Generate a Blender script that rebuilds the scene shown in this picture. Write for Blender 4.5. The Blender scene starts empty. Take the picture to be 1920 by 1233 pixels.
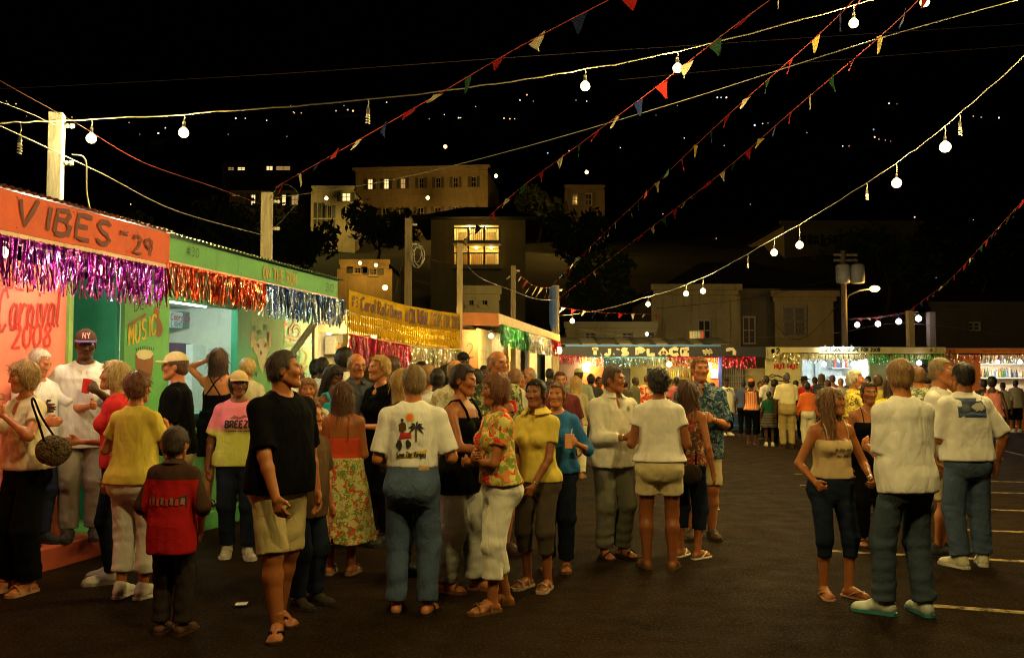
import bpy, bmesh, math, random
import numpy as np
from mathutils import Vector, Matrix
from mathutils.bvhtree import BVHTree
R = math.radians
sc = bpy.context.scene
C = sc.collection
rnd = random.Random(7)

# ------------------------------------------------------------------ camera, world, exposure
FPX, CAMZ, PITCH = 1750.0, 1.65, math.atan(94.0 / 1750.0)
cam = bpy.data.cameras.new('camera'); camo = bpy.data.objects.new('camera', cam); C.objects.link(camo)
cam.sensor_width = 36; cam.lens = 36 * FPX / 1920.0; cam.clip_end = 3000; cam.clip_start = 0.05
camo.location = (0, 0, CAMZ); camo.rotation_euler = (R(90) + PITCH, 0, 0)
sc.camera = camo
sc.render.engine = 'CYCLES'
sc.cycles.use_denoising = True
sc.cycles.max_bounces = 5; sc.cycles.diffuse_bounces = 2; sc.cycles.glossy_bounces = 2
sc.cycles.transmission_bounces = 3; sc.cycles.transparent_max_bounces = 6
sc.cycles.sample_clamp_indirect = 4.0; sc.cycles.pixel_filter_type = 'BLACKMAN_HARRIS'; sc.cycles.filter_width = 1.15
sc.view_settings.view_transform = 'Standard'; sc.view_settings.look = 'None'
sc.view_settings.exposure = 0.0; sc.view_settings.gamma = 1.0
W = bpy.data.worlds.new('World'); sc.world = W; W.use_nodes = True
_n = W.node_tree.nodes; _bg = _n['Background']
_sky = _n.new('ShaderNodeTexSky'); _sky.sky_type = 'NISHITA'; _sky.sun_disc = False
_sky.sun_elevation = R(-4); _sky.sun_rotation = R(200)
W.node_tree.links.new(_sky.outputs[0], _bg.inputs[0]); _bg.inputs[1].default_value = 0.004   # night

WARM = (1.0, 0.735, 0.25)      # string bulbs
SODIUM = (1.0, 0.52, 0.10)    # street lamps
COOL = (0.80, 1.0, 0.86)      # fluorescent tubes inside stalls
PW = 3.6                      # global lamp scale

# ------------------------------------------------------------------ picture <-> place
_cp, _sp = math.cos(PITCH), math.sin(PITCH)
def ray(px, py):
    u = (px - 960.0) / FPX; v = (616.5 - py) / FPX
    return np.array([u, _cp - v * _sp, _sp + v * _cp])
def pz(px, py, z):
    d = ray(px, py); t = (z - CAMZ) / d[2]; return Vector((d[0]*t, d[1]*t, z))
def pd(px, py, y):
    d = ray(px, py); t = y / d[1]; return Vector((d[0]*t, y, CAMZ + d[2]*t))
def pplane(px, py, p0, nrm):
    d = Vector(ray(px, py)); o = Vector((0, 0, CAMZ)); t = (Vector(p0) - o).dot(nrm) / d.dot(nrm)
    return o + d * t

# ------------------------------------------------------------------ objects
def tag(o, label=None, cat=None, group=None, kind=None):
    if label: o['label'] = label
    if cat: o['category'] = cat
    if group: o['group'] = group
    if kind: o['kind'] = kind
    return o
def empty(name, loc=(0, 0, 0), rz=0.0, label=None, cat=None, group=None):
    o = bpy.data.objects.new(name, None); o.empty_display_size = 0.1
    o.location = loc; o.rotation_euler = (0, 0, rz); C.objects.link(o)
    return tag(o, label, cat, group)
def npmesh(name, V, F, smooth=False):
    """V (n,3); F (m,4) or (m,3) index array, or list of tuples"""
    me = bpy.data.meshes.new(name)
    if isinstance(F, np.ndarray):
        k = F.shape[1]
        me.vertices.add(len(V)); me.vertices.foreach_set('co', np.asarray(V, np.float32).ravel())
        me.loops.add(F.size); me.loops.foreach_set('vertex_index', F.astype(np.int32).ravel())
        me.polygons.add(len(F)); me.polygons.foreach_set('loop_start', np.arange(0, F.size, k, dtype=np.int32))
        if smooth: me.polygons.foreach_set('use_smooth', np.ones(len(F), bool))
        me.update(calc_edges=True)
    else:
        me.from_pydata([tuple(v) for v in V], [], [tuple(f) for f in F])
        if smooth:
            for p in me.polygons: p.use_smooth = True
    return me
def link(name, me, mat=None, parent=None):
    o = bpy.data.objects.new(name, me)
    if mat is not None and len(me.materials) == 0: me.materials.append(mat)
    C.objects.link(o)
    if parent: o.parent = parent
    return o

class MB:
    """collects simple solids into one mesh"""
    def __init__(s): s.v = []; s.f = []
    def add(s, vs, fs):
        b = len(s.v); s.v += [tuple(v) for v in vs]; s.f += [tuple(i + b for i in f) for f in fs]; return s
    def hexa(s, p):   # 4 bottom ccw, 4 top ccw
        return s.add(p, [(3,2,1,0),(4,5,6,7),(0,1,5,4),(1,2,6,5),(2,3,7,6),(3,0,4,7)])
    def box(s, lo, hi):
        x0,y0,z0 = lo; x1,y1,z1 = hi
        return s.hexa([(x0,y0,z0),(x1,y0,z0),(x1,y1,z0),(x0,y1,z0),(x0,y0,z1),(x1,y0,z1),(x1,y1,z1),(x0,y1,z1)])
    def slab(s, a, b, z0, z1, th, n):   # vertical board from a to b (xy), thickness th along n (away from viewer)
        a = Vector((a[0], a[1], 0)); b = Vector((b[0], b[1], 0)); n = Vector((n[0], n[1], 0)) * th
        q = [a, b, b + n, a + n]
        return s.hexa([(p.x,p.y,z0) for p in q] + [(p.x,p.y,z1) for p in q])
    def bar(s, a, b, w, h=None, up=(0,0,1)):
        h = h or w; a = Vector(a); b = Vector(b); d = (b - a).normalized(); up = Vector(up)
        if abs(d.dot(up)) > .95: up = Vector((1,0,0))
        x = d.cross(up).normalized() * (w/2); y = x.cross(d).normalized() * (h/2)
        return s.hexa([a-x-y, a+x-y, a+x+y, a-x+y, b-x-y, b+x-y, b+x+y, b-x+y])
    def tube(s, pts, r, n=6, cap=True):
        pts = [Vector(p) for p in pts]; rs = r if isinstance(r, (list, tuple)) else [r]*len(pts)
        vs = []; fs = []; ref = Vector((0.13, 0.21, 0.97))
        for i, p in enumerate(pts):
            d = (pts[min(i+1, len(pts)-1)] - pts[max(i-1, 0)])
            if d.length < 1e-9: d = Vector((0,0,1))
            d.normalize()
            rf = ref if abs(d.dot(ref)) < .9 else Vector((1, 0.1, 0))
            x = d.cross(rf).normalized(); y = d.cross(x)
            for k in range(n):
                a = 2*math.pi*k/n; vs.append(p + (x*math.cos(a) + y*math.sin(a))*rs[i])
        for i in range(len(pts)-1):
            for k in range(n):
                k2 = (k+1) % n; fs.append((i*n+k, i*n+k2, (i+1)*n+k2, (i+1)*n+k))
        if cap: fs.append(tuple(range(n-1, -1, -1))); fs.append(tuple((len(pts)-1)*n+k for k in range(n)))
        return s.add(vs, fs)
    def lathe(s, c, prof, n=12, axis=None):
        c = Vector(c); M = Matrix.Identity(3)
        if axis is not None: M = Vector((0,0,1)).rotation_difference(Vector(axis)).to_matrix()
        vs = []; fs = []
        for (r, z) in prof:
            for k in range(n):
                a = 2*math.pi*k/n; vs.append(c + M @ Vector((r*math.cos(a), r*math.sin(a), z)))
        for i in range(len(prof)-1):
            for k in range(n):
                k2 = (k+1) % n; fs.append((i*n+k, i*n+k2, (i+1)*n+k2, (i+1)*n+k))
        fs.append(tuple(range(n-1, -1, -1))); fs.append(tuple((len(prof)-1)*n+k for k in range(n)))
        return s.add(vs, fs)
    def sphere(s, c, r, n=10, m=6, sx=1, sz=1):
        prof = [(max(1e-4, r*sx*math.sin(math.pi*i/m)), -r*sz*math.cos(math.pi*i/m)) for i in range(m+1)]
        return s.lathe(c, prof, n)
    def build(s, name, mat, parent=None, smooth=False, bevel=0):
        me = npmesh(name, s.v, s.f, smooth)
        if bevel:
            bm = bmesh.new(); bm.from_mesh(me)
            bmesh.ops.bevel(bm, geom=bm.edges[:], offset=bevel, segments=1, affect='EDGES'); bm.to_mesh(me); bm.free()
        return link(name, me, mat, parent)

# ------------------------------------------------------------------ materials
_mats = {}
class NT:
    def __init__(s, name):
        s.m = bpy.data.materials.new(name); s.m.use_nodes = True; s.t = s.m.node_tree; s.n = s.t.nodes
        s.b = s.n['Principled BSDF']
    def N(s, typ, **kw):
        n = s.n.new('ShaderNode' + typ)
        for k, v in kw.items():
            if k in n.inputs.keys(): n.inputs[k].default_value = v
            else: setattr(n, k, v)
        return n
    def L(s, a, b): s.t.links.new(a, b)
    def coords(s, scale=(1,1,1), kind='Object'):
        tc = s.N('TexCoord'); mp = s.N('Mapping'); mp.inputs['Scale'].default_value = scale
        s.L(tc.outputs[kind], mp.inputs[0]); return mp.outputs[0]
    def noise(s, co, scale, detail=3, rough=.55, dist=0.0):
        n = s.N('TexNoise'); n.inputs['Scale'].default_value = scale; n.inputs['Detail'].default_value = detail
        n.inputs['Roughness'].default_value = rough; n.inputs['Distortion'].default_value = dist
        s.L(co, n.inputs['Vector']); return n.outputs[0]
    def ramp(s, fac, stops, interp='LINEAR'):
        r = s.N('ValToRGB'); cr = r.color_ramp; cr.interpolation = interp
        while len(cr.elements) < len(stops): cr.elements.new(0.5)
        for e, (p, c) in zip(cr.elements, stops): e.position = p; e.color = (c[0], c[1], c[2], 1)
        s.L(fac, r.inputs[0]); return r.outputs[0]
    def mix(s, fac, a, b, mode='MIX'):
        m = s.N('MixRGB', blend_type=mode)
        for sock, v in ((m.inputs[0], fac), (m.inputs[1], a), (m.inputs[2], b)):
            if hasattr(v, 'is_output'): s.L(v, sock)
            elif isinstance(v, (int, float)): sock.default_value = v
            else: sock.default_value = (v[0], v[1], v[2], 1)
        return m.outputs[0]
    def bump(s, h, strength=.3, dist=.01, nrm=None):
        b = s.N('Bump'); b.inputs['Strength'].default_value = strength; b.inputs['Distance'].default_value = dist
        s.L(h, b.inputs['Height'])
        if nrm is not None: s.L(nrm, b.inputs['Normal'])
        return b.outputs[0]
    def fin(s, col=None, rough=.7, nrm=None, metal=0.0, spec=.5):
        if col is not None:
            if hasattr(col, 'is_output'): s.L(col, s.b.inputs['Base Color'])
            else: s.b.inputs['Base Color'].default_value = (col[0], col[1], col[2], 1)
        if hasattr(rough, 'is_output'): s.L(rough, s.b.inputs['Roughness'])
        else: s.b.inputs['Roughness'].default_value = rough
        s.b.inputs['Metallic'].default_value = metal
        s.b.inputs['Specular IOR Level'].default_value = spec
        if nrm is not None: s.L(nrm, s.b.inputs['Normal'])
        return s.m
def creases(t, co, scale, dist=1.1):
    n = t.noise(co, scale, 2, .45, dist); a = t.N('Math', operation='SUBTRACT'); a.inputs[1].default_value = .5; t.L(n, a.inputs[0])
    b = t.N('Math', operation='ABSOLUTE'); t.L(a.outputs[0], b.inputs[0]); c = t.N('Math', operation='POWER'); c.inputs[1].default_value = .55; t.L(b.outputs[0], c.inputs[0]); return c.outputs[0]
def cached(f):
    def g(*a, **k):
        key = (f.__name__, a, tuple(sorted(k.items())))
        if key not in _mats: _mats[key] = f(*a, **k)
        return _mats[key]
    return g
def mul(c, f): return tuple(min(1, x*f) for x in c)

@cached
def paint(c, rough=.6, var=.25, scale=3.0, bump=.15, metal=0.0):
    t = NT('paint'); co = t.coords()
    n1 = t.noise(co, scale, 5, .65); n2 = t.noise(co, scale*14, 3)
    col = t.ramp(n1, [(.25, mul(c, 1-var)), (.7, mul(c, 1+var*.6))])
    col = t.mix(t.ramp(n2, [(.55, (0,0,0)), (.8, (.35,.35,.35))]), col, mul(c, .55))
    st = t.noise(t.coords((3, 3, .35)), scale*1.2, 5, .7, .3); col = t.mix(t.ramp(st, [(.58, (0, 0, 0)), (.74, (.45, .45, .45))]), col, mul(c, .45))
    return t.fin(col, rough, t.bump(n2, bump, .01), metal)
@cached
def wood(c, rough=.65, sc_=(1, 1, 1)):
    t = NT('wood'); co = t.coords((14*sc_[0], 14*sc_[1], 1.2*sc_[2]))
    n = t.noise(co, 2.0, 6, .65, .4); g = t.noise(co, 9, 3)
    col = t.ramp(n, [(.3, mul(c, .55)), (.55, c), (.75, mul(c, 1.25))])
    return t.fin(col, rough, t.bump(g, .3, .01))
@cached
def cloth(c, var=.12, rough=.85, spec=.25):
    t = NT('cloth'); co = t.coords()
    n = t.noise(co, 6, 3); w = t.noise(co, 420, 2); f = t.noise(t.coords((1, 1, .6)), 9, 2, .45, .6)
    col = t.ramp(n, [(.3, mul(c, 1-var)), (.7, mul(c, 1+var))])
    col = t.mix(.12, col, t.ramp(w, [(.4, mul(c, .5)), (.6, mul(c, 1.3))]))
    nr = t.bump(f, .4, .05); nr = t.bump(creases(t, t.coords((1.3, 1.3, .5)), 4.5, .7), .38, .03, nr); nr = t.bump(w, .12, .002, nr)
    return t.fin(col, rough, nr, 0, .10 if max(c) > .05 else .04)
@cached
def thin_cloth(c, tr=.45):
    t = NT('thin_cloth'); co = t.coords(); n = t.noise(co, 5, 4); w = t.noise(co, 60, 3)
    col = t.ramp(n, [(.3, mul(c, .75)), (.7, mul(c, 1.1))]); t.fin(col, .8, t.bump(w, .3, .01), 0, .2)
    tl = t.N('BsdfTranslucent'); t.L(col, tl.inputs[0]); mx = t.N('MixShader'); mx.inputs[0].default_value = tr
    t.L(t.b.outputs[0], mx.inputs[1]); t.L(tl.outputs[0], mx.inputs[2]); t.L(mx.outputs[0], t.n['Material Output'].inputs[0]); return t.m
@cached
def denim(c=(.09, .13, .2)):
    t = NT('denim'); co = t.coords((1, 1, .5))
    n = t.noise(co, 5, 4); w = t.noise(t.coords((1, 1, 3)), 260, 2); f = t.noise(co, 18, 4, .6, .8)
    col = t.ramp(n, [(.3, mul(c, .7)), (.55, c), (.75, mul(c, 1.5))])
    col = t.mix(.3, col, t.ramp(w, [(.4, mul(c, .5)), (.65, mul(c, 1.8))]))
    nr = t.bump(f, .4, .03); nr = t.bump(creases(t, t.coords((1, 1, 1.0)), 4.0, .5), .22, .03, nr); nr = t.bump(w, .15, .002, nr)
    return t.fin(col, .9, nr, 0, .05)
@cached
def floral(base, c1, c2, c3, scale=9.0, thr=.5):
    t = NT('floral_cloth'); co = t.coords()
    wn = t.N('TexNoise'); wn.inputs['Scale'].default_value = scale*1.2; wn.inputs['Detail'].default_value = 3
    t.L(co, wn.inputs['Vector'])
    wc = t.mix(.12, co, wn.outputs[1], 'ADD')
    def layer(s, off):
        mp = t.N('Mapping'); mp.inputs['Location'].default_value = (off, off*1.7, off*.6); t.L(wc, mp.inputs[0])
        return t.noise(mp.outputs[0], s, 2, .5)
    col = t.mix(t.ramp(layer(scale, 1.3), [(thr, (0,0,0)), (thr+.04, (1,1,1))]), base, c1)
    col = t.mix(t.ramp(layer(scale*1.2, 7.1), [(thr+.04, (0,0,0)), (thr+.08, (1,1,1))]), col, c2)
    col = t.mix(t.ramp(layer(scale*1.6, 4.4), [(thr+.06, (0,0,0)), (thr+.1, (1,1,1))]), col, c3)
    f = t.noise(co, 16, 3, .55, .8)
    return t.fin(col, .85, t.bump(f, .3, .03), 0, .08)
@cached
def stripes(c1, c2, c3, freq=60.0, axis=0):
    t = NT('striped_cloth'); sc3 = [0, 0, 0]; sc3[axis] = 1
    w = t.N('TexWave'); w.inputs['Scale'].default_value = freq/20; w.inputs['Distortion'].default_value = .4; w.bands_direction = 'XYZ'[axis]
    t.L(t.coords(), w.inputs['Vector'])
    return t.fin(t.ramp(w.outputs[1], [(.3, c1), (.45, c2), (.75, c3)]), .85)
@cached
def gradz(c1, c2, z0, z1):
    t = NT('dip_dyed_cloth'); tc = t.N('TexCoord'); sx = t.N('SeparateXYZ'); t.L(tc.outputs['Object'], sx.inputs[0])
    mr = t.N('MapRange'); mr.inputs[1].default_value = z0; mr.inputs[2].default_value = z1; t.L(sx.outputs[2], mr.inputs[0])
    f = t.noise(tc.outputs['Object'], 14, 3, .55, .8)
    return t.fin(t.ramp(mr.outputs[0], [(0, c1), (.42, c1), (.62, c2), (1, c2)]), .85, t.bump(f, .3, .03), 0, .08)
@cached
def skinmat():
    t = NT('skin'); a = t.N('VertexColor'); a.layer_name = 'Col'; co = t.coords()
    n = t.noise(co, 30, 4); w = t.noise(co, 350, 2)
    col = t.mix(.35, a.outputs[0], t.ramp(n, [(.3, (.7,.62,.6)), (.7, (1,1,1))]), 'MULTIPLY')
    return t.fin(col, .42, t.bump(w, .1, .002), 0, .28)
@cached
def hairmat(c, curl=0):
    t = NT('hair'); co = t.coords((150, 150, 9) if not curl else (70, 70, 70))
    n = t.noise(co, 1.5, 4, .65, .6); n2 = t.noise(t.coords(), 22, 2)
    col = t.ramp(n, [(.3, mul(c, .45)), (.5, c), (.72, mul(c, 2.0))])
    col = t.mix(.5, col, t.ramp(n2, [(.35, (.55, .5, .45)), (.65, (1, 1, 1))]), 'MULTIPLY')
    return t.fin(col, .5, t.bump(n, .5, .006), 0, .3)
@cached
def flat(c, rough=.5, metal=0.0):
    t = NT('plain'); n = t.noise(t.coords(), 25, 3)
    return t.fin(t.ramp(n, [(.3, mul(c, .88)), (.7, mul(c, 1.08))]), rough, None, metal)
@cached
def foil(c):
    t = NT('foil'); n = t.noise(t.coords(), 40, 2)
    return t.fin(t.ramp(n, [(.3, mul(c, .75)), (.7, mul(c, 1.15))]), .2, t.bump(n, .5, .01), 1.0)
@cached
def glow(c, s):
    t = NT('lit'); t.b.inputs['Base Color'].default_value = (0.8, .8, .8, 1)
    t.b.inputs['Emission Color'].default_value = (c[0], c[1], c[2], 1); t.b.inputs['Emission Strength'].default_value = s
    t.m.cycles.emission_sampling = 'NONE'
    return t.m
@cached
def glass(c=(.9, .95, 1), rough=.05, trans=.9):
    t = NT('glass'); t.b.inputs['Transmission Weight'].default_value = trans
    n = t.noise(t.coords(), 20, 2)
    return t.fin(t.ramp(n, [(.3, mul(c, .95)), (.7, c)]), rough)
@cached
def plaster(c, dirt=.5):
    t = NT('plaster'); co = t.coords()
    a = t.noise(co, .7, 6, .7, .3); st = t.noise(t.coords((1.5, 1.5, .15)), 2.2, 5, .65); f = t.noise(co, 25, 4)
    col = t.ramp(a, [(.3, mul(c, .72)), (.6, c), (.8, mul(c, 1.15))])
    col = t.mix(t.ramp(st, [(.5, (0,0,0)), (.72, (dirt, dirt, dirt))]), col, mul(c, .35))
    return t.fin(col, .9, t.bump(f, .35, .02))
def lamp(name, loc, power, color, parent=None, radius=.06):
    l = bpy.data.lights.new(name, 'POINT'); l.energy = power * PW; l.color = color; l.shadow_soft_size = radius
    o = bpy.data.objects.new(name, l); C.objects.link(o); o.location = loc
    if parent: o.parent = parent
    return o
# ------------------------------------------------------------------ brush lettering: strokes on a 4 x 6 cell
GL = {'A': [[(0,0),(2,6),(4,0)],[(.8,2.2),(3.2,2.2)]], 'B': [[(0,0),(0,6),(2.6,6),(3.4,5),(2.6,3.3),(0,3.2)],[(2.4,3.2),(3.8,2),(3.4,.4),(2,0),(0,0)]],
 'C': [[(3.8,5),(2.8,6),(1.2,6),(.1,4.4),(.1,1.6),(1.2,0),(2.8,0),(3.8,1)]], 'D': [[(0,0),(0,6),(2,6),(3.8,4.4),(3.8,1.6),(2,0),(0,0)]],
 'E': [[(3.6,6),(0,6),(0,0),(3.6,0)],[(0,3.1),(2.8,3.1)]], 'F': [[(3.6,6),(0,6),(0,0)],[(0,3.1),(2.8,3.1)]],
 'G': [[(3.8,5),(2.8,6),(1.2,6),(.1,4.4),(.1,1.6),(1.2,0),(2.8,0),(3.8,1.2),(3.8,2.8),(2.3,2.8)]], 'H': [[(0,0),(0,6)],[(3.8,0),(3.8,6)],[(0,3),(3.8,3)]],
 'I': [[(1.6,0),(1.6,6)]], 'J': [[(3,6),(3,1.2),(2,0),(.8,.2),(.2,1.4)]], 'K': [[(0,0),(0,6)],[(3.6,6),(0,2.6)],[(1.2,3.6),(3.8,0)]], 'L': [[(0,6),(0,0),(3.4,0)]],
 'M': [[(0,0),(.3,6),(2,2.4),(3.7,6),(4,0)]], 'N': [[(0,0),(0,6),(3.8,0),(3.8,6)]], 'O': [[(2,6),(.6,5.4),(0,3),(.6,.6),(2,0),(3.4,.6),(4,3),(3.4,5.4),(2,6)]],
 'P': [[(0,0),(0,6),(2.6,6),(3.6,4.8),(2.6,3.1),(0,3)]], 'Q': [[(2,6),(.4,5),(0,3),(.4,1),(2,0),(3.6,1),(4,3),(3.6,5),(2,6)],[(2.6,1.6),(4.2,-.4)]],
 'R': [[(0,0),(0,6),(2.6,6),(3.6,4.8),(2.6,3.2),(0,3.1)],[(1.6,3.1),(3.8,0)]], 'S': [[(3.6,5.2),(2.6,6),(1,5.8),(.2,4.6),(1,3.4),(2.8,2.7),(3.7,1.5),(2.8,.2),(1.2,0),(.1,.9)]],
 'T': [[(0,6),(4,6)],[(2,6),(2,0)]], 'U': [[(0,6),(0,1.6),(1.2,0),(2.8,0),(3.9,1.6),(3.9,6)]], 'V': [[(0,6),(1.8,0),(4,6.6)]], 'W': [[(0,6),(1,0),(2,4),(3,0),(4,6)]],
 'X': [[(0,0),(4,6)],[(0,6),(4,0)]], 'Y': [[(0,6),(2,3),(4,6)],[(2,3),(2,0)]], 'Z': [[(0,6),(4,6),(0,0),(4,0)]],
 '0': [[(2,6),(.4,5),(0,3),(.4,1),(2,0),(3.6,1),(4,3),(3.6,5),(2,6)]], '1': [[(.8,4.8),(2,6),(2,0)]], '2': [[(.2,4.8),(1.2,6),(2.8,6),(3.6,4.8),(3,3.2),(0,0),(4,0)]],
 '3': [[(.3,5.4),(1.6,6),(3.2,5.4),(3.2,4),(1.6,3.2),(3.4,2.4),(3.6,1),(2,0),(.2,.6)]], '8': [[(2,3.2),(.4,4.4),(1,6),(3,6),(3.6,4.4),(2,3.2),(.2,1.8),(.8,0),(3.2,0),(3.8,1.8),(2,3.2)]],
 '9': [[(3.6,4),(2,2.8),(.4,3.8),(.6,5.4),(2.2,6),(3.6,5),(3.6,3),(2.6,0)]], '#': [[(1,0),(1.6,6)],[(2.6,0),(3.2,6)],[(0,2),(4,2.2)],[(0,4),(4,4.2)]],
 '.': [[(.2,0),(.5,.3)]], "'": [[(.4,6),(.2,4.8)]], '*': [[(2,5),(2,1)],[(.4,4.2),(3.6,1.8)],[(.4,1.8),(3.6,4.2)]], '&': [[(3.8,0),(.8,4.4),(1.4,6),(2.6,5.4),(2.4,4),(.2,1.8),(.8,0),(2.4,0),(3.8,2)]], '-': [[(.6,3),(3.2,3)]], '~': [[(0,1),(.8,4.2),(1.4,1.2),(2.2,3.8),(2.8,.8),(3.6,3.4),(4.2,1.5)]],
 'a': [[(3,3.6),(1.4,4),(.2,2.6),(.2,1),(1.2,0),(2.6,.6),(3,3.8),(3,.6),(3.8,.1)]], 'r': [[(.4,4),(.6,0)],[(.6,2.6),(1.8,4),(3,3.6)]], 'n': [[(.3,4),(.4,0)],[(.4,2.6),(1.8,4),(3,3),(3,.4),(3.6,.1)]],
 'i': [[(1.2,4),(1.2,.4),(1.8,.1)],[(1.1,5.2),(1.4,5.6)]], 'v': [[(.2,4),(1.6,0),(3.2,4)]], 'l': [[(1,6.4),(.9,.6),(1.8,.1)]], 'o': [[(1.8,4),(.4,3),(.4,1),(1.8,0),(3.2,1),(3.2,3),(1.8,4)]], 't': [[(1.4,6),(1.3,.6),(2.2,0)],[(.2,4.2),(2.6,4.4)]],
 'e': [[(.3,2),(3,2.4),(2.4,3.8),(1,3.8),(.2,2),(1,.2),(2.8,.4)]], 'u': [[(.3,4),(.4,1),(1.6,0),(3,1.2),(3.1,4),(3.1,.4)]], 's': [[(2.8,3.4),(1.4,4),(.6,3),(2.4,1.6),(2.2,.2),(.2,.4)]], 'h': [[(.4,6),(.4,0)],[(.4,2.6),(1.8,4),(3,3),(3,0)]], 'g': [[(3,3.6),(1.4,4),(.2,2.6),(1,.6),(2.8,1.4),(3,3.8),(3,-1.4),(1,-2)]],
}
LOWW = 4.3
def stroke_text(mb, text, place, asp=None, width=.012, thick=.002, wob=.18, slant=0.0, seed=1, span=None):
    """place(u,v): u,v in 0..1 over the whole line -> world point. Strokes become flat ribbons lying on that surface, slightly proud."""
    r = random.Random(seed); x = 0; segs = []
    for ch in text:
        if ch == ' ': x += 3.0; continue
        w = 3.4 if ch == 'I' else 2.6 if ch in ".'il1" else (LOWW if ch.islower() else 5.6)
        for st in GL.get(ch, []):
            pts = []
            st2 = [st[0]]
            for a, b in zip(st[:-1], st[1:]):
                st2 += [((a[0]+b[0])/2 + r.uniform(-wob, wob)*.6, (a[1]+b[1])/2 + r.uniform(-wob, wob)*.6), b]
            for (gx, gy) in st2: pts.append((x + gx + slant*gy + r.uniform(-wob, wob), gy + r.uniform(-wob, wob)))
            segs.append(pts)
        x += w
    tot = x - 1.4
    for pts in segs:
        P = [Vector(place(px/tot, py/6.0)) for px, py in pts]
        eps = .01; c = pts[len(pts)//2]; o = Vector(place(c[0]/tot, c[1]/6)); ux = Vector(place(c[0]/tot+eps, c[1]/6))-o; uy = Vector(place(c[0]/tot, c[1]/6+eps))-o
        n = ux.cross(uy).normalized(); vs = []; fs = []
        for i, p in enumerate(P):
            d = (P[min(i+1, len(P)-1)] - P[max(0, i-1)])
            if d.length < 1e-9: d = ux
            t = n.cross(d).normalized(); w = width*(1+r.uniform(-.2, .2))*.5
            vs += [p + t*w + n*thick, p - t*w + n*thick]
        for i in range(len(P)-1): fs.append((2*i, 2*i+1, 2*i+3, 2*i+2))
        mb.add(vs, fs)
    return mb
def on_line(a, b, z0, z1, n, off=.004, lift=0.0):
    """lettering surface: along a->b (xy), from height z0 to z1; n points to the viewer"""
    a = Vector((a[0], a[1], 0)); b = Vector((b[0], b[1], 0)); n = Vector((n[0], n[1], 0)).normalized()
    return lambda u, v: a + (b-a)*u + n*off + Vector((0, 0, z0 + (z1-z0)*v + lift*u))
# ------------------------------------------------------------------ implicit surfaces -> quads
def snets(A, o, h):
    s = A < 0
    c = np.zeros(tuple(n-1 for n in A.shape), np.uint8)
    for i in (0, 1):
        for j in (0, 1):
            for k in (0, 1):
                c += s[i:A.shape[0]-1+i, j:A.shape[1]-1+j, k:A.shape[2]-1+k]
    act = (c > 0) & (c < 8); I = np.argwhere(act)
    if len(I) == 0: return np.zeros((0, 3)), np.zeros((0, 4), np.int32)
    idx = np.full(act.shape, -1, np.int32); idx[act] = np.arange(len(I))
    P = np.zeros((len(I), 3)); Wt = np.zeros(len(I))
    cor = [(i, j, k) for i in (0, 1) for j in (0, 1) for k in (0, 1)]
    val = {q: A[I[:, 0]+q[0], I[:, 1]+q[1], I[:, 2]+q[2]] for q in cor}
    for a in cor:
        for ax in range(3):
            if a[ax]: continue
            b = list(a); b[ax] = 1; b = tuple(b); va, vb = val[a], val[b]
            m = (va < 0) != (vb < 0)
            if not m.any(): continue
            t = va[m] / (va[m] - vb[m]); q = np.tile(np.array(a, float), (m.sum(), 1)); q[:, ax] += t
            P[m] += q; Wt[m] += 1
    V = (I + P / Wt[:, None]) * h + np.asarray(o)
    Fs = []
    for ax in range(3):
        u, w = (ax+1) % 3, (ax+2) % 3
        sl0 = [slice(1, -1)]*3; sl1 = [slice(1, -1)]*3; sl0[ax] = slice(0, -1); sl1[ax] = slice(1, None)
        a0 = s[tuple(sl0)]; e = np.argwhere(a0 != s[tuple(sl1)])
        if len(e) == 0: continue
        ins = a0[tuple(e.T)]; g = e.copy(); g[:, u] += 1; g[:, w] += 1
        def ci(du, dw):
            q = g.copy(); q[:, u] += du; q[:, w] += dw; return idx[tuple(q.T)]
        Q = np.stack([ci(-1, -1), ci(0, -1), ci(0, 0), ci(-1, 0)], 1)
        Q[~ins] = Q[~ins][:, ::-1]; Fs.append(Q)
    return V, np.concatenate(Fs)

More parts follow.
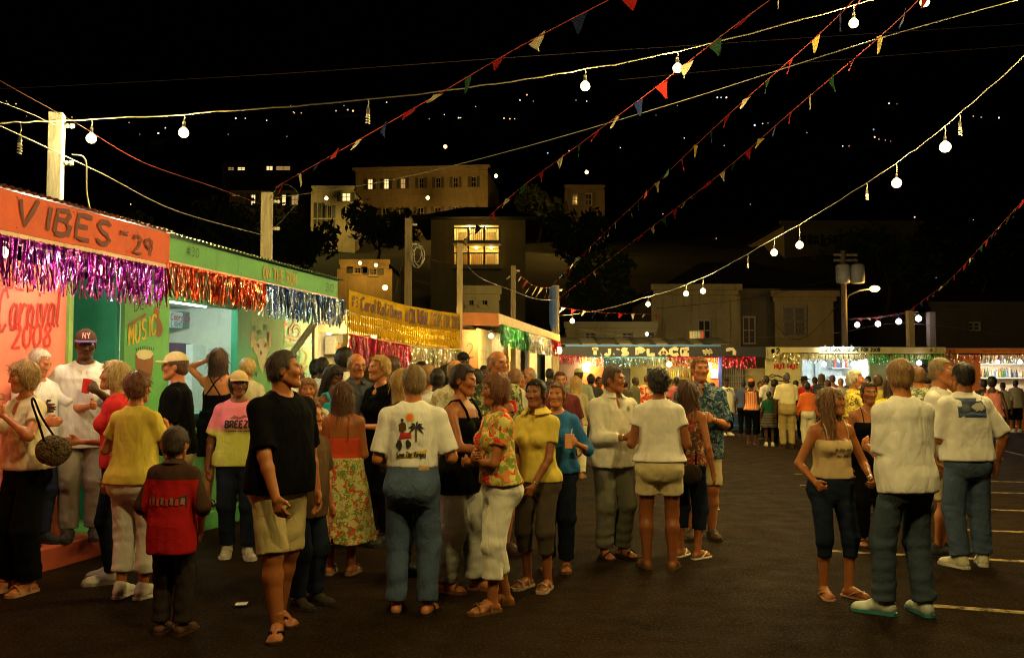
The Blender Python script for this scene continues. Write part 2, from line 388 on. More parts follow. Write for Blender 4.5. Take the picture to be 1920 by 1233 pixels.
class Field:
    def __init__(s, lo, hi, h):
        s.h = h; s.o = np.array(lo, float) - 2.5*h
        n = np.ceil((np.array(hi, float) + 2.5*h - s.o) / h).astype(int) + 1
        s.x, s.y, s.z = [np.float32(s.o[i] + h*np.arange(n[i])) for i in range(3)]
        s.A = np.full(tuple(n), 1.0, np.float32)
    def sub(s, lo, hi):
        sl = []
        for i in range(3):
            a = int(max(0, math.floor((lo[i]-s.o[i])/s.h))); b = int(min(s.A.shape[i], math.ceil((hi[i]-s.o[i])/s.h)+1))
            if b <= a: return None
            sl.append(slice(a, b))
        return tuple(sl), s.x[sl[0]][:, None, None], s.y[sl[1]][None, :, None], s.z[sl[2]][None, None, :]
    def op(s, fn, lo, hi, k=.02, sub=False, pad=.03):
        m = k + pad; r = s.sub([v-m for v in lo], [v+m for v in hi])
        if r is None: return s
        sl, x, y, z = r; d = fn(x, y, z); a = s.A[sl]
        if sub: a = -a
        if k > 0:
            hh = np.maximum(k - np.abs(a-d), 0)/k; a = np.minimum(a, d) - hh*hh*(k*.25)
        else: a = np.minimum(a, d)
        s.A[sl] = -a if sub else a
        return s
    def cone(s, a, b, r1, r2, k=.02, fy=1.0, cut=None, sub=False):
        a = np.array(a, float); b = np.array(b, float); ba = b-a; L2 = max(1e-9, ba.dot(ba)); rm = max(r1, r2)
        nb = ba/math.sqrt(L2)
        def fn(x, y, z):
            px, py, pz_ = x-a[0], y-a[1], z-a[2]
            t = (px*ba[0] + py*ba[1] + pz_*ba[2])/L2; tc = np.clip(t, 0, 1)
            d = np.sqrt((px-tc*ba[0])**2 + ((py-tc*ba[1])*fy)**2 + (pz_-tc*ba[2])**2) - (r1 + (r2-r1)*tc)
            if cut: d = np.maximum(d, (t-1)*math.sqrt(L2))
            return d
        return s.op(fn, np.minimum(a, b)-rm/min(1, fy), np.maximum(a, b)+rm/min(1, fy), k, sub)
    def ell(s, c, r, k=.02, M=None, sub=False, wob=None):
        c = np.array(c, float); r = np.array(r, float); rm = r.max() if M is not None else r
        def fn(x, y, z):
            px, py, pz_ = x-c[0], y-c[1], z-c[2]
            if M is not None:
                px, py, pz_ = (M[0][0]*px+M[1][0]*py+M[2][0]*pz_, M[0][1]*px+M[1][1]*py+M[2][1]*pz_, M[0][2]*px+M[1][2]*py+M[2][2]*pz_)
            k0 = np.sqrt((px/r[0])**2 + (py/r[1])**2 + (pz_/r[2])**2)
            d = (k0-1)*float(r.min()) if wob is None else (k0-1)*float(r.min()) + wob(px, py, pz_)
            return d
        return s.op(fn, c-rm, c+rm, k, sub)
    def mesh(s): return snets(s.A, s.o, s.h)

def sines(seed, n, f, sc_=(1, 1, 1)):
    r = np.random.RandomState(seed); D = r.randn(n, 3); D /= np.linalg.norm(D, axis=1)[:, None]
    D = D*np.array(sc_)*f*(.6+.8*r.rand(n, 1)); ph = r.rand(n)*6.28
    def g(x, y, z):
        t = 0
        for d, p in zip(D, ph): t = t + np.sin(d[0]*x + d[1]*y + d[2]*z + p + .8*np.sin(.37*d[1]*x+.41*d[2]*y+.3*d[0]*z))
        return t/n
    return g

ZT = np.array([.44, .47, .50, .54, .58, .62, .67, .72, .77, .805, .828, .845])
PROF = {
 'm': (np.array([.070, .090, .098, .098, .094, .090, .093, .099, .100, .086, .058, .034]),
       np.array([.045, .060, .067, .066, .062, .060, .063, .068, .068, .058, .044, .030]),
       np.array([.008, .010, .012, .008, .002, -.002, -.002, .000, .004, .008, .010, .012])),
 'f': (np.array([.070, .094, .104, .101, .087, .077, .080, .086, .086, .072, .048, .030]),
       np.array([.045, .062, .070, .067, .057, .052, .054, .058, .058, .050, .038, .027]),
       np.array([.008, .012, .015, .010, .003, -.001, -.001, .000, .004, .008, .010, .012]))}
SKIN = {'light': (.47, .175, .060), 'tan': (.34, .118, .036), 'pink': (.51, .19, .075), 'brown': (.17, .062, .023), 'dark': (.072, .029, .013)}
LODS = [(.0130, .0048, .0055, .0120, .007), (.0160, .0065, .0075, .0150, .010), (.0230, .0105, .0120, .0200, .015)]
_seed = [100]

def euler(rx, ry, rz):
    return np.array(Matrix.Rotation(R(rz), 3, 'Z') @ Matrix.Rotation(R(ry), 3, 'Y') @ Matrix.Rotation(R(rx), 3, 'X'))
ARM = {  # wrist in torso space (fractions of height), elbow hint, finger curl
 'down': ((.150, -.020, .480), (.5, .7, -.3), .35), 'downf': ((.140, -.080, .490), (.5, .7, -.3), .45),
 'back': ((.150, .060, .490), (.6, .7, -.2), .35), 'out': ((.20, -.02, .50), (.6, .6, -.2), .3),
 'cup': ((.070, -.175, .655), (.35, .4, -.9), .8), 'cuphi': ((.085, -.16, .71), (.6, .3, -.9), .8),
 'mouth': ((.035, -.120, .815), (.7, -.1, -.8), .7), 'cross': ((-.045, -.125, .655), (.8, .1, -.6), .5),
 'crosslo': ((-.04, -.115, .625), (.8, .1, -.6), .5), 'hip': ((.125, -.02, .590), (1, .5, -.2), .5),
 'front': ((.045, -.125, .505), (.8, .5, -.2), .5), 'pocket': ((.125, -.05, .50), (.8, .6, -.1), .5),
 'reach': ((.10, -.27, .72), (.6, .2, -.8), .5), 'elbow': ((.085, -.165, .635), (.25, .6, -.9), .5),
 'ear': ((.085, .0, .92), (1, -.3, -.3), .6), 'fist': ((.135, -.115, .545), (.7, .7, -.2), .9),
}

def person(label, px, fy, hy, yaw=0, sex='m', skin='light', hair=('short', (.05, .03, .02)), top=None, bottom=None,
           shoes=('shoe', (.03, .03, .03)), arms=('down', 'down'), stance=((-.055, 0, -8), (.055, 0, 8)), lean=(3, 0), head=(0, 0, 0),
           g=1.0, belly=0.0, lod=0, z0=0.0, depth=None, height=None, extras=(), group='people in the crowd', hx=None, smile=0, name='person', kid=0):
    """px,fy: where the feet stand in the photo; hy: top of the head; yaw 0 faces the viewer, 90 right, 180 away.
       arms, stance: (right, left) of the person."""
    _seed[0] += 1; seed = _seed[0]
    P0 = pz(px, fy, z0) if depth is None else pd(px, 700, depth)
    P0 = Vector((P0.x, P0.y, z0))
    H = height or (pd(px, hy, P0.y).z - z0)
    hB, hH, hN, hC, hF = LODS[lod]
    root = empty(name, P0, R(yaw), label, 'person', group)
    f = 1 if sex == 'f' else 0
    gs = g
    a_t, b_t, c_t = [q.copy()*H for q in PROF[sex]]
    a_t = a_t*(1+(g-1)*.9); b_t = b_t*(1+(g-1)*1.0)
    bl = np.exp(-((ZT-.60)/.06)**2)*belly; a_t += bl*.5*H; b_t += bl*.5*H; c_t = c_t - bl*.5*H
    if kid: a_t *= .93
    zt = ZT*H
    # --- torso frame
    O = np.array([0, 0, .53*H]); Rt = euler(lean[0], lean[1], 0)
    ab = stance; drop = 0
    hipw = .054*H*(1+.3*(g-1)); hipz = .515*H
    feet = []
    for sgn, st in ((-1, stance[0]), (1, stance[1])):
        feet.append((np.array([st[0]*H, st[1]*H, (.047+(st[3] if len(st) > 3 else 0))*H]), st[2]))
    L1, L2 = .243*H, .232*H
    for sgn, (an, _) in zip((-1, 1), feet):
        d = math.hypot(an[0]-sgn*hipw, an[1]); mx = (L1+L2)*.997
        need = math.sqrt(max(0, mx*mx-d*d)) + an[2]; drop = max(drop, hipz-need)
    sh = np.array([0, 0, -drop]); O = O + sh
    def T(p): return Rt @ (np.array(p, float)*H - np.array([0, 0, .53*H])) + O
    # --- legs
    legs = []
    for sgn, (an, fyaw) in zip((-1, 1), feet):
        hp = np.array([sgn*hipw, .008*H, hipz-drop]); v = an-hp; d = min(np.linalg.norm(v), (L1+L2)*.999); u = v/np.linalg.norm(v)
        fw = np.array([math.sin(R(fyaw))*.6, -1, 0]); fw = fw - u*fw.dot(u); fw /= np.linalg.norm(fw)
        ca = (L1*L1 + d*d - L2*L2)/(2*L1*d); ca = min(1, ca); kn = hp + u*L1*ca + fw*L1*math.sqrt(1-ca*ca)
        legs.append((hp, kn, an, fyaw))
    # --- arms
    shw = (.101 if not f else .088)*H*(1+.35*(g-1)); A1, A2 = .172*H, .148*H
    if kid: shw *= .95
    arms_ = []
    for sgn, sp in zip((-1, 1), arms):
        if isinstance(sp, str): sp = ARM[sp]
        (wx, wy, wz), hint, curl = sp[0], sp[1], sp[2]
        S = T((sgn*shw/H, .008, .786)); Wp = T((sgn*wx*(1+.3*(g-1)), wy, wz)); hv = Rt @ (np.array(hint, float)*np.array([sgn, 1, 1]))
        v = Wp-S; d = np.linalg.norm(v); u = v/d; d = min(d, (A1+A2)*.998); Wp = S+u*d
        hv = hv-u*hv.dot(u); hv /= np.linalg.norm(hv); ca = max(-1, min(1, (A1*A1+d*d-A2*A2)/(2*A1*d)))
        E = S + u*A1*ca + hv*A1*math.sqrt(1-ca*ca)
        fd = (Wp-E)/np.linalg.norm(Wp-E)
        if len(sp) > 3 and sp[3] is not None: fd = np.array(sp[3], float)*np.array([sgn, 1, 1]); fd /= np.linalg.norm(fd)
        zz = np.array([0, 0, 1.0])
        if abs(fd[2]) < .8: nn = np.cross(fd, zz) if sgn > 0 else np.cross(zz, fd)
        else: nn = np.array([-sgn, .25, 0.0])
        nn = nn - fd*nn.dot(fd); nn /= np.linalg.norm(nn)
        th = -np.cross(fd, nn) if sgn > 0 else np.cross(fd, nn)
        arms_.append((S, E, Wp, fd, nn, th, curl))
    sl = .86 if f else 1.0
    if kid: sl *= .9
    sl *= (1+.6*(g-1)); m = H/1.75
    rA = [.050*m*sl, .040*m*sl, .037*m*sl, .026*m*sl]
    lg = (1.0 if not f else .97)*(1+.7*(g-1))*(0.9 if kid else 1)
    rL = [.088*m*lg, .058*m*lg, .056*m*lg, .036*m*lg]
    # --- head frame
    hh = (.131 if not kid else .160)*H; s = hh/.23
    HR = euler(head[1], head[2], head[0])
    nb = T((0, .012, .828)); tw = Rt @ np.array([0, 0, 1.0])
    hc = nb + np.array([0, -.014*H, 0]) + tw*0
    hc = np.array([hc[0], hc[1], 0]) + np.array([0, 0, H - drop - .113*s - .012*m])
    if lean[0] > 8 or kid: hc[2] = nb[2] + .125*s + .022*H
    hc[0] += Rt[0][2]*.04*H
    HM = HR
    def hp_(p): return HM @ (np.array(p, float)*s) + hc
    lo = [-.45*H, -.40*H, 0]; hi = [.45*H, .35*H, H*1.02]
    pts = np.array([q for A in arms_ for q in A[:3]] + [q for L in legs for q in L[:3]] + [hc])
    lo = np.minimum(pts.min(0)-.13*H, [-.17*H*g, -.13*H*g-bl.max()*H, .0]); hi = np.maximum(pts.max(0)+.13*H, [.17*H*g, .13*H*g, .88*H])
    lo[2] = max(0, lo[2]); 
    def torso(F, e=0.0, za=None, zb=None, drape=0.0, k=.02, wob=None, low=0.0):
        at, bt, ct = a_t.copy(), b_t.copy(), c_t.copy()
        if drape:
            ac = np.maximum.accumulate(a_t[::-1])[::-1]; bc = np.maximum.accumulate(b_t[::-1])[::-1]
            fr_ = np.maximum.accumulate((b_t-c_t)[::-1])[::-1]; bk = np.maximum.accumulate((b_t+c_t)[::-1])[::-1]
            wz_ = (zt < .74*H)*drape
            at = at+(ac-at)*wz_; fr2 = (b_t-c_t)+(fr_-(b_t-c_t))*wz_; bk2 = (b_t+c_t)+(bk-(b_t+c_t))*wz_
            if low: bk2 = np.maximum(bk2, np.interp(zt/H, [.44, .50, .56, .62], [.083, .083, .076, .0])*H*(1+.5*(g-1)))
            bt = (fr2+bk2)/2; ct = (bk2-fr2)/2
        za_ = zt[0] if za is None else za*H; zb_ = zt[-1] if zb is None else zb*H
        def fn(x, y, z):
            X, Y, Z = x-O[0], y-O[1], z-O[2]
            qx = Rt[0][0]*X+Rt[1][0]*Y+Rt[2][0]*Z; qy = Rt[0][1]*X+Rt[1][1]*Y+Rt[2][1]*Z; qz = Rt[0][2]*X+Rt[1][2]*Y+Rt[2][2]*Z + .53*H
            sh_ = qz.shape; fl = np.ascontiguousarray(qz).ravel()
            a = np.interp(fl, zt, at).reshape(sh_)+e; b = np.interp(fl, zt, bt).reshape(sh_)+e; c = np.interp(fl, zt, ct).reshape(sh_)
            q = (np.abs(qx)/a)**2.3 + (np.abs(qy-c)/b)**2.3
            d = (q**(1/2.3)-1)*np.minimum(a, b) - low*np.clip((.75*H-qz)/(.20*H), 0, 1)
            if wob is not None: d = d + wob(qx, qy, qz)
            d = np.maximum(d, np.maximum(za_-qz, qz-zb_))
            return d.astype(np.float32)
        r = max(a_t.max(), b_t.max())*1.5
        F.op(fn, (lo[0], lo[1], za_-.14*H+O[2]-.53*H), (hi[0], hi[1], zb_+.05*H), k)
    colv = np.array(SKIN[skin]) if isinstance(skin, str) else np.array(skin)
    BV, BF, BC = [], [], []; nv = [0]
    def put(V, F, col=None):
        if len(V) == 0: return
        BV.append(V); BF.append(F+nv[0]); nv[0] += len(V)
        BC.append(np.tile(colv, (len(V), 1)) if col is None else col)
    # ---- body
    cov = bool(top) and top[0] != 'tank'
    F = Field(lo, hi, hB); torso(F, -.016 if cov else -.006, k=.02)
    rB = list(rL)
    if bottom and bottom[0] != 'skirt':
        Lb = bottom[2] if len(bottom) > 2 else (1.97 if bottom[0] == 'pants' else 1.5)
        rB[0] *= .88
        if Lb > 1.1: rB[1] *= .85; rB[2] *= .9
    for sgn in (-1, 1):
        F.cone(T((sgn*.022, .014, .832)), T((sgn*.86*shw/H, .010, .792)), .022*H, .027*H, .03)
        F.ell(T((sgn*.045, .040, .497)), np.array([.044, .032, .048])*H*(1+.6*(g-1)), .03)
        if f and not kid: F.ell(T((sgn*.040, -.048, .715)), np.array([.036, .036, .038])*H*g, .03)
    for (hp, kn, an, fyaw) in legs:
        F.cone(hp, kn, rB[0], rB[1], .03); cm = kn*.68+an*.32+np.array([0, .008*H, 0])
        F.cone(kn, cm, rB[1]*.95, rB[2], .03); F.cone(cm, an, rB[2], rL[3], .03)
    for (S, E, Wp, fd, nn, th, curl) in arms_:
        F.ell(S, np.array([.030, .031, .034])*H*sl, .03); F.cone(S, E, rA[0], rA[1], .025)
        F.cone(E, E*.7+Wp*.3, rA[1]*.95, rA[2], .02); F.cone(E*.7+Wp*.3, Wp+fd*.012, rA[2], rA[3], .02)
    F.cone(nb-tw*.01, hp_((0, .022, -.045)), (.034 if not f else .028)*H*(1+.5*(g-1)), (.056 if not f else .049)*s, .025)
    put(*F.mesh())
    # ---- hands
    for i, (S, E, Wp, fd, nn, th, curl) in enumerate(arms_):
        hs = m*(1.0 if not f else .9)*(1.08 if kid else 1); bx = Wp+fd*.08*hs
        F = Field(bx-.13*hs, bx+.13*hs, hN); tk = .35*hN if lod else 0
        Mh = np.stack([th, nn, fd], 1)
        F.cone(Wp-fd*.03, Wp+fd*.02, rA[3], rA[3]*.95, .01)
        F.ell(Wp+fd*.05*hs+nn*.004, np.array([.042, .017+tk, .052])*hs, .015, Mh)
        for q, (lt, ln) in enumerate(((.030, .072), (.010, .080), (-.010, .075), (-.029, .060))):
            b0 = Wp + fd*(.086-.004*abs(q-1.2))*hs + th*lt*hs
            a1 = curl*70*(1+.08*q); a2 = a1+curl*85
            d1 = fd*math.cos(R(a1))+nn*math.sin(R(a1)); d2 = fd*math.cos(R(a2))+nn*math.sin(R(a2))
            b1 = b0+d1*ln*.52*hs; b2 = b1+d2*ln*.5*hs
            F.cone(b0, b1, .0098*hs+tk, .0088*hs+tk, .006); F.cone(b1, b2, .0088*hs+tk, .0072*hs+tk, .004)
        t0 = Wp+fd*.025*hs+th*.028*hs; t1 = t0+(fd*.75+th*.75+nn*.35)*.032*hs; t2 = t1+(fd*.8+th*.15+nn*(.3+.5*curl))*.036*hs
        F.cone(t0, t1, .015*hs+tk, .0115*hs+tk, .012); F.cone(t1, t2, .0115*hs+tk, .0085*hs+tk, .005)
        put(*F.mesh())
    # ---- feet
    shoe_kind = shoes[0]
    for (hp, kn, an, fyaw) in legs:
        fm = euler(0, 0, fyaw); base = np.array([an[0], an[1], an[2]-.047*H])
        def fp(p): return fm @ (np.array(p, float)*H) + base
        F = Field(base+np.array([-.13*H, -.15*H, 0]), base+np.array([.13*H, .13*H, .085*H]), hF)
        F.cone(an+np.array([0, 0, .03*H]), fp((0, .004, .030)), rL[3], .021*H, .02)
        F.cone(fp((0, .022, .019)), fp((0, -.03, .026)), .018*H, .019*H, .02); F.cone(fp((0, -.02, .030)), fp((.002, -.085, .016)), .019*H, .014*H, .02)
        F.ell(fp((.003, -.072, .014)), np.array([.027, .034, .014])*H, .015, fm)
        for q in range(5): F.cone(fp((-.018+.0095*q, -.088, .011)), fp((-.019+.0098*q, -.104+abs(q-1.5)*.004, .009)), .0062*H, .0058*H, .006)
        zb = base[2]; F.A = np.maximum(F.A, (zb+.012*m)-F.z[None, None, :]) if shoe_kind != 'none' else F.A
        if shoe_kind in ('flip', 'sandal', 'none'): put(*F.mesh())
        if shoe_kind in ('flip', 'sandal'):
            outl = [(-.004, .046), (.016, .040), (.020, .01), (.022, -.03), (.030, -.07), (.026, -.100), (.004, -.118), (-.018, -.112), (-.030, -.085), (-.026, -.04), (-.020, .01), (-.016, .040)]
            b = MB(); n_ = len(outl); hgt = .0075 if shoe_kind == 'flip' else .014
            vs = [fp((x*1.02, y, .0005)) for x, y in outl] + [fp((x*1.02, y, hgt)) for x, y in outl]
            b.add(vs, [tuple(range(n_))[::-1], tuple(range(n_, 2*n_))] + [(i, (i+1) % n_, (i+1) % n_+n_, i+n_) for i in range(n_)])
            if shoe_kind == 'flip':
                for sx in (-1, 1): b.tube([fp((0, -.092, .014)), fp((sx*.012, -.07, .036)), fp((sx*.026, -.035, .026)), fp((sx*.024, -.01, .010))], .0045*m*1.3, 5)
            else:
                for yy in (-.075, -.02):
                    b.tube([fp((-.030, yy, .010)), fp((-.022, yy, .034)), fp((0, yy, .046)), fp((.022, yy, .034)), fp((.030, yy, .010))], .007*m, 5)
            b.build('sandal', cloth(shoes[1]), root)
        elif shoe_kind != 'none':
            F = Field(base+np.array([-.13*H, -.16*H, 0]), base+np.array([.13*H, .13*H, .085*H]), hF)
            F.cone(fp((0, .02, .026)), fp((0, -.04, .032)), .026*H, .025*H, .02); F.cone(fp((0, -.03, .030)), fp((.002, -.10, .018)), .024*H, .018*H, .02)
            F.ell(fp((.003, -.085, .016)), np.array([.031, .042, .020])*H, .015, fm)
            if shoe_kind in ('sneaker', 'boot'): F.cone(fp((0, .006, .03)), fp((0, .006, .052)), .026*H, .027*H, .02)
            F.A = np.maximum(F.A, (zb+.010*m)-F.z[None, None, :])
            V, Q = F.mesh(); link('shoe', npmesh('shoe', V, Q, True), cloth(shoes[1], rough=.5, spec=.5), root)
            b = MB(); outl = [(0, .050), (.020, .042), (.025, .0), (.027, -.04), (.035, -.085), (.028, -.118), (.003, -.130), (-.022, -.122), (-.034, -.09), (-.028, -.04), (-.025, .0), (-.020, .042)]
            n_ = len(outl); vs = [fp((x, y, .0005)) for x, y in outl] + [fp((x*1.01, y*1.01, .013)) for x, y in outl]
            b.add(vs, [tuple(range(n_))[::-1], tuple(range(n_, 2*n_))] + [(i, (i+1) % n_, (i+1) % n_+n_, i+n_) for i in range(n_)])
            b.build('sole', flat(shoes[2] if len(shoes) > 2 else mul(shoes[1], .6)), root)
    # ---- head
    exts = dict((e[0], e[1:]) for e in extras)
    F = Field(hc-.165*s, hc+.165*s, hH)
    F.ell(hp_((0, .012, .025)), np.array([.073, .092, .086])*s, .02, HM)
    jw = 1.0 if not f else .86; nz_ = 1.0 if not f else .82
    F.ell(hp_((0, -.028, -.040)), np.array([.056*jw, .060, .074])*s, .03*s, HM)
    F.cone(hp_((-.012, -.074, -.096)), hp_((.012, -.074, -.096)), .019*s*jw, .019*s*jw, .03*s)
    for q in (-1, 1):
        F.cone(hp_((q*.048*jw, .0, -.058)), hp_((q*.018, -.062, -.094)), .018*s, .016*s, .03*s)
        F.ell(hp_((q*.040, -.066, -.018)), np.array([.022, .017, .019])*s, .035*s, HM)
        F.ell(hp_((q*.077, .014, -.010)), np.array([.010, .019, .031])*s, .012*s, HM)
        F.ell(hp_((q*.031, -.103, .008)), np.array([.016, .014, .010])*s, .012*s, HM, sub=True)
        F.ell(hp_((q*.031, -.0735, .006)), np.array([.0125, .0125, .0125])*s, .003*s, HM)
    F.cone(hp_((-.036, -.079, .026)), hp_((.036, -.079, .026)), (.009 if not f else .0055)*s, (.009 if not f else .0055)*s, .02*s)
    F.cone(hp_((0, -.086, .014)), hp_((0, -.088-.013*nz_, -.022)), .008*s*nz_, .0125*s*nz_, .014*s)
    for q in (-1, 1): F.ell(hp_((q*.012, -.096, -.028)), np.array([.009, .011, .008])*s, .01*s, HM)
    F.cone(hp_((-.019, -.083, -.054)), hp_((.019, -.083, -.054)), .0075*s, .0075*s, .010*s)
    F.cone(hp_((-.016, -.081, -.067)), hp_((.016, -.081, -.067)), .0085*s, .0085*s, .010*s)
    F.cone(hp_((0, .024, -.05)), (hp_((0, .024, -.05))+nb*.6)/1.6, .050*s*jw, .048*s*jw, .02)
    V, Q = F.mesh()
    q = ((V-hc) @ HM)/s; col = np.tile(colv, (len(V), 1)); ax_ = np.abs(q[:, 0])
    def blend(mask, c, amt):
        w = (np.clip(mask, 0, 1)*amt)[:, None]; col[:] = col*(1-w) + np.array(c)*w
    hairc = np.array(hair[1])
    blend(1.6-np.hypot((ax_-.042)/.022, (q[:, 2]+.025)/.022), colv*np.array([1.05, .72, .66]), .45*(q[:, 1] < -.03).mean()*2)
    blend(1.5-np.abs(q[:, 2]+.060)/.010-np.maximum(ax_-.017, 0)/.006, colv*np.array([.95, .55, .5]), .45)
    col[(q[:, 1] > -.06)] = colv
    fr = q[:, 1] < -.055
    blend(np.where(fr, 1.5-np.abs(q[:, 2]-.029+ax_*.06)/.0055-np.maximum(np.abs(ax_-.033)-.017, 0)/.004, 0), np.minimum(hairc, colv*.5), .8)
    ey = np.where(fr, 2.2-2*np.hypot((ax_-.031)/.0135, (q[:, 2]-.006)/.0068), 0); blend(ey, (.55, .50, .45), 1)
    blend(np.where(fr, 2.4-2*np.hypot((ax_-.031)/.0062, (q[:, 2]-.006)/.0066), 0), (.03, .02, .015), 1)
    blend(np.where(fr, 1.5-np.abs(q[:, 2]-.0145)/.003-np.maximum(np.abs(ax_-.031)-.013, 0)/.004, 0), colv*.22, .9)
    if smile: blend(np.where(fr, 1.7-np.abs(q[:, 2]+.0605)/.0045-np.maximum(ax_-.018, 0)/.004, 0), (.75, .7, .62), 1)
    else: blend(np.where(fr, 1.4-np.abs(q[:, 2]+.0605)/.0028-np.maximum(ax_-.015, 0)/.004, 0), colv*.3, .6)
    if 'stubble' in exts: blend(np.where(q[:, 1] < .0, np.where(q[:, 2] < -.035, 1, 0), 0), colv*.55, .6)
    put(V, Q, col)
    me = npmesh('body', np.concatenate(BV), np.concatenate(BF), True)
    ca = me.color_attributes.new('Col', 'FLOAT_COLOR', 'POINT'); cc = np.concatenate(BC)
    ca.data.foreach_set('color', np.concatenate([cc, np.ones((len(cc), 1))], 1).astype(np.float32).ravel())
    link('body', me, skinmat(), root)
    # ---- hair
    hk = hair[0]; big = .05 if hk in ('afro', 'curly') else .0
    if hk != 'none':
        below = {'long': .36, 'mid': .20, 'pony': .24}.get(hk, 0.0)*s/1
        F = Field(hc-np.array([.15+big, .17+big, .15+below])*s, hc+np.array([.15+big, .17+big, .15+big])*s, hH)
        wv = {'curly': (.010, 95, (1, 1, 1)), 'afro': (.006, 120, (1, 1, 1)), 'short': (.0045, 110, (1, 1, .5)), 'crop': (.006, 100, (1, 1, .35)), 'puff': (.008, 90, (1, 1, 1))}.get(hk, (.0085, 95, (1, 1, .16)))
        sn = sines(seed, 5, wv[1]/1.0, wv[2]); wob = lambda x, y, z: wv[0]*s*sn(x, y, z)
        t = {'short': .011, 'bald': .004, 'buzz': .006, 'bob': .018, 'puff': .026, 'long': .015, 'mid': .017, 'pony': .010, 'curly': .030, 'afro': .045, 'crop': .015}[hk]
        F.ell(hp_((0, .012, .027)), (np.array([.074, .093, .087])+t)*s, 0, HM, wob=wob)
        if hk in ('short', 'crop', 'buzz', 'pony', 'bald', 'puff'): F.ell(hp_((0, .045, -.030)), np.array([.066+t*.5, .060+t*.6, .055])*s, .02*s, HM, wob=wob)
        if hk in ('bob', 'curly'): F.ell(hp_((0, .030, -.030)), np.array([.088, .080, .088])*s*(1.12 if hk == 'curly' else 1), .03*s, HM, wob=wob)
        if hk in ('long', 'mid'):
            e = below/s
            F.ell(hp_((0, .028, -.030)), np.array([.090, .082, .10])*s, .03*s, HM, wob=wob)
            F.ell(hp_((0, .055, -.08-e*.42)), np.array([.088, .045, .08+e*.48])*s, .03*s, HM, wob=wob)
            for q in (-1, 1): F.ell(hp_((q*.072, .005, -.06-e*.30)), np.array([.032, .045, .07+e*.34])*s, .03*s, HM, wob=wob)
        if hk == 'pony':
            F.ell(hp_((0, .115, .02)), np.array([.03, .03, .03])*s, .02*s, HM); F.ell(hp_((0, .125, -.09)), np.array([.032, .028, .12])*s, .02*s, HM, wob=wob)
        hl = hair[2] if len(hair) > 2 else 0.0     # raised hairline
        F.ell(hp_((0, -.098, -.045-0)), np.array([.062 if hk not in ('long', 'mid', 'bob') else .063, .082, .112+hl])*s, .008*s, HM, sub=True)
        yl, zl = (-.052, .052) if hk in ('long', 'mid', 'bob', 'curly', 'afro') else (-.032, .066)
        def fcut(x, y, z):
            X, Y, Z = x-hc[0], y-hc[1], z-hc[2]; qy = (HM[0][1]*X+HM[1][1]*Y+HM[2][1]*Z)/s; qz = (HM[0][2]*X+HM[1][2]*Y+HM[2][2]*Z)/s
            return np.maximum(qy-yl, qz-zl-hl-.25*np.maximum(0, yl-qy))*s
        F.op(fcut, hc-.2*s, hc+.2*s, .012*s, sub=True)
        if hk in ('short', 'crop', 'buzz', 'bald', 'pony', 'puff'):
            for q in (-1, 1): F.ell(hp_((q*.086, -.012, -.032)), np.array([.030, .036, .046])*s, .006*s, HM, sub=True)
            F.ell(hp_((0, -.05, -.12)), np.array([.10, .085, .085])*s, .006*s, HM, sub=True)
            F.ell(hp_((0, .05, -.15)), np.array([.12, .12, .062])*s, .004*s, HM, sub=True)
        if hk == 'bald': F.ell(hp_((0, -.02, .11)), np.array([.10, .125, .085])*s, .006*s, HM, sub=True)
        capped = any(x_[0] in ('cap', 'hat') for x_ in extras)
        if capped:
            pl = hp_((0, -.03, .052)); nz = HM @ np.array([0, -.10, 1.0]); F.A = np.maximum(F.A, ((F.x[:, None, None]-pl[0])*nz[0]+(F.y[None, :, None]-pl[1])*nz[1]+(F.z[None, None, :]-pl[2])*nz[2]).astype(np.float32))
        V, Q = F.mesh(); hm_ = hairmat(tuple(hair[1]), 1 if hk in ('curly', 'afro', 'puff') else 0); hob = link('hair', npmesh('hair', V, Q, True), hm_, root)
        if lod < 2 and hk not in ('buzz',) and len(V) and not capped:
            q_ = np.random.RandomState(seed); ns = (1100 if hk not in ('long', 'mid') else 1700) if lod == 0 else 400; me_ = hob.data; nr_ = np.zeros(len(V)*3, np.float32); me_.vertex_normals.foreach_get('vector', nr_); nr_ = nr_.reshape(-1, 3)
            pk = q_.randint(0, len(V), ns); p_ = V[pk]; n_ = nr_[pk]
            cr = hp_((0, .03, .125)); dn = (p_-cr); dn[:, 2] -= (.06 if hk not in ('long', 'mid') else .22)*s; dn -= n_*(dn*n_).sum(1)[:, None]; dn /= np.linalg.norm(dn, axis=1)[:, None]+1e-6
            dn += q_.normal(0, .55 if hk in ('curly', 'afro', 'puff') else .25, dn.shape); ln_ = q_.uniform(.015, .042, ns)[:, None]*s*({'long': 3.4, 'mid': 2.8, 'bob': 1.7}.get(hk, 1))
            sd_ = np.cross(dn, n_); sd_ /= np.linalg.norm(sd_, axis=1)[:, None]+1e-6; w_s = (.0015 if hk not in ('long', 'mid') else .0022)*s
            a0 = p_-n_*.002; a1 = p_+dn*ln_*.5+n_*.004; a2 = p_+dn*ln_+n_*q_.uniform(-.004, .010, ns)[:, None]
            SV = np.stack([a0-sd_*w_s, a0+sd_*w_s, a1-sd_*w_s, a1+sd_*w_s, a2-sd_*w_s*.3, a2+sd_*w_s*.3], 1).reshape(-1, 3); bi = np.arange(ns)[:, None]*6
            SF = np.concatenate([bi+np.array([0, 1, 3, 2]), bi+np.array([2, 3, 5, 4])]); tag(link('loose_strands', npmesh('loose_strands', SV, SF, True), hm_, hob), kind='stuff')
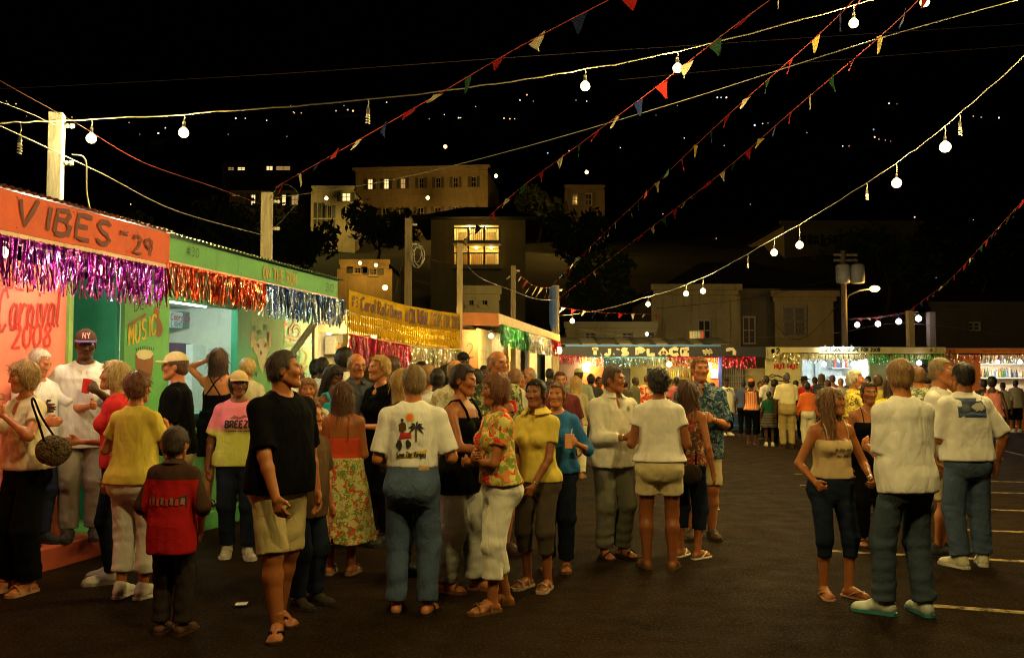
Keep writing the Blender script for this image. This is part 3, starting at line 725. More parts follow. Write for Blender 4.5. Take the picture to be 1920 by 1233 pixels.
    # ---- bottom
    if bottom:
        bk, bm_ = bottom[0], bottom[1]
        F = Field(lo, hi, hC); fo = sines(seed+7, 5, 26, (1, 1, .6)); e = .010
        wb = lambda x, y, z: .006*fo(x, y, z)
        fold2 = sines(seed+9, 4, 60, (.5, .5, 1.5))
        if bk == 'skirt':
            zh = bottom[2]*H; fl_ = bottom[3] if len(bottom) > 3 else .06; zw = .605*H
            def fn(x, y, z):
                t = np.clip((zw-z)/(zw-zh), 0, 1); aa = a_t[3]*.93+e+(fl_*H+.01)*t**.8; bb = b_t[3]*.97+e+(fl_*H+.012)*t**.8
                th_ = np.arctan2(y-.01*H, x); q_ = np.sqrt((x/aa)**2+((y-.01*H)/bb)**2)
                d = (q_-1)*np.minimum(aa, bb) + .016*t*np.sin(11*th_+2*np.sin(3*th_+seed))+.006*fo(x, y, z)
                return np.maximum(d, np.maximum(zh-z + .01*np.sin(5*th_), z-zw))
            F.op(fn, (-.3*H, -.3*H, zh), (.3*H, .3*H, zw), 0)
        else:
            untuck = bool(top) and (dict(hem=.515 if f else .50, **{}) if len(top) < 3 else dict(dict(hem=.5), **top[2]))['hem'] < .57
            torso(F, e if untuck else e+.010, .44, .572 if untuck else .603, k=.02, wob=wb)
            F.cone(T((0, .0, .462)), T((0, .02, .478)), .034*H, .036*H, .03)
            for sgn in (-1, 1): F.ell(T((sgn*.045, .040, .497)), np.array([.049, .037, .055])*H*(1+.6*(g-1))+e*.5, .045)
            for i, (hp, kn, an, fyaw) in enumerate(legs):
                L = bottom[2] if len(bottom) > 2 else (1.97 if bk == 'pants' else 1.5)   # 0 hip .. 1 knee .. 2 ankle
                w = bottom[3] if len(bottom) > 3 else .02
                if L <= 1.02:
                    en = hp+(kn-hp)*L; F.cone(hp, en, rL[0]+.008, max(rL[0]+(rL[1]-rL[0])*L, rL[1])+w, .03, cut=1)
                else:
                    F.cone(hp, kn, rL[0]+.008, rL[1]+.012+w*.6, .03); en = kn+(an-kn)*(L-1)
                    rr = rL[2]+(rL[3]-rL[2])*(L-1); F.cone(kn+np.array([0, .006*H, 0]), en, rL[1]+.008+w*.5, rr+w+.004, .03, cut=1)
                    if L > 1.6:
                        an_ = an[2]
            amp = .0062 if hC < .016 else .003
            X, Y, Z = F.x[:, None, None], F.y[None, :, None], F.z[None, None, :]
            lowz = np.exp(-((F.z-.10*H)/(.07*H))**2)+.7*np.exp(-((F.z-.28*H)/(.05*H))**2)+.6*np.exp(-((F.z-.46*H)/(.05*H))**2)+.35
            if lod < 2: F.A = F.A + (amp*lowz[None, None, :]*fold2(X, Y, Z)).astype(np.float32)
        V, Q = F.mesh(); nm = {'skirt': 'skirt', 'shorts': 'shorts'}.get(bk, 'trousers')
        link(nm, npmesh(nm, V, Q, True), bm_, root)
        if len(bottom) > 4 and lod < 2:
            bb_ = BVHTree.FromPolygons([Vector(v) for v in V], Q.tolist())
            for fnp in bottom[4]: fnp(root, bb_, T, H)
    # ---- top
    shirt = None
    if top:
        tk_, tm = top[0], top[1]; o_ = dict(hem=.50, sl=.75, loose=.7, ease=.014, neck='crew', open=0)
        if f: o_.update(hem=.515, sl=.55, loose=.35, ease=.010)
        if tk_ == 'tank': o_.update(sl=0, loose=.15, ease=.008)
        if tk_ == 'long': o_.update(sl=1.92)
        if len(top) > 2: o_.update(top[2])
        F = Field(lo, hi, hC); fo = sines(seed+3, 6, 24, (1, 1, .5)); fo2 = sines(seed+5, 5, 55, (1, 1, .6))
        am = .0065*o_['loose']+.003
        wb = lambda x, y, z: am*fo(x, y, z)+.0025*fo2(x, y, z)
        torso(F, o_['ease'], o_['hem'], None, drape=o_['loose'], k=.0, wob=wb if lod < 2 else None, low=(.013+max(0, (bottom[3] if bottom and bottom[0] != 'skirt' and len(bottom) > 3 else .02)-.02)*.7) if o_['hem'] < .57 else 0.0)
        e = o_['ease']
        for sgn, (S, E, Wp, fd, nn, th, curl) in zip((-1, 1), arms_):
            F.cone(T((sgn*.022, .014, .832)), T((sgn*.86*shw/H, .010, .792)), .022*H+e*.8, .027*H+e*.8, .03)
            if f and not kid: F.ell(T((sgn*.040, -.048, .715)), np.array([.037, .037, .040])*H*g+e*.5, .03)
            if o_['sl'] > 0:
                F.ell(S, np.array([.031, .032, .035])*H*sl+e*.8, .03); L = o_['sl']; fl_ = .004+.022*o_['loose']
                if L <= 1: F.cone(S, S+(E-S)*L, rA[0]+e, rA[0]+(rA[1]-rA[0])*L+e+fl_, .025, cut=1)
                else:
                    F.cone(S, E, rA[0]+e, rA[1]+e+.008, .025); en = E+(Wp-E)*(L-1); F.cone(E, en, rA[1]+e+.006, rA[3]+e+.008, .025, cut=1)
        nk = o_['neck']; w_ = 1.25 if f else 1.0
        if lod < 2:
            X, Y, Z = F.x[:, None, None], F.y[None, :, None], F.z[None, None, :]
            F.A = F.A + (.0042*fo2(X*1.7, Y*1.7, Z*1.1+.8*Y)).astype(np.float32)
        if tk_ == 'tank':
            zc = o_.get('cut', .755)*H
            dz = o_.get('cutb', .70)*H
            def fn(x, y, z):
                X, Y, Z = x-O[0], y-O[1], z-O[2]; qy = Rt[0][1]*X+Rt[1][1]*Y+Rt[2][1]*Z; qz = Rt[0][2]*X+Rt[1][2]*Y+Rt[2][2]*Z+.53*H
                return (np.where(qy < 0, zc, dz+(zc-dz)*np.exp(-qy/.03))-qz) + 0*X
            F.op(fn, lo, hi, 0.0, sub=True, pad=.2)
        else:
            F.ell(T((0, -.012, .868)), np.array([.046*w_, .058, .042])*H, .008, sub=True)
            if nk == 'v': F.ell(T((0, -.085, .815)), np.array([.036, .06, .072])*H, .006, sub=True)
            if nk == 'scoop': F.ell(T((0, -.085, .825)), np.array([.060, .06, .055])*H, .006, sub=True)
            if nk == 'open': F.ell(T((0, -.10, .825)), np.array([.020, .07, .058])*H, .006, sub=True)
        V, Q = F.mesh(); nm = 'top' if tk_ == 'tank' else 'shirt'
        shirt = link(nm, npmesh(nm, V, Q, True), tm, root); shirt_bvh = BVHTree.FromPolygons([Vector(v) for v in V], Q.tolist()) if (lod < 2 and ('prints' in o_)) else None
        if tk_ == 'tank':
            for sgn in (-1, 1):
                b = MB(); zc = o_.get('cut', .755); dz = o_.get('cutb', .70); x2 = -sgn if o_.get('xback') else sgn
                b.tube([T((sgn*.052, -.066*g, zc-.01)), T((sgn*.055, -.050*g, .795)), T((sgn*.056, -.012, .842)), T((sgn*.054, .028, .832)), T((sgn*.050*(.3 if o_.get('xback') else 1), .066, .79)), T((x2*.05, .068*g, dz-.005))], .005*m*(o_.get('strap', 1)), 5)
                b.build('strap', tm, root, True)
        if o_.get('collar'):
            b = MB(); cr = .044*H; ring = []
            for i in range(15):
                a = -math.pi*.5+.35+(2*math.pi-.7)*i/14; ring.append((math.cos(a), math.sin(a)))
            vs = []; fs = []
            for (cx, sy_) in ring:
                c0 = T((cx*.040*w_, .006+sy_*.046, .842+.006*sy_)); c1 = T((cx*.037*w_, .004+sy_*.043, .866+.008*sy_)); c2 = T((cx*.062*w_, .004+sy_*.070, .838+.004*sy_))
                vs += [c0, c1, c2]
            for i in range(14): fs += [(i*3, i*3+3, i*3+4, i*3+1), (i*3+1, i*3+4, i*3+5, i*3+2)]
            b.add(vs, fs).build('collar', tm, root, True)
        for fnp in o_.get('prints', ()): fnp(root, shirt_bvh, T, H)
    # ---- extras
    for ex in extras:
        k = ex[0]
        if k == 'cap':
            F = Field(hc-np.array([.17, .17, .05])*s, hc+np.array([.17, .17, .16])*s, hH)
            F.ell(hp_((0, .008, .035)), np.array([.089, .108, .098])*s, 0, HM)
            pl = hp_((0, -.03, .040)); nz = HM @ np.array([0, -.10, 1.0])
            F.op(lambda x, y, z: (pl[0]-x)*-nz[0]+(pl[1]-y)*-nz[1]+(pl[2]-z)*-nz[2], hc-.3, hc+.3, 0, sub=True, pad=0) if False else None
            A = (F.x[:, None, None]-pl[0])*nz[0]+(F.y[None, :, None]-pl[1])*nz[1]+(F.z[None, None, :]-pl[2])*nz[2]
            F.A = np.maximum(F.A, -A)
            V, Q = F.mesh(); cp = link('cap', npmesh('cap', V, Q, True), cloth(ex[1], var=.2), root)
            b = MB(); n_ = 9; vs = []
            bw = ex[3] if len(ex) > 3 else 0
            for i in range(n_+1):
                a = math.pi*(i/n_); x, y = math.cos(a), math.sin(a)
                i0 = hp_((x*.080, -.045-y*.048, .050)); o0 = hp_((x*.086, -.048-y*.118, .036+.018*(1-abs(x))))
                vs += [i0, o0, i0+HM@np.array([0, 0, -.008*s]), o0+HM@np.array([0, 0, -.008*s])]
            fs = []
            for i in range(n_): fs += [(i*4, i*4+4, i*4+5, i*4+1), (i*4+2, i*4+3, i*4+7, i*4+6), (i*4+1, i*4+5, i*4+7, i*4+3), (i*4, i*4+2, i*4+6, i*4+4)]
            b.add(vs, fs).build('brim', cloth(ex[2], var=.2), cp, True)
            if len(ex) > 3 and ex[3]: 
                tb = MB(); stroke_text(tb, ex[3][0], lambda u, v: hp_(((u-.5)*.055, -.1045+.004*abs(u-.5)*8-(.012 if v < .5 else 0)+.02*v, .068+v*.045)), .12, .008*s)
                tb.build('emblem', ex[3][1], cp)
        elif k == 'hat':
            b = MB(); ax = HM @ np.array([0, .1, 1.0])
            b.lathe(hp_((0, .01, .055)), [(.15*s, 0), (.152*s, .006*s), (.09*s, .012*s), (.088*s, .05*s), (.075*s, .085*s), (.03*s, .095*s)], 18, ax); b.build('hat', cloth(ex[1]), root, True)
        elif k == 'glasses':
            b = MB()
            for q in (-1, 1):
                ring = [hp_((q*.033+.022*math.cos(a), -.104+.0*q, .004+.017*math.sin(a))) for a in np.linspace(0, 2*math.pi, 13)]
                b.tube(ring, .0016*s, 4, False); b.tube([hp_((q*.055, -.102, .008)), hp_((q*.074, -.06, .010)), hp_((q*.079, .02, .004))], .0018*s, 4)
            b.tube([hp_((-.012, -.106, .008)), hp_((0, -.110, .010)), hp_((.012, -.106, .008))], .0016*s, 4)
            b.build('glasses', flat(ex[1] if len(ex) > 1 else (.25, .22, .18), .25, .6), root)
        elif k == 'tache':
            b = MB(); b.tube([hp_((-.030, -.076, -.062)), hp_((-.016, -.092, -.046)), hp_((0, -.0965, -.042)), hp_((.016, -.092, -.046)), hp_((.030, -.076, -.062))], [.004*s, .009*s, .0075*s, .009*s, .004*s], 7); b.build('moustache', hairmat(tuple(ex[1])), root, True)
        elif k == 'beard':
            F = Field(hc-.16*s, hc+.1*s, hH); sn = sines(seed, 4, 150); F.ell(hp_((0, -.050, -.085)), np.array([.056, .052, .050])*s, 0, HM, wob=lambda x, y, z: .004*sn(x, y, z))
            F.ell(hp_((0, -.095, -.010)), np.array([.05, .05, .042])*s, .006, HM, sub=True); F.ell(hp_((0, -.105, -.060)), np.array([.018, .02, .008])*s, .004, HM, sub=True)
            V, Q = F.mesh(); link('beard', npmesh('beard', V, Q, True), hairmat(tuple(ex[1])), root)
        elif k == 'headband':
            b = MB(); b.tube([hp_((.088*math.cos(a), .0+.02*math.sin(a)+.0, .035+.09*math.sin(a))) for a in np.linspace(-.3, math.pi+.3, 15)], .006*s, 5); b.build('headband', flat(ex[1]), root)
        elif k == 'watch':
            S, E, Wp, fd, nn, th, curl = arms_[ex[1]]; b = MB(); b.lathe(Wp-fd*.03, [(rA[3]*1.06, -.009), (rA[3]*1.16, -.006), (rA[3]*1.16, .006), (rA[3]*1.06, .009)], 12, fd); b.build('wristwatch', flat(ex[2] if len(ex) > 2 else (.5, .42, .25), .25, .8), root)
        elif k == 'necklace':
            b = MB(); r_ = [T((.040*math.sin(a)*1.0, .012-.075*math.cos(a)*(1.12 if abs(a) < 1.2 else .55), .848-.05*max(0, math.cos(a))-(.045 if abs(a) < .1 else 0)*ex[2])) for a in np.linspace(-2.2, 2.2, 17)]
            b.tube(r_, .0028*m, 4); b.sphere(r_[8]+np.array([0, -.004, -.008]), .011*m, 8, 5); b.build('necklace', flat(ex[1], .3, .8), root)
        elif k == 'belt':
            def ring_at(zf, e_):
                return [T((np.interp(zf*H, zt, a_t)/H*math.cos(a)*e_, (np.interp(zf*H, zt, c_t)+np.interp(zf*H, zt, b_t)*math.sin(a)*e_)/H, zf)) for a in np.linspace(0, 2*math.pi, 25)]
            b = MB(); r1, r2 = ring_at(.583, 1.14), ring_at(.603, 1.13); b.add(r1+r2, [(i, i+1, i+26, i+25) for i in range(24)]); b.build('belt', flat(ex[1], .5), root, True)
        elif k == 'cup':   # held drink: a thing of its own
            S, E, Wp, fd, nn, th, curl = arms_[ex[1]]; hs = m*(1 if not f else .9)
            c = Wp+fd*.085*hs+nn*.042*hs; Mw = Matrix.Translation(P0) @ Matrix.Rotation(R(yaw), 4, 'Z')
            ax = th if th[2] > 0 else -th
            ax = ax*.6+np.array([0, 0, .6]); ax /= np.linalg.norm(ax)
            cw = Mw @ Vector(c); aw = Mw.to_3x3() @ Vector(ax)
            ct = empty('drink_cup', cw-aw*.06, 0, ex[3], 'cup', 'drinks held in the crowd'); bb = MB()
            bb.lathe(-aw*0, [(.030, 0), (.0315, .004), (.041, .118), (.0425, .121), (.0395, .117), (.031, .012)], 16, aw); bb.build('cup_wall', ex[2], ct, True)
            if len(ex) > 4:
                bb = MB(); bb.lathe(aw*.012, [(.0305, 0), (.0372, .078), (.0370, .079)], 16, aw); bb.build('drink', flat(ex[4], .2), ct, True)
            if len(ex) > 5: bb = MB(); bb.tube([aw*.02, aw*.17+Vector((.02, 0, 0))], .003, 6); bb.build('straw', flat((.8, .8, .75)), ct)
    return dict(root=root, T=T, H=H, arms=arms_, P=P0, yaw=yaw, M=Matrix.Translation(P0) @ Matrix.Rotation(R(yaw), 4, 'Z'), hp=hp_)
# ================================================================== the setting
rs = random.Random(11)
def st(o): o['kind'] = 'structure'; return o
# ---- asphalt
def asphalt():
    t = NT('asphalt'); co = t.coords()
    a = t.noise(co, .25, 5, .6); b = t.noise(co, 3.2, 4, .6); g = t.noise(co, 140, 3, .7); sp = t.noise(co, 48, 2, .7)
    col = t.ramp(a, [(.3, (.014, .0078, .0031)), (.7, (.027, .0150, .0060))])
    col = t.mix(t.ramp(b, [(.52, (0, 0, 0)), (.75, (.5, .5, .5))]), col, (.011, .0062, .0027))
    st_ = t.noise(co, .9, 4, .6, .5); col = t.mix(t.ramp(st_, [(.56, (0, 0, 0)), (.66, (.55, .55, .55))]), col, (.009, .0052, .0024))
    col = t.mix(t.ramp(sp, [(.54, (0, 0, 0)), (.66, (.75, .75, .75))]), col, (.082, .050, .021))
    return t.fin(col, t.ramp(b, [(.3, (.62,)*3), (.7, (.85,)*3)]), t.bump(g, 1.0, .02), 0, .03)
gm = npmesh('ground', [(-900, -60, 0), (900, -60, 0), (900, 1500, 0), (-900, 1500, 0)], [(0, 1, 2, 3)])
st(link('ground', gm, asphalt()))
# worn white parking lines
def worn_line():
    t = NT('worn_line_paint'); co = t.coords(); n = t.noise(co, 9, 5, .7); 
    return t.fin(t.ramp(n, [(.38, (.03, .022, .012)), (.6, (.36, .27, .12))]), .85, None, 0, .1)
for (x0, y0, x1, y1) in [(1730, 1134, 1990, 1154), (1545, 1032, 1990, 1056), (1790, 992, 1990, 1000), (1800, 953, 1990, 960), (1750, 921, 1990, 926), (1500, 909, 1540, 911), (1800, 901, 1990, 905), (1870, 842, 1930, 856), (1490, 888, 1545, 890)]:
    a, b = pz(x0, y0, 0), pz(x1, y1, 0); d = (b-a).normalized(); n = Vector((-d.y, d.x, 0))*.05
    o = link('parking_line', npmesh('parking_line', [a-n+Vector((0,0,.004)), b-n+Vector((0,0,.004)), b+n+Vector((0,0,.004)), a+n+Vector((0,0,.004))], [(0, 1, 2, 3)]), worn_line()); st(o)
pa = [pz(x, y, .004) for x, y in ((1290, 955), (1350, 955), (1345, 945), (1292, 943))]
st(link('paint_patch', npmesh('paint_patch', pa, [(0, 1, 2, 3)]), worn_line()))
tag(MB().hexa([pz(440+x, 1130+y, z) for z in (.002, .02) for x, y in ((0, 4), (22, 3), (26, -3), (3, -1))]).build('litter_scrap', flat((.6, .58, .5))), 'crumpled white paper scrap on asphalt near khaki shorts man', 'litter')

# ---- hillside
def hz(x, y):
    z = np.interp(y, [40, 55, 75, 120, 200, 320, 500, 720], [-.3, .6, 7, 19, 42, 86, 160, 215])
    return z + (2.5*math.sin(x*.05+1)*math.sin(y*.04) + 4*math.sin(x*.013+y*.02))*min(1, max(0, (y-60)/80))
xs = np.linspace(-420, 520, 70); ys = np.concatenate([np.linspace(40, 130, 26), np.linspace(138, 740, 34)])
hv = [(x*(.35+.65*y/740)*1.1, y, hz(x*(.35+.65*y/740)*1.1, y)+rs.uniform(-.5, .5)*min(3, (y-45)/50 if y > 45 else 0)) for y in ys for x in xs]
hf = np.array([(j*70+i, j*70+i+1, (j+1)*70+i+1, (j+1)*70+i) for j in range(len(ys)-1) for i in range(69)])
st(link('hillside', npmesh('hillside', hv, hf, True), paint((.022, .028, .014), .95, .5, .15, .4)))
def hill_hit(px, py, lift=0):
    for y in np.arange(60, 720, 2.0):
        p = pd(px, py, y)
        if p.z < hz(p.x, p.y)+lift: return p
    return pd(px, py, 700)
hl = [(15,195),(30,195),(50,218),(135,220),(242,230),(262,252),(297,250),(428,252),(545,198),(442,222),(460,222),(500,226),(550,210),(552,212),(565,212),(538,256),(630,208),(645,198),(652,206),(662,208),(833,215),(860,221),(864,221),(805,223),(725,192),(945,222),(956,223),(965,223),(988,178),(892,200),(975,188),(1000,190),(835,275),(1027,287),(1067,283),(1080,188),(1163,277),(1230,216),(1270,198),(1283,259),(1358,273),(1450,250),(1345,183),(1352,183),(1362,183),(1415,235),(1430,232),(1440,231),(1513,249),(1638,243),(1640,257),(1648,261),(1660,263),(1670,265),(1580,274),(1592,274),(1667,194),(1682,195),(1873,221),(1840,220),(1825,218),(1243,401),(1407,383),(1343,447),(1715,407),(1825,412),(1790,461),(1805,462),(245,383),(12,190),(310,240),(1100,190),(1755,520)]
for i, (x, y) in enumerate(hl):
    p = hill_hit(x, y, 3); r = .00085*p.y*rs.uniform(.35, 1.15)
    c = rs.choice([(1, .62, .2), (1, .75, .4), (1, .85, .65), (.7, .85, 1), (1, .45, .2), (1, .6, .5)])
    o = MB().sphere((0, 0, 0), r, 6, 4).build('house_light', glow(c, rs.choice((.5, .9, 1.6, 3.0)))); o.location = p
    tag(o, 'tiny distant lamp glowing on the dark hillside', 'lamp', 'house lights scattered over the hillside')

# ---- trees (crown of leaf faces on limbs)
def leafmat():
    t = NT('leaves'); n = t.noise(t.coords(), 1.2, 3)
    return t.fin(t.ramp(n, [(.3, (.018, .032, .010)), (.7, (.06, .085, .022))]), .7)
LEAF = leafmat()
def tree(px, ybase, ytop, wpx, y, label, n=1400, seed=0):
    r = random.Random(seed); b = pd(px, ybase, y); b.z = min(b.z, hz(b.x, y)+.3) if y > 45 else 0; top = pd(px, ytop, y).z; w = wpx/FPX*y/2; h = top-b.z
    t = empty('tree', b, 0, label, 'tree', 'dark trees among the buildings')
    m = MB(); m.tube([(0, 0, 0), (.1*w, 0, h*.3), (0, .05*w, h*.6)], [h*.035, h*.026, h*.016], 7)
    cl = []
    for i in range(13):
        a = r.uniform(0, 6.28); q = Vector((math.cos(a)*w*r.uniform(.25, .85), math.sin(a)*w*r.uniform(.2, .8), h*r.uniform(.5, .9)))
        m.tube([(0, 0, h*.35), q*.6+Vector((0, 0, h*.15)), q], [h*.014, h*.009, h*.003], 5); cl.append((q, r.uniform(.25, .48)*w))
    m.build('trunk', wood((.06, .045, .03)), t, True)
    V = []; ls = .012*y*.35
    for i in range(n):
        q, rr = r.choice(cl); d = Vector((r.gauss(0, 1), r.gauss(0, 1), r.gauss(0, .75))).normalized()*rr*r.uniform(.55, 1.05)
        c = q+d; u = Vector((r.gauss(0, 1), r.gauss(0, 1), r.gauss(0, 1))).normalized(); v = u.orthogonal().normalized(); s_ = ls*r.uniform(.6, 1.5)
        V += [c-u*s_, c+v*s_*.45, c+u*s_, c-v*s_*.45]
    tag(link('crown', npmesh('crown', np.array([tuple(v) for v in V]), np.arange(len(V)).reshape(-1, 4)), LEAF, t), kind='stuff')
for i, a in enumerate([(705, 480, 398, 150, 88, 'broad dark tree crown before the big three storey building'), (560, 500, 420, 170, 80, 'dark spreading tree left of the floodlit house wall'), (450, 520, 390, 200, 74, 'dark bushy tree behind the green stall roof'),
    (300, 540, 400, 190, 60, 'dark tree behind the tall white post'), (1085, 520, 395, 170, 82, 'dark tree right of the balcony house'), (1010, 440, 345, 90, 118, 'thin tree lit from below beside the big building'),
    (1660, 560, 430, 230, 70, 'black tree mass behind the street lamp'), (1130, 560, 470, 170, 62, 'dark tree mass above the low yellow building'), (1840, 560, 450, 230, 80, 'dark tree behind the far right warehouse')]):
    tree(*a, seed=i+3)

# ---- buildings: boxes given by picture columns at a depth
def building(name, x0, x1, ytop, y, dep, colr, label, wins=(), cornice=.25, floor_y=None, glowwin=None, roof=None, turn=0.0, lampcol=None, rise=.32, over=.5, group='buildings behind the stalls'):
    a = pd(x0, ytop, y); b = pd(x1, ytop, y); w = b.x-a.x; zt_ = a.z; zb = min(hz(a.x, y), hz(b.x, y))-1 if y > 45 else 0.0
    e = empty(name, ((a.x+b.x)/2, y, zb), turn, label, 'building', group); h = zt_-zb; W2 = w/2
    holes = []
    def lx(px): return pd(px, ytop, y).x-(a.x+b.x)/2
    def lz(py): return pd(x0, py, y).z-zb
    rects = [(lx(q[0]), lx(q[2]), lz(q[3]), lz(q[1]), q[4] if len(q) > 4 else 'dark') for q in wins]
    # front wall with real openings: grid of cells
    X = sorted(set([-W2, W2]+[v for r in rects for v in r[:2]])); Z = sorted(set([0, h]+[v for r in rects for v in r[2:4]]))
    m = MB(); th = .3
    for i in range(len(X)-1):
        for j in range(len(Z)-1):
            cx, cz = (X[i]+X[i+1])/2, (Z[j]+Z[j+1])/2
            if any(r[0] < cx < r[1] and r[2] < cz < r[3] for r in rects): continue
            m.box((X[i], 0, Z[j]), (X[i+1], th, Z[j+1]))
    m.box((-W2, th, 0), (-W2+.3, dep, h)); m.box((W2-.3, th, 0), (W2, dep, h)); m.box((-W2, dep, 0), (W2, dep+.3, h))
    m.build('wall', colr, e)
    if cornice: MB().box((-W2-cornice, -cornice, h-.12), (W2+cornice, .0-.003, h+.18)).box((-W2-cornice*.5, -cornice*.5, h-.35), (W2+cornice*.5, -.004, h-.125)).build('cornice', colr, e)
    if cornice and h > 7:
        for k in range(1, int(h/3.4)):
            MB().box((-W2-.06, -.07, h-k*3.4), (W2+.06, -.003, h-k*3.4+.16)).build('string_course', colr, e)
        for sx in (-1, 1): MB().box((sx*W2-.25, -.05, 0), (sx*W2+.25, -.004, h-.4)).build('corner_pilaster', colr, e)
    if roof == 'hip':
        ov = over; rz_ = w*rise/2
        MB().add([(-W2-ov, -ov, h), (W2+ov, -ov, h), (W2+ov, dep+ov, h), (-W2-ov, dep+ov, h), (-W2*.35, dep/2, h+rz_), (W2*.35, dep/2, h+rz_)], [(0, 1, 5, 4), (1, 2, 5), (2, 3, 4, 5), (3, 0, 4), (3, 2, 1, 0)]).build('roof', paint((.05, .035, .03), .9, .4, 1.2), e)
    else: MB().box((-W2, th, h-.3), (W2, dep, h-.02)).build('roof', paint((.06, .055, .05), .9), e)
    for r in rects:
        lit = r[4]; pm = {'porch': None, 'dark': flat((.012, .014, .016), .15), 'lit': glow((1, .72, .3), 1.5), 'dim': glow((1, .6, .2), .35), 'shut': wood((.05, .03, .02)), 'cool': glow((.85, 1, .7), 1.2), 'bars': flat((.03, .03, .025), .4), 'open': flat((.02, .018, .015), .9)}[lit]
        if lit == 'porch':
            pw_ = MB().box((r[0], 1.6, r[2]), (r[1], 1.65, r[3])); pw_.box((r[0]-.02, th+.002, r[2]), (r[0], 1.6, r[3])).box((r[1], th+.002, r[2]), (r[1]+.02, 1.6, r[3])).box((r[0], th+.002, r[3]), (r[1], 1.6, r[3]+.05)).box((r[0], th+.002, r[2]-.05), (r[1], 1.6, r[2]))
            pw_.build('porch_recess', plaster((.6, .5, .25), .3), e)
            for k in range(3):
                xx = r[0]+(r[1]-r[0])*(.2+.3*k); MB().box((xx-.4, 1.56, r[2]), (xx+.4, 1.595, r[2]+(r[3]-r[2])*.75)).build('door', wood((.25, .16, .06)), e)
            continue
        wnd = MB().box((r[0], th*.75, r[2]), (r[1], th*.8, r[3])).build('window', pm, e); fw = min(.12, (r[1]-r[0])*.12); f = MB()
        f.box((r[0], th*.45, r[2]), (r[0]+fw, th*.75-.01, r[3])).box((r[1]-fw, th*.45, r[2]), (r[1], th*.75-.01, r[3])).box((r[0]+fw, th*.45, r[3]-fw), (r[1]-fw, th*.75-.01, r[3])).box((r[0]+fw, th*.45, r[2]), (r[1]-fw, th*.75-.01, r[2]+fw))
        mx = (r[0]+r[1])/2; mz = (r[2]+r[3])/2
        f.box((mx-fw*.3, th*.5, r[2]+fw), (mx+fw*.3, th*.72, r[3]-fw)).box((r[0]+fw, th*.52, mz-fw*.3), (r[1]-fw, th*.70, mz+fw*.3)); f.build('frame', flat((.3, .25, .18)), wnd)
        if lit in ('dark', 'lit', 'dim') and r[1]-r[0] < 1.6:
            for sx in (0, 1):
                x0_ = r[0]-.42 if sx == 0 else r[1]+.05; MB().box((x0_, -.06, r[2]), (x0_+.37, -.008, r[3])).build('shutter_or_shade', flat((.05, .06, .04)), wnd)
        MB().box((r[0]-.1, -.10, r[2]-.12), (r[1]+.1, -.003, r[2]-.01)).build('sill', colr, wnd)
        if lit == 'bars':
            g_ = MB(); n_ = 9
            for k in range(n_): xx = r[0]+(r[1]-r[0])*(k+.5)/n_; g_.box((xx-.02, -.06, r[2]), (xx+.02, -.02, r[3]))
            for k in range(5): zz = r[2]+(r[3]-r[2])*(k+.5)/5; g_.box((r[0], -.015, zz-.02), (r[1], -.002, zz+.02))
            g_.build('window_bars', flat((.10, .09, .07), .5), wnd)
    return e, h, W2, lx, lz
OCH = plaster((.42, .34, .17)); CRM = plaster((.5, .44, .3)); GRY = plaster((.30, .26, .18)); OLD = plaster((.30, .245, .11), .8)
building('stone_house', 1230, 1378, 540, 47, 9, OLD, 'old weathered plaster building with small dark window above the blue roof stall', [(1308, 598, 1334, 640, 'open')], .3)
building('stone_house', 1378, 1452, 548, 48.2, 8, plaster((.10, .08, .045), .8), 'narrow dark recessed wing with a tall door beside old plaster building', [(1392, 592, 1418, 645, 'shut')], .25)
building('barred_house', 1452, 1562, 552, 47.5, 9, plaster((.24, .19, .085)), 'dim tan building with one large barred window behind cream stall', [(1466, 572, 1514, 632, 'bars')], .25)
building('dark_roof_house', 1262, 1575, 540, 58, 16, plaster((.08, .065, .04)), 'building under the big dark hipped roof behind the weathered wall', (), 0, roof='hip', over=1.0, rise=.5)
building('low_house', 1062, 1229, 610, 45, 8, plaster((.36, .29, .12)), 'low yellow wall building with brown shutters above the blue roof stall', [(1096, 622, 1118, 636, 'shut'), (1166, 622, 1187, 636, 'shut'), (1215, 622, 1228, 636, 'shut')], .12)
building('warehouse', 1748, 2060, 572, 50, 14, plaster((.07, .055, .04), .3), 'long dark warehouse at the far right edge', [(1815, 603, 1840, 620, 'open')], .2)
e_, *_ = building('hill_mansion', 1470, 1722, 418, 105, 16, GRY, 'dim columned mansion on the hill behind the street lamp', [(1520, 490, 1534, 520, 'cool'), (1540, 490, 1550, 520, 'dim'), (1500, 440, 1512, 458, 'dark'), (1525, 440, 1537, 458, 'dark'), (1560, 440, 1572, 458, 'dark'), (1625, 440, 1637, 458, 'dark'), (1660, 440, 1672, 458, 'dark')], .5)
# hill side, left
W3 = [(x, 333, x+10, 353, l) for x, l in ((687, 'lit'), (718, 'lit'), (750, 'dim'), (785, 'dark'), (817, 'dark'), (850, 'dark'), (884, 'dark'))]
W3 += [(x, 388, x+13, 410, 'dark') for x in (683, 715, 748, 782, 815, 848, 880)]
building('great_house', 668, 912, 316, 118, 14, plaster((.26, .21, .11)), 'large three storey pale building high on the hill with two lit windows', W3, .6, turn=R(-6))
building('balcony_house', 808, 985, 412, 70, 9, plaster((.34, .27, .12)), 'hip roofed house with two lit balconies in front of the large hill building', [(852, 422, 935, 450, 'porch'), (852, 461, 935, 495, 'porch')], 0, roof='hip', over=1.3, rise=.5)
building('flood_house', 588, 662, 352, 98, 6, plaster((.55, .46, .24)), 'floodlit yellow house wall left of the large hill building', [(596, 380, 602, 420, 'dark'), (614, 385, 622, 425, 'dark'), (640, 360, 658, 378, 'lit')], .2)
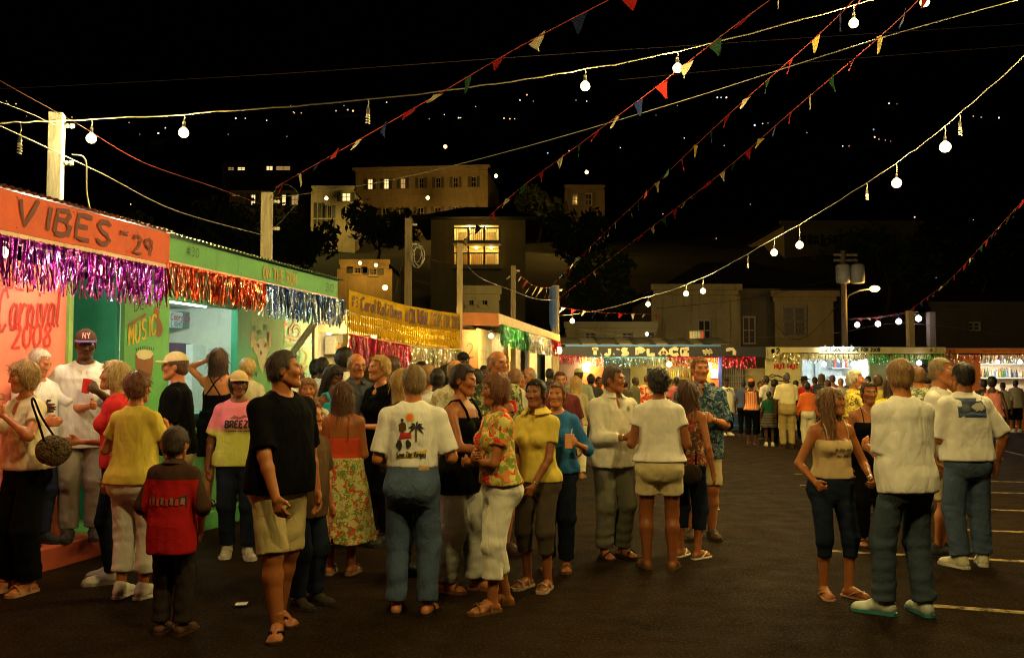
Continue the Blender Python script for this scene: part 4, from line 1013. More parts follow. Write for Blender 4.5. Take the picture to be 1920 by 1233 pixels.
building('row_house', 430, 585, 360, 104, 8, plaster((.14, .11, .07)), 'dark long house with a row of lit doors behind the wooden pole', [(433, 362, 450, 368, 'lit'), (470, 362, 479, 385, 'lit'), (528, 360, 536, 385, 'lit'), (545, 362, 560, 385, 'dim')], .1)
building('terrace_house', 420, 552, 306, 135, 8, plaster((.12, .1, .06)), 'dark terrace house with dim window row high on left hillside', [(426, 312, 440, 320, 'dim'), (444, 312, 460, 320, 'lit'), (498, 310, 512, 320, 'lit'), (516, 310, 545, 320, 'dim')], .1)
building('small_house', 1062, 1130, 350, 120, 8, plaster((.2, .16, .1)), 'small dim house right of the large hill building', [(1072, 362, 1084, 385, 'dark'), (1096, 362, 1110, 385, 'dark')], .3)
building('yellow_house', 640, 728, 492, 56, 6, plaster((.5, .38, .14)), 'low yellow house with two porch lamps behind the stalls', [(664, 500, 676, 512, 'dark'), (694, 503, 706, 515, 'dark')], .12, rise=.3)
building('ruin_house', 868, 935, 545, 33, 4, plaster((.25, .2, .09)), 'pale wall with two dark window openings above the orange roof stall', [(878, 552, 888, 572, 'open'), (903, 552, 914, 572, 'open')], .1)
# balconies of the balcony house: slabs, rails, posts
be = empty('balcony', pd(894, 450, 69.4), 0, 'two storey lit balcony with posts and railings on hip roofed house', 'balcony')
bo = be.location; m = MB()
for py in (450, 497): p0, p1 = pd(848, py, 68.6)-bo, pd(940, py, 68.6)-bo; m.box((p0.x, p0.y, p0.z-.25), (p1.x, p0.y+1.4, p0.z))
m.build('floor_slab', CRM, be)
for py0, py1 in ((424, 450), (461, 497)):
    for px in (850, 878, 908, 937):
        p = pd(px, py1, 68.8)-bo; q = pd(px, py0, 68.8)-bo; MB().box((p.x-.07, p.y-.07, p.z), (p.x+.07, p.y+.07, q.z)).build('post', CRM, be)
    p0 = pd(850, py1, 68.8)-bo; p1 = pd(937, py1, 68.8)-bo; m = MB().box((p0.x, p0.y-.04, p0.z+.85), (p1.x, p0.y+.04, p0.z+.95))
    for k in range(24): xx = p0.x+(p1.x-p0.x)*(k+.5)/24; m.box((xx-.02, p0.y-.02, p0.z), (xx+.02, p0.y+.02, p0.z+.85))
    m.build('railing', flat((.25, .2, .1)), be)
def wall_lamp(px, py, y, power, col, label, r=.12, em=12, cat='lamp', group='lamps on the buildings behind'):
    p = pd(px, py, y); e = empty('wall_lamp', p, 0, label, cat, group)
    MB().sphere((0, 0, 0), r, 10, 7).build('globe', glow(col, em), e, True); MB().lathe((0, 0, r*.8), [(r*.5, 0), (r*.6, r*.3), (r*.2, r*.6)], 8).build('cap', flat((.1, .09, .07)), e)
    if power: lamp('lamp', (0, -r*2, -r*.5), power*(.08 if y < 95 else .20), col, e, r)
YG = (1, .8, .28)
for a in [(880, 427, 70.9, 420, YG, 'left lamp on the upper balcony'), (909, 427, 70.9, 420, YG, 'right lamp on the upper balcony'), (893, 464, 70.9, 420, SODIUM, 'left lamp on the lower balcony'), (921, 463, 70.9, 420, YG, 'right lamp on the lower balcony'),
          (675, 493, 54.6, 260, SODIUM, 'left porch lamp on the low yellow house'), (705, 497, 54.6, 260, SODIUM, 'right porch lamp on the low yellow house'), (802, 371, 112, 1500, SODIUM, 'lamp glowing before the large hill building'), (612, 372, 93, 3500, (1, .68, .18), 'floodlight on the yellow house wall on the hill'),
          (1100, 323, 112, 700, SODIUM, 'hill street lamp above the small dim house'), (835, 275, 150, 0, SODIUM, 'pinkish lamp above the large hill building'), (930, 330, 108, 900, SODIUM, 'lamp at the corner of the large hill building'), (852, 398, 110, 500, SODIUM, 'low lamp in front of the large hill building'), (1050, 415, 100, 900, SODIUM, 'orange garden lamp right of the balcony house'),
          (1545, 520, 98, 350, (1, 1, .8), 'porch light of the columned hill mansion'), (1213, 626, 43.8, 30, (1, 1, .8), 'small bulb on the low yellow wall'), (722, 539, 24, 25, SODIUM, 'bent arm lamp behind the yellow banner')]:
    wall_lamp(*a[:5], a[5], r=.0045*a[2]*.42 if a[2] > 40 else .07)

# ---- wooden poles, wires
WP_ = wood((.42, .36, .22)); WP2 = wood((.28, .2, .1))
def pole(px, ytop, y, w, mat_, label, rot=.2, ins=1):
    p = pd(px, ytop, y); e = empty('wooden_pole', (p.x, y, 0), rot, label, 'pole', 'wooden poles carrying the wires')
    MB().box((-w/2, -w/2, 0), (w/2, w/2, p.z)).build('post', mat_, e, bevel=.006)
    for k in range(ins):
        z = p.z-.12-.4*k
        MB().lathe((w/2+.002, 0, z), [(.015, 0), (.028, .03), (.018, .05), (.03, .07), (.02, .10)], 8, (1, 0, 0)).build('insulator', flat((.75, .72, .65), .25), e)
    return p
pole(107, 213, 9.7, .14, wood((.78, .74, .66)), 'tall white painted square post behind the orange sign', .25, 2)
pole(501, 362, 13.6, .165, WP_, 'thick pale wooden pole above the green stall roof', .2, 2)
pole(766, 410, 19.0, .15, WP2, 'brown pole with a coil of spare wire', .1, 2)
pole(862, 456, 17.35, .11, wood((.45, .33, .15)), 'slim brown pole at the end of the yellow banner', .1, 1)
pole(962, 498, 22.5, .12, WP2, 'thin brown pole above the orange roof', .1, 1)
pole(1041, 535, 26.9, .20, WP2, 'pole wrapped in blue cloth at the far row corner', .1, 1)
pole(1706, 582, 30.6, .20, WP2, 'pole where bunting ends above the cream stall', .1, 1)
pole(1745, 585, 31.5, .22, wood((.14, .12, .08)), 'knobbly pole beside the bunting pole above the cream stall', .1, 0)
p = pd(785, 480, 18.9); m = MB()
for k in range(6):
    rr = .17+.03*rs.random(); ox, oz = rs.uniform(-.04, .04), rs.uniform(-.05, .05)
    m.tube([p+Vector((ox+rr*.62*math.cos(a), -.03*k+.02*math.sin(2*a), oz+rr*math.sin(a)*1.15)) for a in np.linspace(0, 6.28, 20)], .008, 5)
tag(m.build('wire_coil', flat((.5, .46, .36)), None, True), 'loose coil of pale wire hanging on the brown pole', 'wire')
p = pd(1036, 560, 26.75); m = MB()
for k in range(7): m.box((p.x-.09+.03*k, p.y-.06, p.z-.75-.2*(k % 3)*.5), (p.x-.066+.03*k, p.y-.045, p.z+.35))
tag(m.build('blue_cloth', cloth((.05, .12, .35))), 'strips of blue cloth hanging on the far corner pole', 'cloth')
def smooth_line(pts, n=40):
    P = [Vector(p) for p in pts]; out = []
    for i in range(len(P)-1):
        p0, p1, p2, p3 = P[max(0, i-1)], P[i], P[i+1], P[min(len(P)-1, i+2)]
        k = max(3, int(n/(len(P)-1)))
        for j in range(k):
            t = j/k; out.append(.5*((2*p1)+(p2-p0)*t+(2*p0-5*p1+4*p2-p3)*t*t+(3*p1-p0-3*p2+p3)*t**3))
    return out+[P[-1]]
def wire(pts, r, col, label):
    tag(MB().tube(smooth_line([pd(*q) for q in pts]), r*.6, 5).build('wire', flat(mul(col, .38), .5), None, True), label, 'wire', 'wires strung over the lot')
WIRES = [([(1930, -6, 9.0), (1640, 75, 10), (1270, 192, 11.5), (960, 282, 12.6), (720, 340, 13.2), (510, 372, 13.6)], .009, (.4, .37, .28), 'pale twisted cable from the pole by the green stall to upper right'),
 ([(-30, 135, 7.0), (60, 185, 7.6), (150, 235, 8.6), (270, 305, 10.2), (400, 350, 12.2), (495, 385, 13.6)], .006, (.5, .05, .03), 'red wire from upper left down to the pole'),
 ([(-30, 180, 7.4), (50, 210, 8.6), (105, 235, 9.6)], .006, (.4, .36, .28), 'upper thin wire at left edge to white post'),
 ([(-30, 222, 7.4), (110, 287, 9.5), (200, 330, 10.2), (330, 395, 11.4), (490, 440, 13.5)], .011, (.55, .5, .38), 'thick cream cable from left edge to wooden pole'),
 ([(135, 290, 9.6), (160, 300, 9.6), (163, 360, 9.6), (173, 412, 9.6)], .014, (.7, .66, .55), 'cream conduit dropping from the post behind the sign'),
 ([(-20, 168, 24), (500, 140, 25), (1000, 105, 26), (1500, 72, 27), (1960, 42, 28)], .012, (.3, .2, .12), 'long thin power line across the top'),
 ([(1160, 150, 27), (1500, 118, 27.5), (1960, 82, 28)], .012, (.3, .2, .12), 'second long power line at the upper right'),
 ([(862, 480, 17.3), (900, 520, 18.5), (962, 545, 22.4), (1005, 560, 25), (1040, 562, 26.8)], .010, (.4, .36, .3), 'sagging cable between the brown poles'),
 ([(766, 470, 19), (820, 490, 18), (862, 492, 17.4)], .009, (.45, .4, .3), 'cable from the coil pole to the slim pole'),
 ([(500, 380, 13.6), (530, 345, 13.2), (560, 372, 13.0), (512, 430, 13.5)], .006, (.3, .28, .22), 'loose wire loop beside the wooden pole'),
 ([(766, 440, 19), (752, 500, 19), (742, 545, 19)], .008, (.4, .36, .28), 'slack wire falling along the coil pole'),
 ([(1060, 612, 31), (1200, 632, 31.2), (1420, 632, 32), (1560, 625, 33), (1700, 606, 31), (1920, 634, 33)], .012, (.3, .27, .2), 'low sagging cable above the far stalls'),
 ([(1230, 578, 44), (1400, 560, 43), (1585, 520, 40)], .02, (.05, .045, .04), 'dark service cable before weathered building'),
 ([(1440, 590, 43), (1480, 632, 42), (1520, 625, 41), (1580, 560, 40)], .02, (.04, .035, .03), 'dark drooping service cable before barred window')]
for w_ in WIRES: wire(*w_)

# ---- light strings
def bulb(parent, p, lit, r, col=WARM, power=60, em=9.0):
    e = MB().lathe((0, 0, 0), [(.012, 0), (.018, -.01), (.02, -.06), (.016, -.075)], 8).build('socket', flat((.06, .055, .05)), parent); e.location = p
    if lit:
        prof = [(.014, -.07), (r*.62, -.07-r*.30), (r*.93, -.07-r*.72), (r, -.07-r*1.1), (r*.93, -.07-r*1.5), (r*.6, -.07-r*1.92), (.002, -.07-r*2.1)]
        MB().lathe((0, 0, 0), prof, 14).build('bulb', glow(col, em), e, True)
        lamp('lamp', (0, 0, -.07-r*1.1), power, col, e, r*1.25)
    else:
        m = MB(); pts = [Vector((.018*math.cos(a), .018*math.sin(a), -.09-.0045*a)) for a in np.linspace(0, 18.8, 50)]
        m.tube(pts, .0075, 5); m.lathe((0, 0, -.075), [(.02, 0), (.022, -.012), (.014, -.02)], 8); m.build('bulb', flat((.75, .72, .6), .3), e, True)
def light_string(pts, bulbs, r, col, label, br=.06, power=60):
    P = smooth_line([pd(*q) if len(q) == 3 else Vector(q[:3]) for q in pts], 90); e = empty('light_string', P[0], 0, label, 'light string'); o = P[0]
    m = MB(); m.tube([p-o+Vector((rs.uniform(-.006, .006), 0, rs.uniform(-.008, .008))) for p in P], r, 6); m.build('cable', flat(col, .6), e, True)
    # twist ties
    for bx in bulbs:
        if len(bx) == 3:   # by picture column
            best = min(P, key=lambda p: abs(960+FPX*p.x/max(.1, p.y)-bx[0])); dr = bx[2]
        else: best = min(P, key=lambda p: abs(p.y-bx[0][0])) ; dr = .1
        q = best-o; MB().tube([q, q+Vector((.01, 0, -dr*.5)), q+Vector((0, 0, -dr))], .006, 5).build('lead', flat((.3, .28, .2)), e)
        bulb(e, q+Vector((0, 0, -dr)), bx[1], br, WARM, power)
    return e
light_string([(-200, 280, 6.4), (0, 233, 7.8), (118, 226, 9.6), (345, 214, 9.6), (690, 187, 9.6), (985, 148, 10.0), (1270, 97, 10.2), (1600, 10, 10.3), (1800, -55, 10.3), (2150, -190, 10.2)],
             [(20, 0, .12), (155, 1, .08), (345, 1, .07), (680, 0, .08), (1088, 1, .06), (1275, 1, .06), (1600, 1, .08), (1741, 1, .09), (2000, 1, .1)], .0075, (.16, .14, .08), 'thick pale cable of bulbs from the white post to the upper right', .052, 135)
light_string([(1048, 592, 26.8), (1130, 580, 27.6), (1215, 556, 27.6), (1260, 543, 26), (1340, 510, 23), (1440, 453, 19.5), (1520, 408, 17), (1640, 333, 14.3), (1740, 262, 12.4), (1820, 195, 11), (1920, 105, 9.6), (2150, -140, 7.4)],
             [(1072, 1, .05), (1215, 1, .08), (1285, 1, .1), (1322, 1, .2), (1400, 0, .15), (1455, 1, .15), (1507, 1, .25), (1632, 0, .1), (1692, 1, .15), (1778, 1, .12), (1812, 0, .1), (1960, 1, .12), (2100, 1, .12)], .0065, (.15, .13, .08), 'string of bulbs rising from the far corner pole to right edge', .070, 210)
# unseen string overhead; its course and two strong bulbs chosen to light the crowd
e = empty('light_string', (5.2, 5.6, 5.1), 0, 'unseen string of bulbs above the viewer, placed to light the crowd', 'light string')
P = smooth_line([Vector((8.0, 5.4, 5.3)), Vector((5.2, 4.5, 4.8)), Vector((3.0, 4.2, 4.5)), Vector((.6, 4.0, 4.4)), Vector((-2.4, 4.1, 4.4)), Vector((-5.4, 5.0, 4.3))], 60); o = Vector((5.2, 5.6, 5.1))
MB().tube([p-o for p in P], .013, 6).build('cable', flat((.5, .46, .32)), e, True)
for k, pw in ((27, 235), (41, 225)): bulb(e, P[k]-o, 1, .055, WARM, pw)
# far string with purple bulbs and small pennants
def pennant_mesh(w, l, seed, blow=0.4):
    r = random.Random(seed); V = []; F = []; nx, nz = 4, 5; ph = r.uniform(0, 6)
    for j in range(nz+1):
        t = j/nz; ww = w*(1-t)*.5
        for i in range(nx+1):
            u = (i/nx*2-1); V.append((u*ww, .03*l*math.sin(5*t+ph+u*1.2)*t*2+blow*l*t*.5, -l*t*(1-.25*blow*t)+.03*l*math.sin(3*u+ph)*t))
    for j in range(nz):
        for i in range(nx): a = j*(nx+1)+i; F.append((a, a+1, a+nx+2, a+nx+1))
    me = npmesh('pennant', V, F, True); return me
FC = {'r': (.28, .010, .007), 'b': (.009, .016, .07), 'y': (.42, .32, .07), 'g': (.010, .055, .018), 'w': (.50, .44, .28)}
def bunting(pts, n, w, l, seq, label, r=.004, start=0.0, col=(.4, .06, .04)):
    P = smooth_line([pd(*q) for q in pts], 80); o = P[0]; e = empty('bunting_line', o, 0, label, 'bunting', 'pennant lines over the lot')
    MB().tube([p-o for p in P], r, 5).build('cord', cloth(col), e, True)
    L = [0]
    for a, b in zip(P[:-1], P[1:]): L.append(L[-1]+(b-a).length)
    pm = {}
    for k in range(n):
        s_ = L[-1]*(k+.5+start)/n
        i = max(0, min(len(P)-2, int(np.searchsorted(L, s_))-1)); t = (s_-L[i])/(L[i+1]-L[i]); q = P[i].lerp(P[i+1], t); d = (P[i+1]-P[i]).normalized()
        c = seq[k % len(seq)]; me = pm.setdefault((c, k % 4), None)
        if me is None: me = pennant_mesh(w, l, k*7+len(label), rs.uniform(.1, .9)); me.materials.append(cloth(FC[c])); pm[(c, k % 4)] = me
        ob = link('pennant', me, None, e); ob.location = q-o; ob.rotation_euler = (rs.uniform(-.5, .5), rs.uniform(-.4, .4), math.atan2(d.y, d.x)+rs.uniform(-.3, .3))
bunting([(1230, -45, 7.0), (985, 82, 8.4), (820, 178, 9.8), (670, 264, 11.3), (515, 352, 13.5)], 13, .22, .19, 'rbwrgwrbw', 'bunting running from the top centre down to the pale wooden pole', .005)
bunting([(1500, -40, 7.5), (1368, 56, 8.8), (1222, 170, 10.6), (1090, 268, 12.8), (965, 362, 15), (862, 458, 17.3)], 16, .22, .19, 'wrgwrbwrg', 'bunting from top right centre down to the slim brown pole', .005)
bunting([(1640, -40, 7.8), (1528, 72, 9.6), (1355, 225, 12.6), (1203, 370, 17), (1120, 450, 21.5), (1041, 528, 26.8)], 27, .22, .19, 'rbyrgw', 'upper of two long bunting lines ending at the blue cloth pole', .005)
bunting([(1760, -40, 7.8), (1658, 62, 9.4), (1487, 207, 12.2), (1345, 330, 16), (1190, 450, 21), (1046, 560, 26.8)], 28, .22, .19, 'rbyrgw', 'lower of two long bunting lines ending at the blue cloth pole', .005)
bunting([(1990, 300, 13), (1915, 380, 16), (1850, 450, 20.5), (1780, 525, 26), (1708, 580, 30.6)], 22, .22, .19, 'wrbrgw', 'bunting at the right edge ending above the cream stall', .005)
bunting([(1590, 597, 36), (1650, 593, 34), (1708, 583, 30.7)], 11, .22, .19, 'bryrwgrb', 'short far bunting with purple bulbs beside street lamp', .006)
bunting([(1046, 575, 26.8), (1120, 585, 29), (1240, 590, 32)], 9, .2, .2, 'wrwbwrw', 'faint short bunting right of the far corner pole', .004)
bunting([(962, 505, 22.4), (1000, 535, 24.5), (1038, 540, 26.8)], 8, .16, .34, 'wwrww', 'short pale bunting between two far brown poles', .004)
e = empty('light_string', pd(1590, 600, 36), 0, 'far short string of purple white bulbs beside street lamp', 'light string'); o = e.location.copy()
for px, py, y in ((1607, 600, 35.4), (1646, 598, 34.2), (1685, 593, 32.6), (1722, 587, 30.9)):
    p = pd(px, py, y)-o; bulb(e, p, 1, .10, (1, .8, 1), 14, 8)
MB().tube([pd(*q)-o for q in ((1590, 599, 36), (1646, 596, 34.2), (1722, 584, 30.9))], .008, 5).build('cable', flat((.2, .18, .15)), e)
# ---- street lamp on utility pole
b0 = pd(1585, 700, 40); e = empty('street_lamp', (b0.x, 40, 0), 0, 'utility pole with two transformers and an orange street lamp', 'street lamp')
def L_(px, py): q = pd(px, py, 40); return Vector((q.x-b0.x, 0, q.z))
MB().tube([(0, 0, 0), (0, 0, L_(0, 470).z)], [.16, .11], 10).build('pole', wood((.2, .15, .09)), e, True)
for px in (1577, 1604): t0_, t1_ = L_(px, 532), L_(px, 497); MB().lathe((t0_.x, -.25, t0_.z), [(.26, 0), (.3, .04), (.3, t1_.z-t0_.z-.05), (.22, t1_.z-t0_.z), (.05, t1_.z-t0_.z+.08)], 14).build('transformer', paint((.32, .31, .26), .5), e, True)
MB().tube([L_(1585, 570), L_(1592, 553), L_(1612, 544), L_(1634, 541)], .035, 7).build('arm', flat((.3, .28, .22), .5), e, True)
q = L_(1640, 541); MB().sphere((q.x, 0, q.z), .17, 12, 8, 1.3, .75).build('lantern', glow(SODIUM, 10), e, True); lamp('lamp', (q.x, -.1, q.z-.3), 60, SODIUM, e, .2)
for py in (478, 488): a_, b_ = L_(1563, py), L_(1607, py); MB().bar(a_, b_, .1, .1).build('crossarm', wood((.15, .11, .07)), e)
# ================================================================== the stalls
class Fr:
    """a stall front: s along the front (away from the viewer), t behind it, z up"""
    def __init__(s, a, b):
        s.a = Vector((a[0], a[1], 0)); d = Vector((b[0]-a[0], b[1]-a[1], 0)); s.L = d.length; s.u = d.normalized(); s.b = Vector((-s.u.y, s.u.x, 0)); s.n = -s.b
    def P(s, q, t, z): return s.a + s.u*q + s.b*t + Vector((0, 0, z))
    def s_of(s, px, t, py=700): return (pplane(px, py, s.P(0, t, 0), s.n)-s.P(0, t, 0)).dot(s.u)
    def pt(s, px, py, t): return pplane(px, py, s.P(0, t, 0), s.n)
    def slab(s, mb, s0, s1, z0, z1, t0, t1):
        q = [s.P(s0, t0, 0), s.P(s1, t0, 0), s.P(s1, t1, 0), s.P(s0, t1, 0)]
        return mb.hexa([(p.x, p.y, z0) for p in q]+[(p.x, p.y, z1) for p in q])
    def board(s, name, s0, s1, z0, z1, t0, t1, mat_, par=None, bevel=0): return s.slab(MB(), s0, s1, z0, z1, t0, t1).build(name, mat_, par, bevel=bevel)
    def poly(s, name, pix, t, mat_, par, off=.004):
        P = [s.pt(x, y, t)+s.n*off for x, y in pix]; c = sum(P, Vector())/len(P)
        V = P+[c]; n = len(P); return link(name, npmesh(name, V, [(i, (i+1) % n, n) for i in range(n)]), mat_, par)
    def text(s, txt, px0, px1, zb, zt, t, width, mat_, par, slant=0, off=.009, seed=1, wob=.18, zb1=None, zt1=None):
        a = s.pt(px0, 700, t); b = s.pt(px1, 700, t); zb1 = zb if zb1 is None else zb1; zt1 = zt if zt1 is None else zt1
        pl = lambda u, v: Vector((a.x, a.y, 0)).lerp(Vector((b.x, b.y, 0)), u)+s.n*off+Vector((0, 0, (zb+(zb1-zb)*u)*(1-v)+(zt+(zt1-zt)*u)*v))
        m = MB(); stroke_text(m, txt, pl, None, width, 0.0, wob, slant, seed); return m.build('lettering', mat_, par)

def fringe(fr, s0, s1, z, ln, t, col, label, col2=None, dens=170, group='tinsel fringes on the stalls'):
    """metallic tinsel: a tape and a curtain of narrow foil strips"""
    e = empty('tinsel_fringe', fr.P(s0, t, z), 0, label, 'tinsel', group); o = fr.P(s0, t, z); r = rs
    fr.slab(MB(), s0, s1, z-.035, z, t-.006, t+.006)
    MB().add([v-o for v in (fr.P(s0, t-.005, z-.03), fr.P(s1, t-.005, z-.03), fr.P(s1, t-.005, z), fr.P(s0, t-.005, z))], [(0, 1, 2, 3)]).build('tape', foil(col), e)
    n = int((s1-s0)*dens); q = np.random.RandomState(int(abs(s0*100+s1*37+z*11)) % 9999)
    S = s0+(s1-s0)*q.rand(n); Tt = t+q.uniform(-.035, .03, n); Ln = ln*q.uniform(.72, 1.08, n); Wd = q.uniform(.006, .014, n)
    seg = 5; V = np.zeros((n, (seg+1)*2, 3)); U = np.array(fr.u); Bk = np.array(fr.b); base = np.array(fr.P(0, 0, 0))-np.array(o)
    ang = q.uniform(0, 3.14, n); da = q.uniform(-1.4, 1.4, n); swx = q.normal(0, .05, n); swy = q.normal(0, .03, n)
    for k in range(seg+1):
        f = k/seg; a = ang+da*f*2+q.normal(0, .25, n); c = base[None]+U[None]*(S+swx*f*f*ln*3)[:, None]+Bk[None]*(Tt+swy*f)[:, None]; c[:, 2] = z-.01-Ln*f-0+base[2]-0
        c[:, 2] = (z-.01-Ln*f)-o.z
        w = (U[None]*np.cos(a)[:, None]+Bk[None]*np.sin(a)[:, None])*(Wd*.5)[:, None]
        V[:, 2*k] = c-w; V[:, 2*k+1] = c+w
    F = []
    for k in range(seg): F.append(np.stack([np.arange(n)*(seg+1)*2+i for i in (2*k, 2*k+1, 2*k+3, 2*k+2)], 1))
    me = npmesh('strips', V.reshape(-1, 3), np.concatenate(F))
    me.materials.append(foil(col))
    if col2:
        me.materials.append(foil(col2)); mi = np.tile((q.rand(n) < .45).astype(np.int32), seg); me.polygons.foreach_set('material_index', mi)
    tag(link('strips', me, None, e), kind='stuff')

def corrugated(name, fr, s0, s1, t0, t1, z0, z1, mat_, par, pitch=.076, amp=.012):
    n = int((s1-s0)/pitch*6); V = []; F = []
    for i in range(n+1):
        q = s0+(s1-s0)*i/n; dz = amp*math.sin(2*math.pi*i/6)
        V += [fr.P(q, t0, z0+dz), fr.P(q, t1, z1+dz)]
    for i in range(n): F.append((2*i, 2*i+2, 2*i+3, 2*i+1))
    return link(name, npmesh(name, V, F, True), mat_, par)

A0, B1 = pz(0, 357, 3.0), pz(630, 525, 3.0)
FL = Fr(A0, B1)
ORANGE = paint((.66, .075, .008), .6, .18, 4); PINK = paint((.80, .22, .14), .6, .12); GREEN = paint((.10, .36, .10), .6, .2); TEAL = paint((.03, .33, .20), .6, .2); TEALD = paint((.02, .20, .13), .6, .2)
REDDECK = paint((.42, .07, .03), .7, .3); GRNDECK = paint((.08, .33, .10), .7, .3); DKRED = paint((.13, .008, .007), .6, .3, 20, .05); WHT = paint((.72, .72, .64), .6, .12); PLY = wood((.55, .40, .20)); YEL = paint((.78, .52, .045), .6, .2)
TIN = paint((.28, .29, .27), .45, .3, 6, .2, .6)
sA1 = FL.s_of(303, 0); sB1 = FL.L
# ---- stall A : VIBES
eA = empty('vibes_stall', FL.P(0, 1, 0), 0, 'orange and pink stall with VIBES sign at the left edge', 'stall')
eA.location = (0, 0, 0)
def boards(name, s0, s1, z0, z1, t0, t1, mat_, par, step=1.22):
    n_ = max(1, int(round((s1-s0)/step))); sc_ = MB()
    for k in range(n_):
        a_, b_ = s0+(s1-s0)*k/n_, s0+(s1-s0)*(k+1)/n_
        o = FL.board(name, a_+.0015, b_-.0015, z0+rs.uniform(-.003, .003), z1+rs.uniform(-.003, .003), t0+rs.uniform(0, .004), t1, mat_, par, .002)
        m_ = MB()
        for q_ in (.04, (b_-a_)/2, b_-a_-.04):
            for zq in (z0+.035, z1-.035): m_.lathe(FL.P(a_+q_, t0-.004, zq), [(.006, 0), (.005, .003), (.001, .004)], 6, FL.n)
        tag(m_.build('screws', flat((.12, .09, .06), .5, .6), o), kind='stuff')
boards('sign_board', -3.2, sA1, 2.71, 3.0, -.06, -.03, ORANGE, eA); FL.board('trim', -3.2, sA1, 2.675, 2.712, -.055, -.022, paint((.8, .55, .42)), eA)
FL.text('VIBES', 22, 200, 2.775, 2.965, -.06, .038, DKRED, eA, .12, zb1=2.765, zt1=2.955, seed=3); FL.text('*', 215, 236, 2.86, 2.94, -.06, .016, DKRED, eA); FL.text('29', 243, 280, 2.75, 2.90, -.06, .026, DKRED, eA, seed=5, off=.014)
corrugated('roof', FL, -3.2, sA1, -.1, 3.2, 3.02, 3.25, TIN, eA)
tw_ = 1.0
sPk = FL.s_of(122, tw_)
boards('front_wall', -3.2, sPk, .2, 2.7, tw_, tw_+.05, PINK, eA)
FL.board('corner_post', sPk+.002, sPk+.06, .2, 2.7, tw_-.03, tw_+.06, paint((.25, .45, .10)), eA)
FL.board('rafter', -3.2, sA1, 2.64, 2.70, .0, .05, WHT, eA)
FL.board('deck', -3.2, FL.s_of(205, .62), .0, .20, .62, 3.2, REDDECK, eA, .01)
RB = paint((.62, .02, .015), .55, .15); RBD = paint((.30, .02, .015), .5)
zA = lambda px, py: FL.pt(px, py, tw_).z
a_ = (-34, 618, 548)
FL.text('Carnival', -8, 104, zA(0, 622), zA(0, 545), tw_, .026, RBD, eA, .22, off=.005, zb1=zA(104, 612), zt1=zA(104, 548), seed=8)
FL.text('Carnival', -9, 102, zA(0, 620), zA(0, 543), tw_, .020, RB, eA, .22, off=.008, zb1=zA(104, 611), zt1=zA(104, 546), seed=8)
FL.text('2008', 20, 92, zA(20, 652), zA(20, 608), tw_, .030, RB, eA, .10, off=.008, zb1=zA(92, 648), zt1=zA(92, 606), seed=4)
FL.text('VIBES', -30, 60, zA(0, 538), zA(0, 505), tw_, .02, RB, eA, .1, off=.006, seed=4)
fringe(FL, -1.5, sA1-.02, 2.69, .36, -.035, (.48, .03, .62), 'purple tinsel fringe hanging under the orange VIBES sign', (.62, .14, .75))
# ---- stall B : green, ON THE RUN
eB = empty('green_stall', (0, 0, 0), 0, 'green and teal stall with a lit serving window and corrugated roof', 'stall')
s0B = sA1+.012
boards('sign_board', s0B, sB1+.02, 2.765, 2.985, -.02, .01, GREEN, eB); FL.board('trim', s0B, sB1+.02, 2.735, 2.763, -.018, .012, paint((.75, .50, .38)), eB)
FL.text('#30', 345, 367, 2.85, 2.94, -.02, .010, paint((.03, .07, .02)), eB, .15); FL.text('ON THE RUN', 490, 553, 2.80, 2.93, -.02, .022, paint((.5, .30, .03)), eB, .0, seed=6); FL.text('30', 608, 622, 2.82, 2.92, -.02, .012, paint((.03, .07, .02)), eB, .1)
corrugated('roof', FL, s0B, sB1+.1, -.09, 3.2, 3.005, 3.30, TIN, eB)
FL.board('soffit', s0B, sB1, 2.70, 2.715, .015, 1.0, paint((.35, .42, .30)), eB)
px2s = lambda px, t=tw_: FL.s_of(px, t)
# recess with teal walls
sR0, sR1 = sPk+.065, px2s(232)
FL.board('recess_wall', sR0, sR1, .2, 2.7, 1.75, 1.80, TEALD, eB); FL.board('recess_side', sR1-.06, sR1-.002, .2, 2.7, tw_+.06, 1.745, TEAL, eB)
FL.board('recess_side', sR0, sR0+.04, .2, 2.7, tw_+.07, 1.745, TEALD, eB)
sM1, sW1, sP1, sE = px2s(316), px2s(441), px2s(466), px2s(531)
FL.board('wall_panel', sR1, sM1, .2, 2.7, tw_, tw_+.05, GREEN, eB)
zW0, zW1 = 1.22, FL.pt(316, 562, tw_).z
FL.board('wall_panel', sM1+.002, sW1-.002, .2, zW0, tw_, tw_+.05, GREEN, eB); FL.board('lintel', sM1+.002, sW1-.002, zW1, 2.7, tw_, tw_+.05, TEAL, eB)
FL.board('counter', sM1-.05, sW1+.03, zW0+.002, zW0+.04, tw_-.28, tw_+.3, TEALD, eB, .005)
FL.board('post', sW1, sP1, .2, 2.7, tw_-.03, tw_+.07, TEAL, eB, .004)
FL.board('wall_panel', sP1+.002, sE, .2, 2.7, tw_, tw_+.05, GREEN, eB)
FL.board('deck', FL.s_of(205, .62)+.01, sB1, .0, .20, .40, 3.2, GRNDECK, eB, .01)
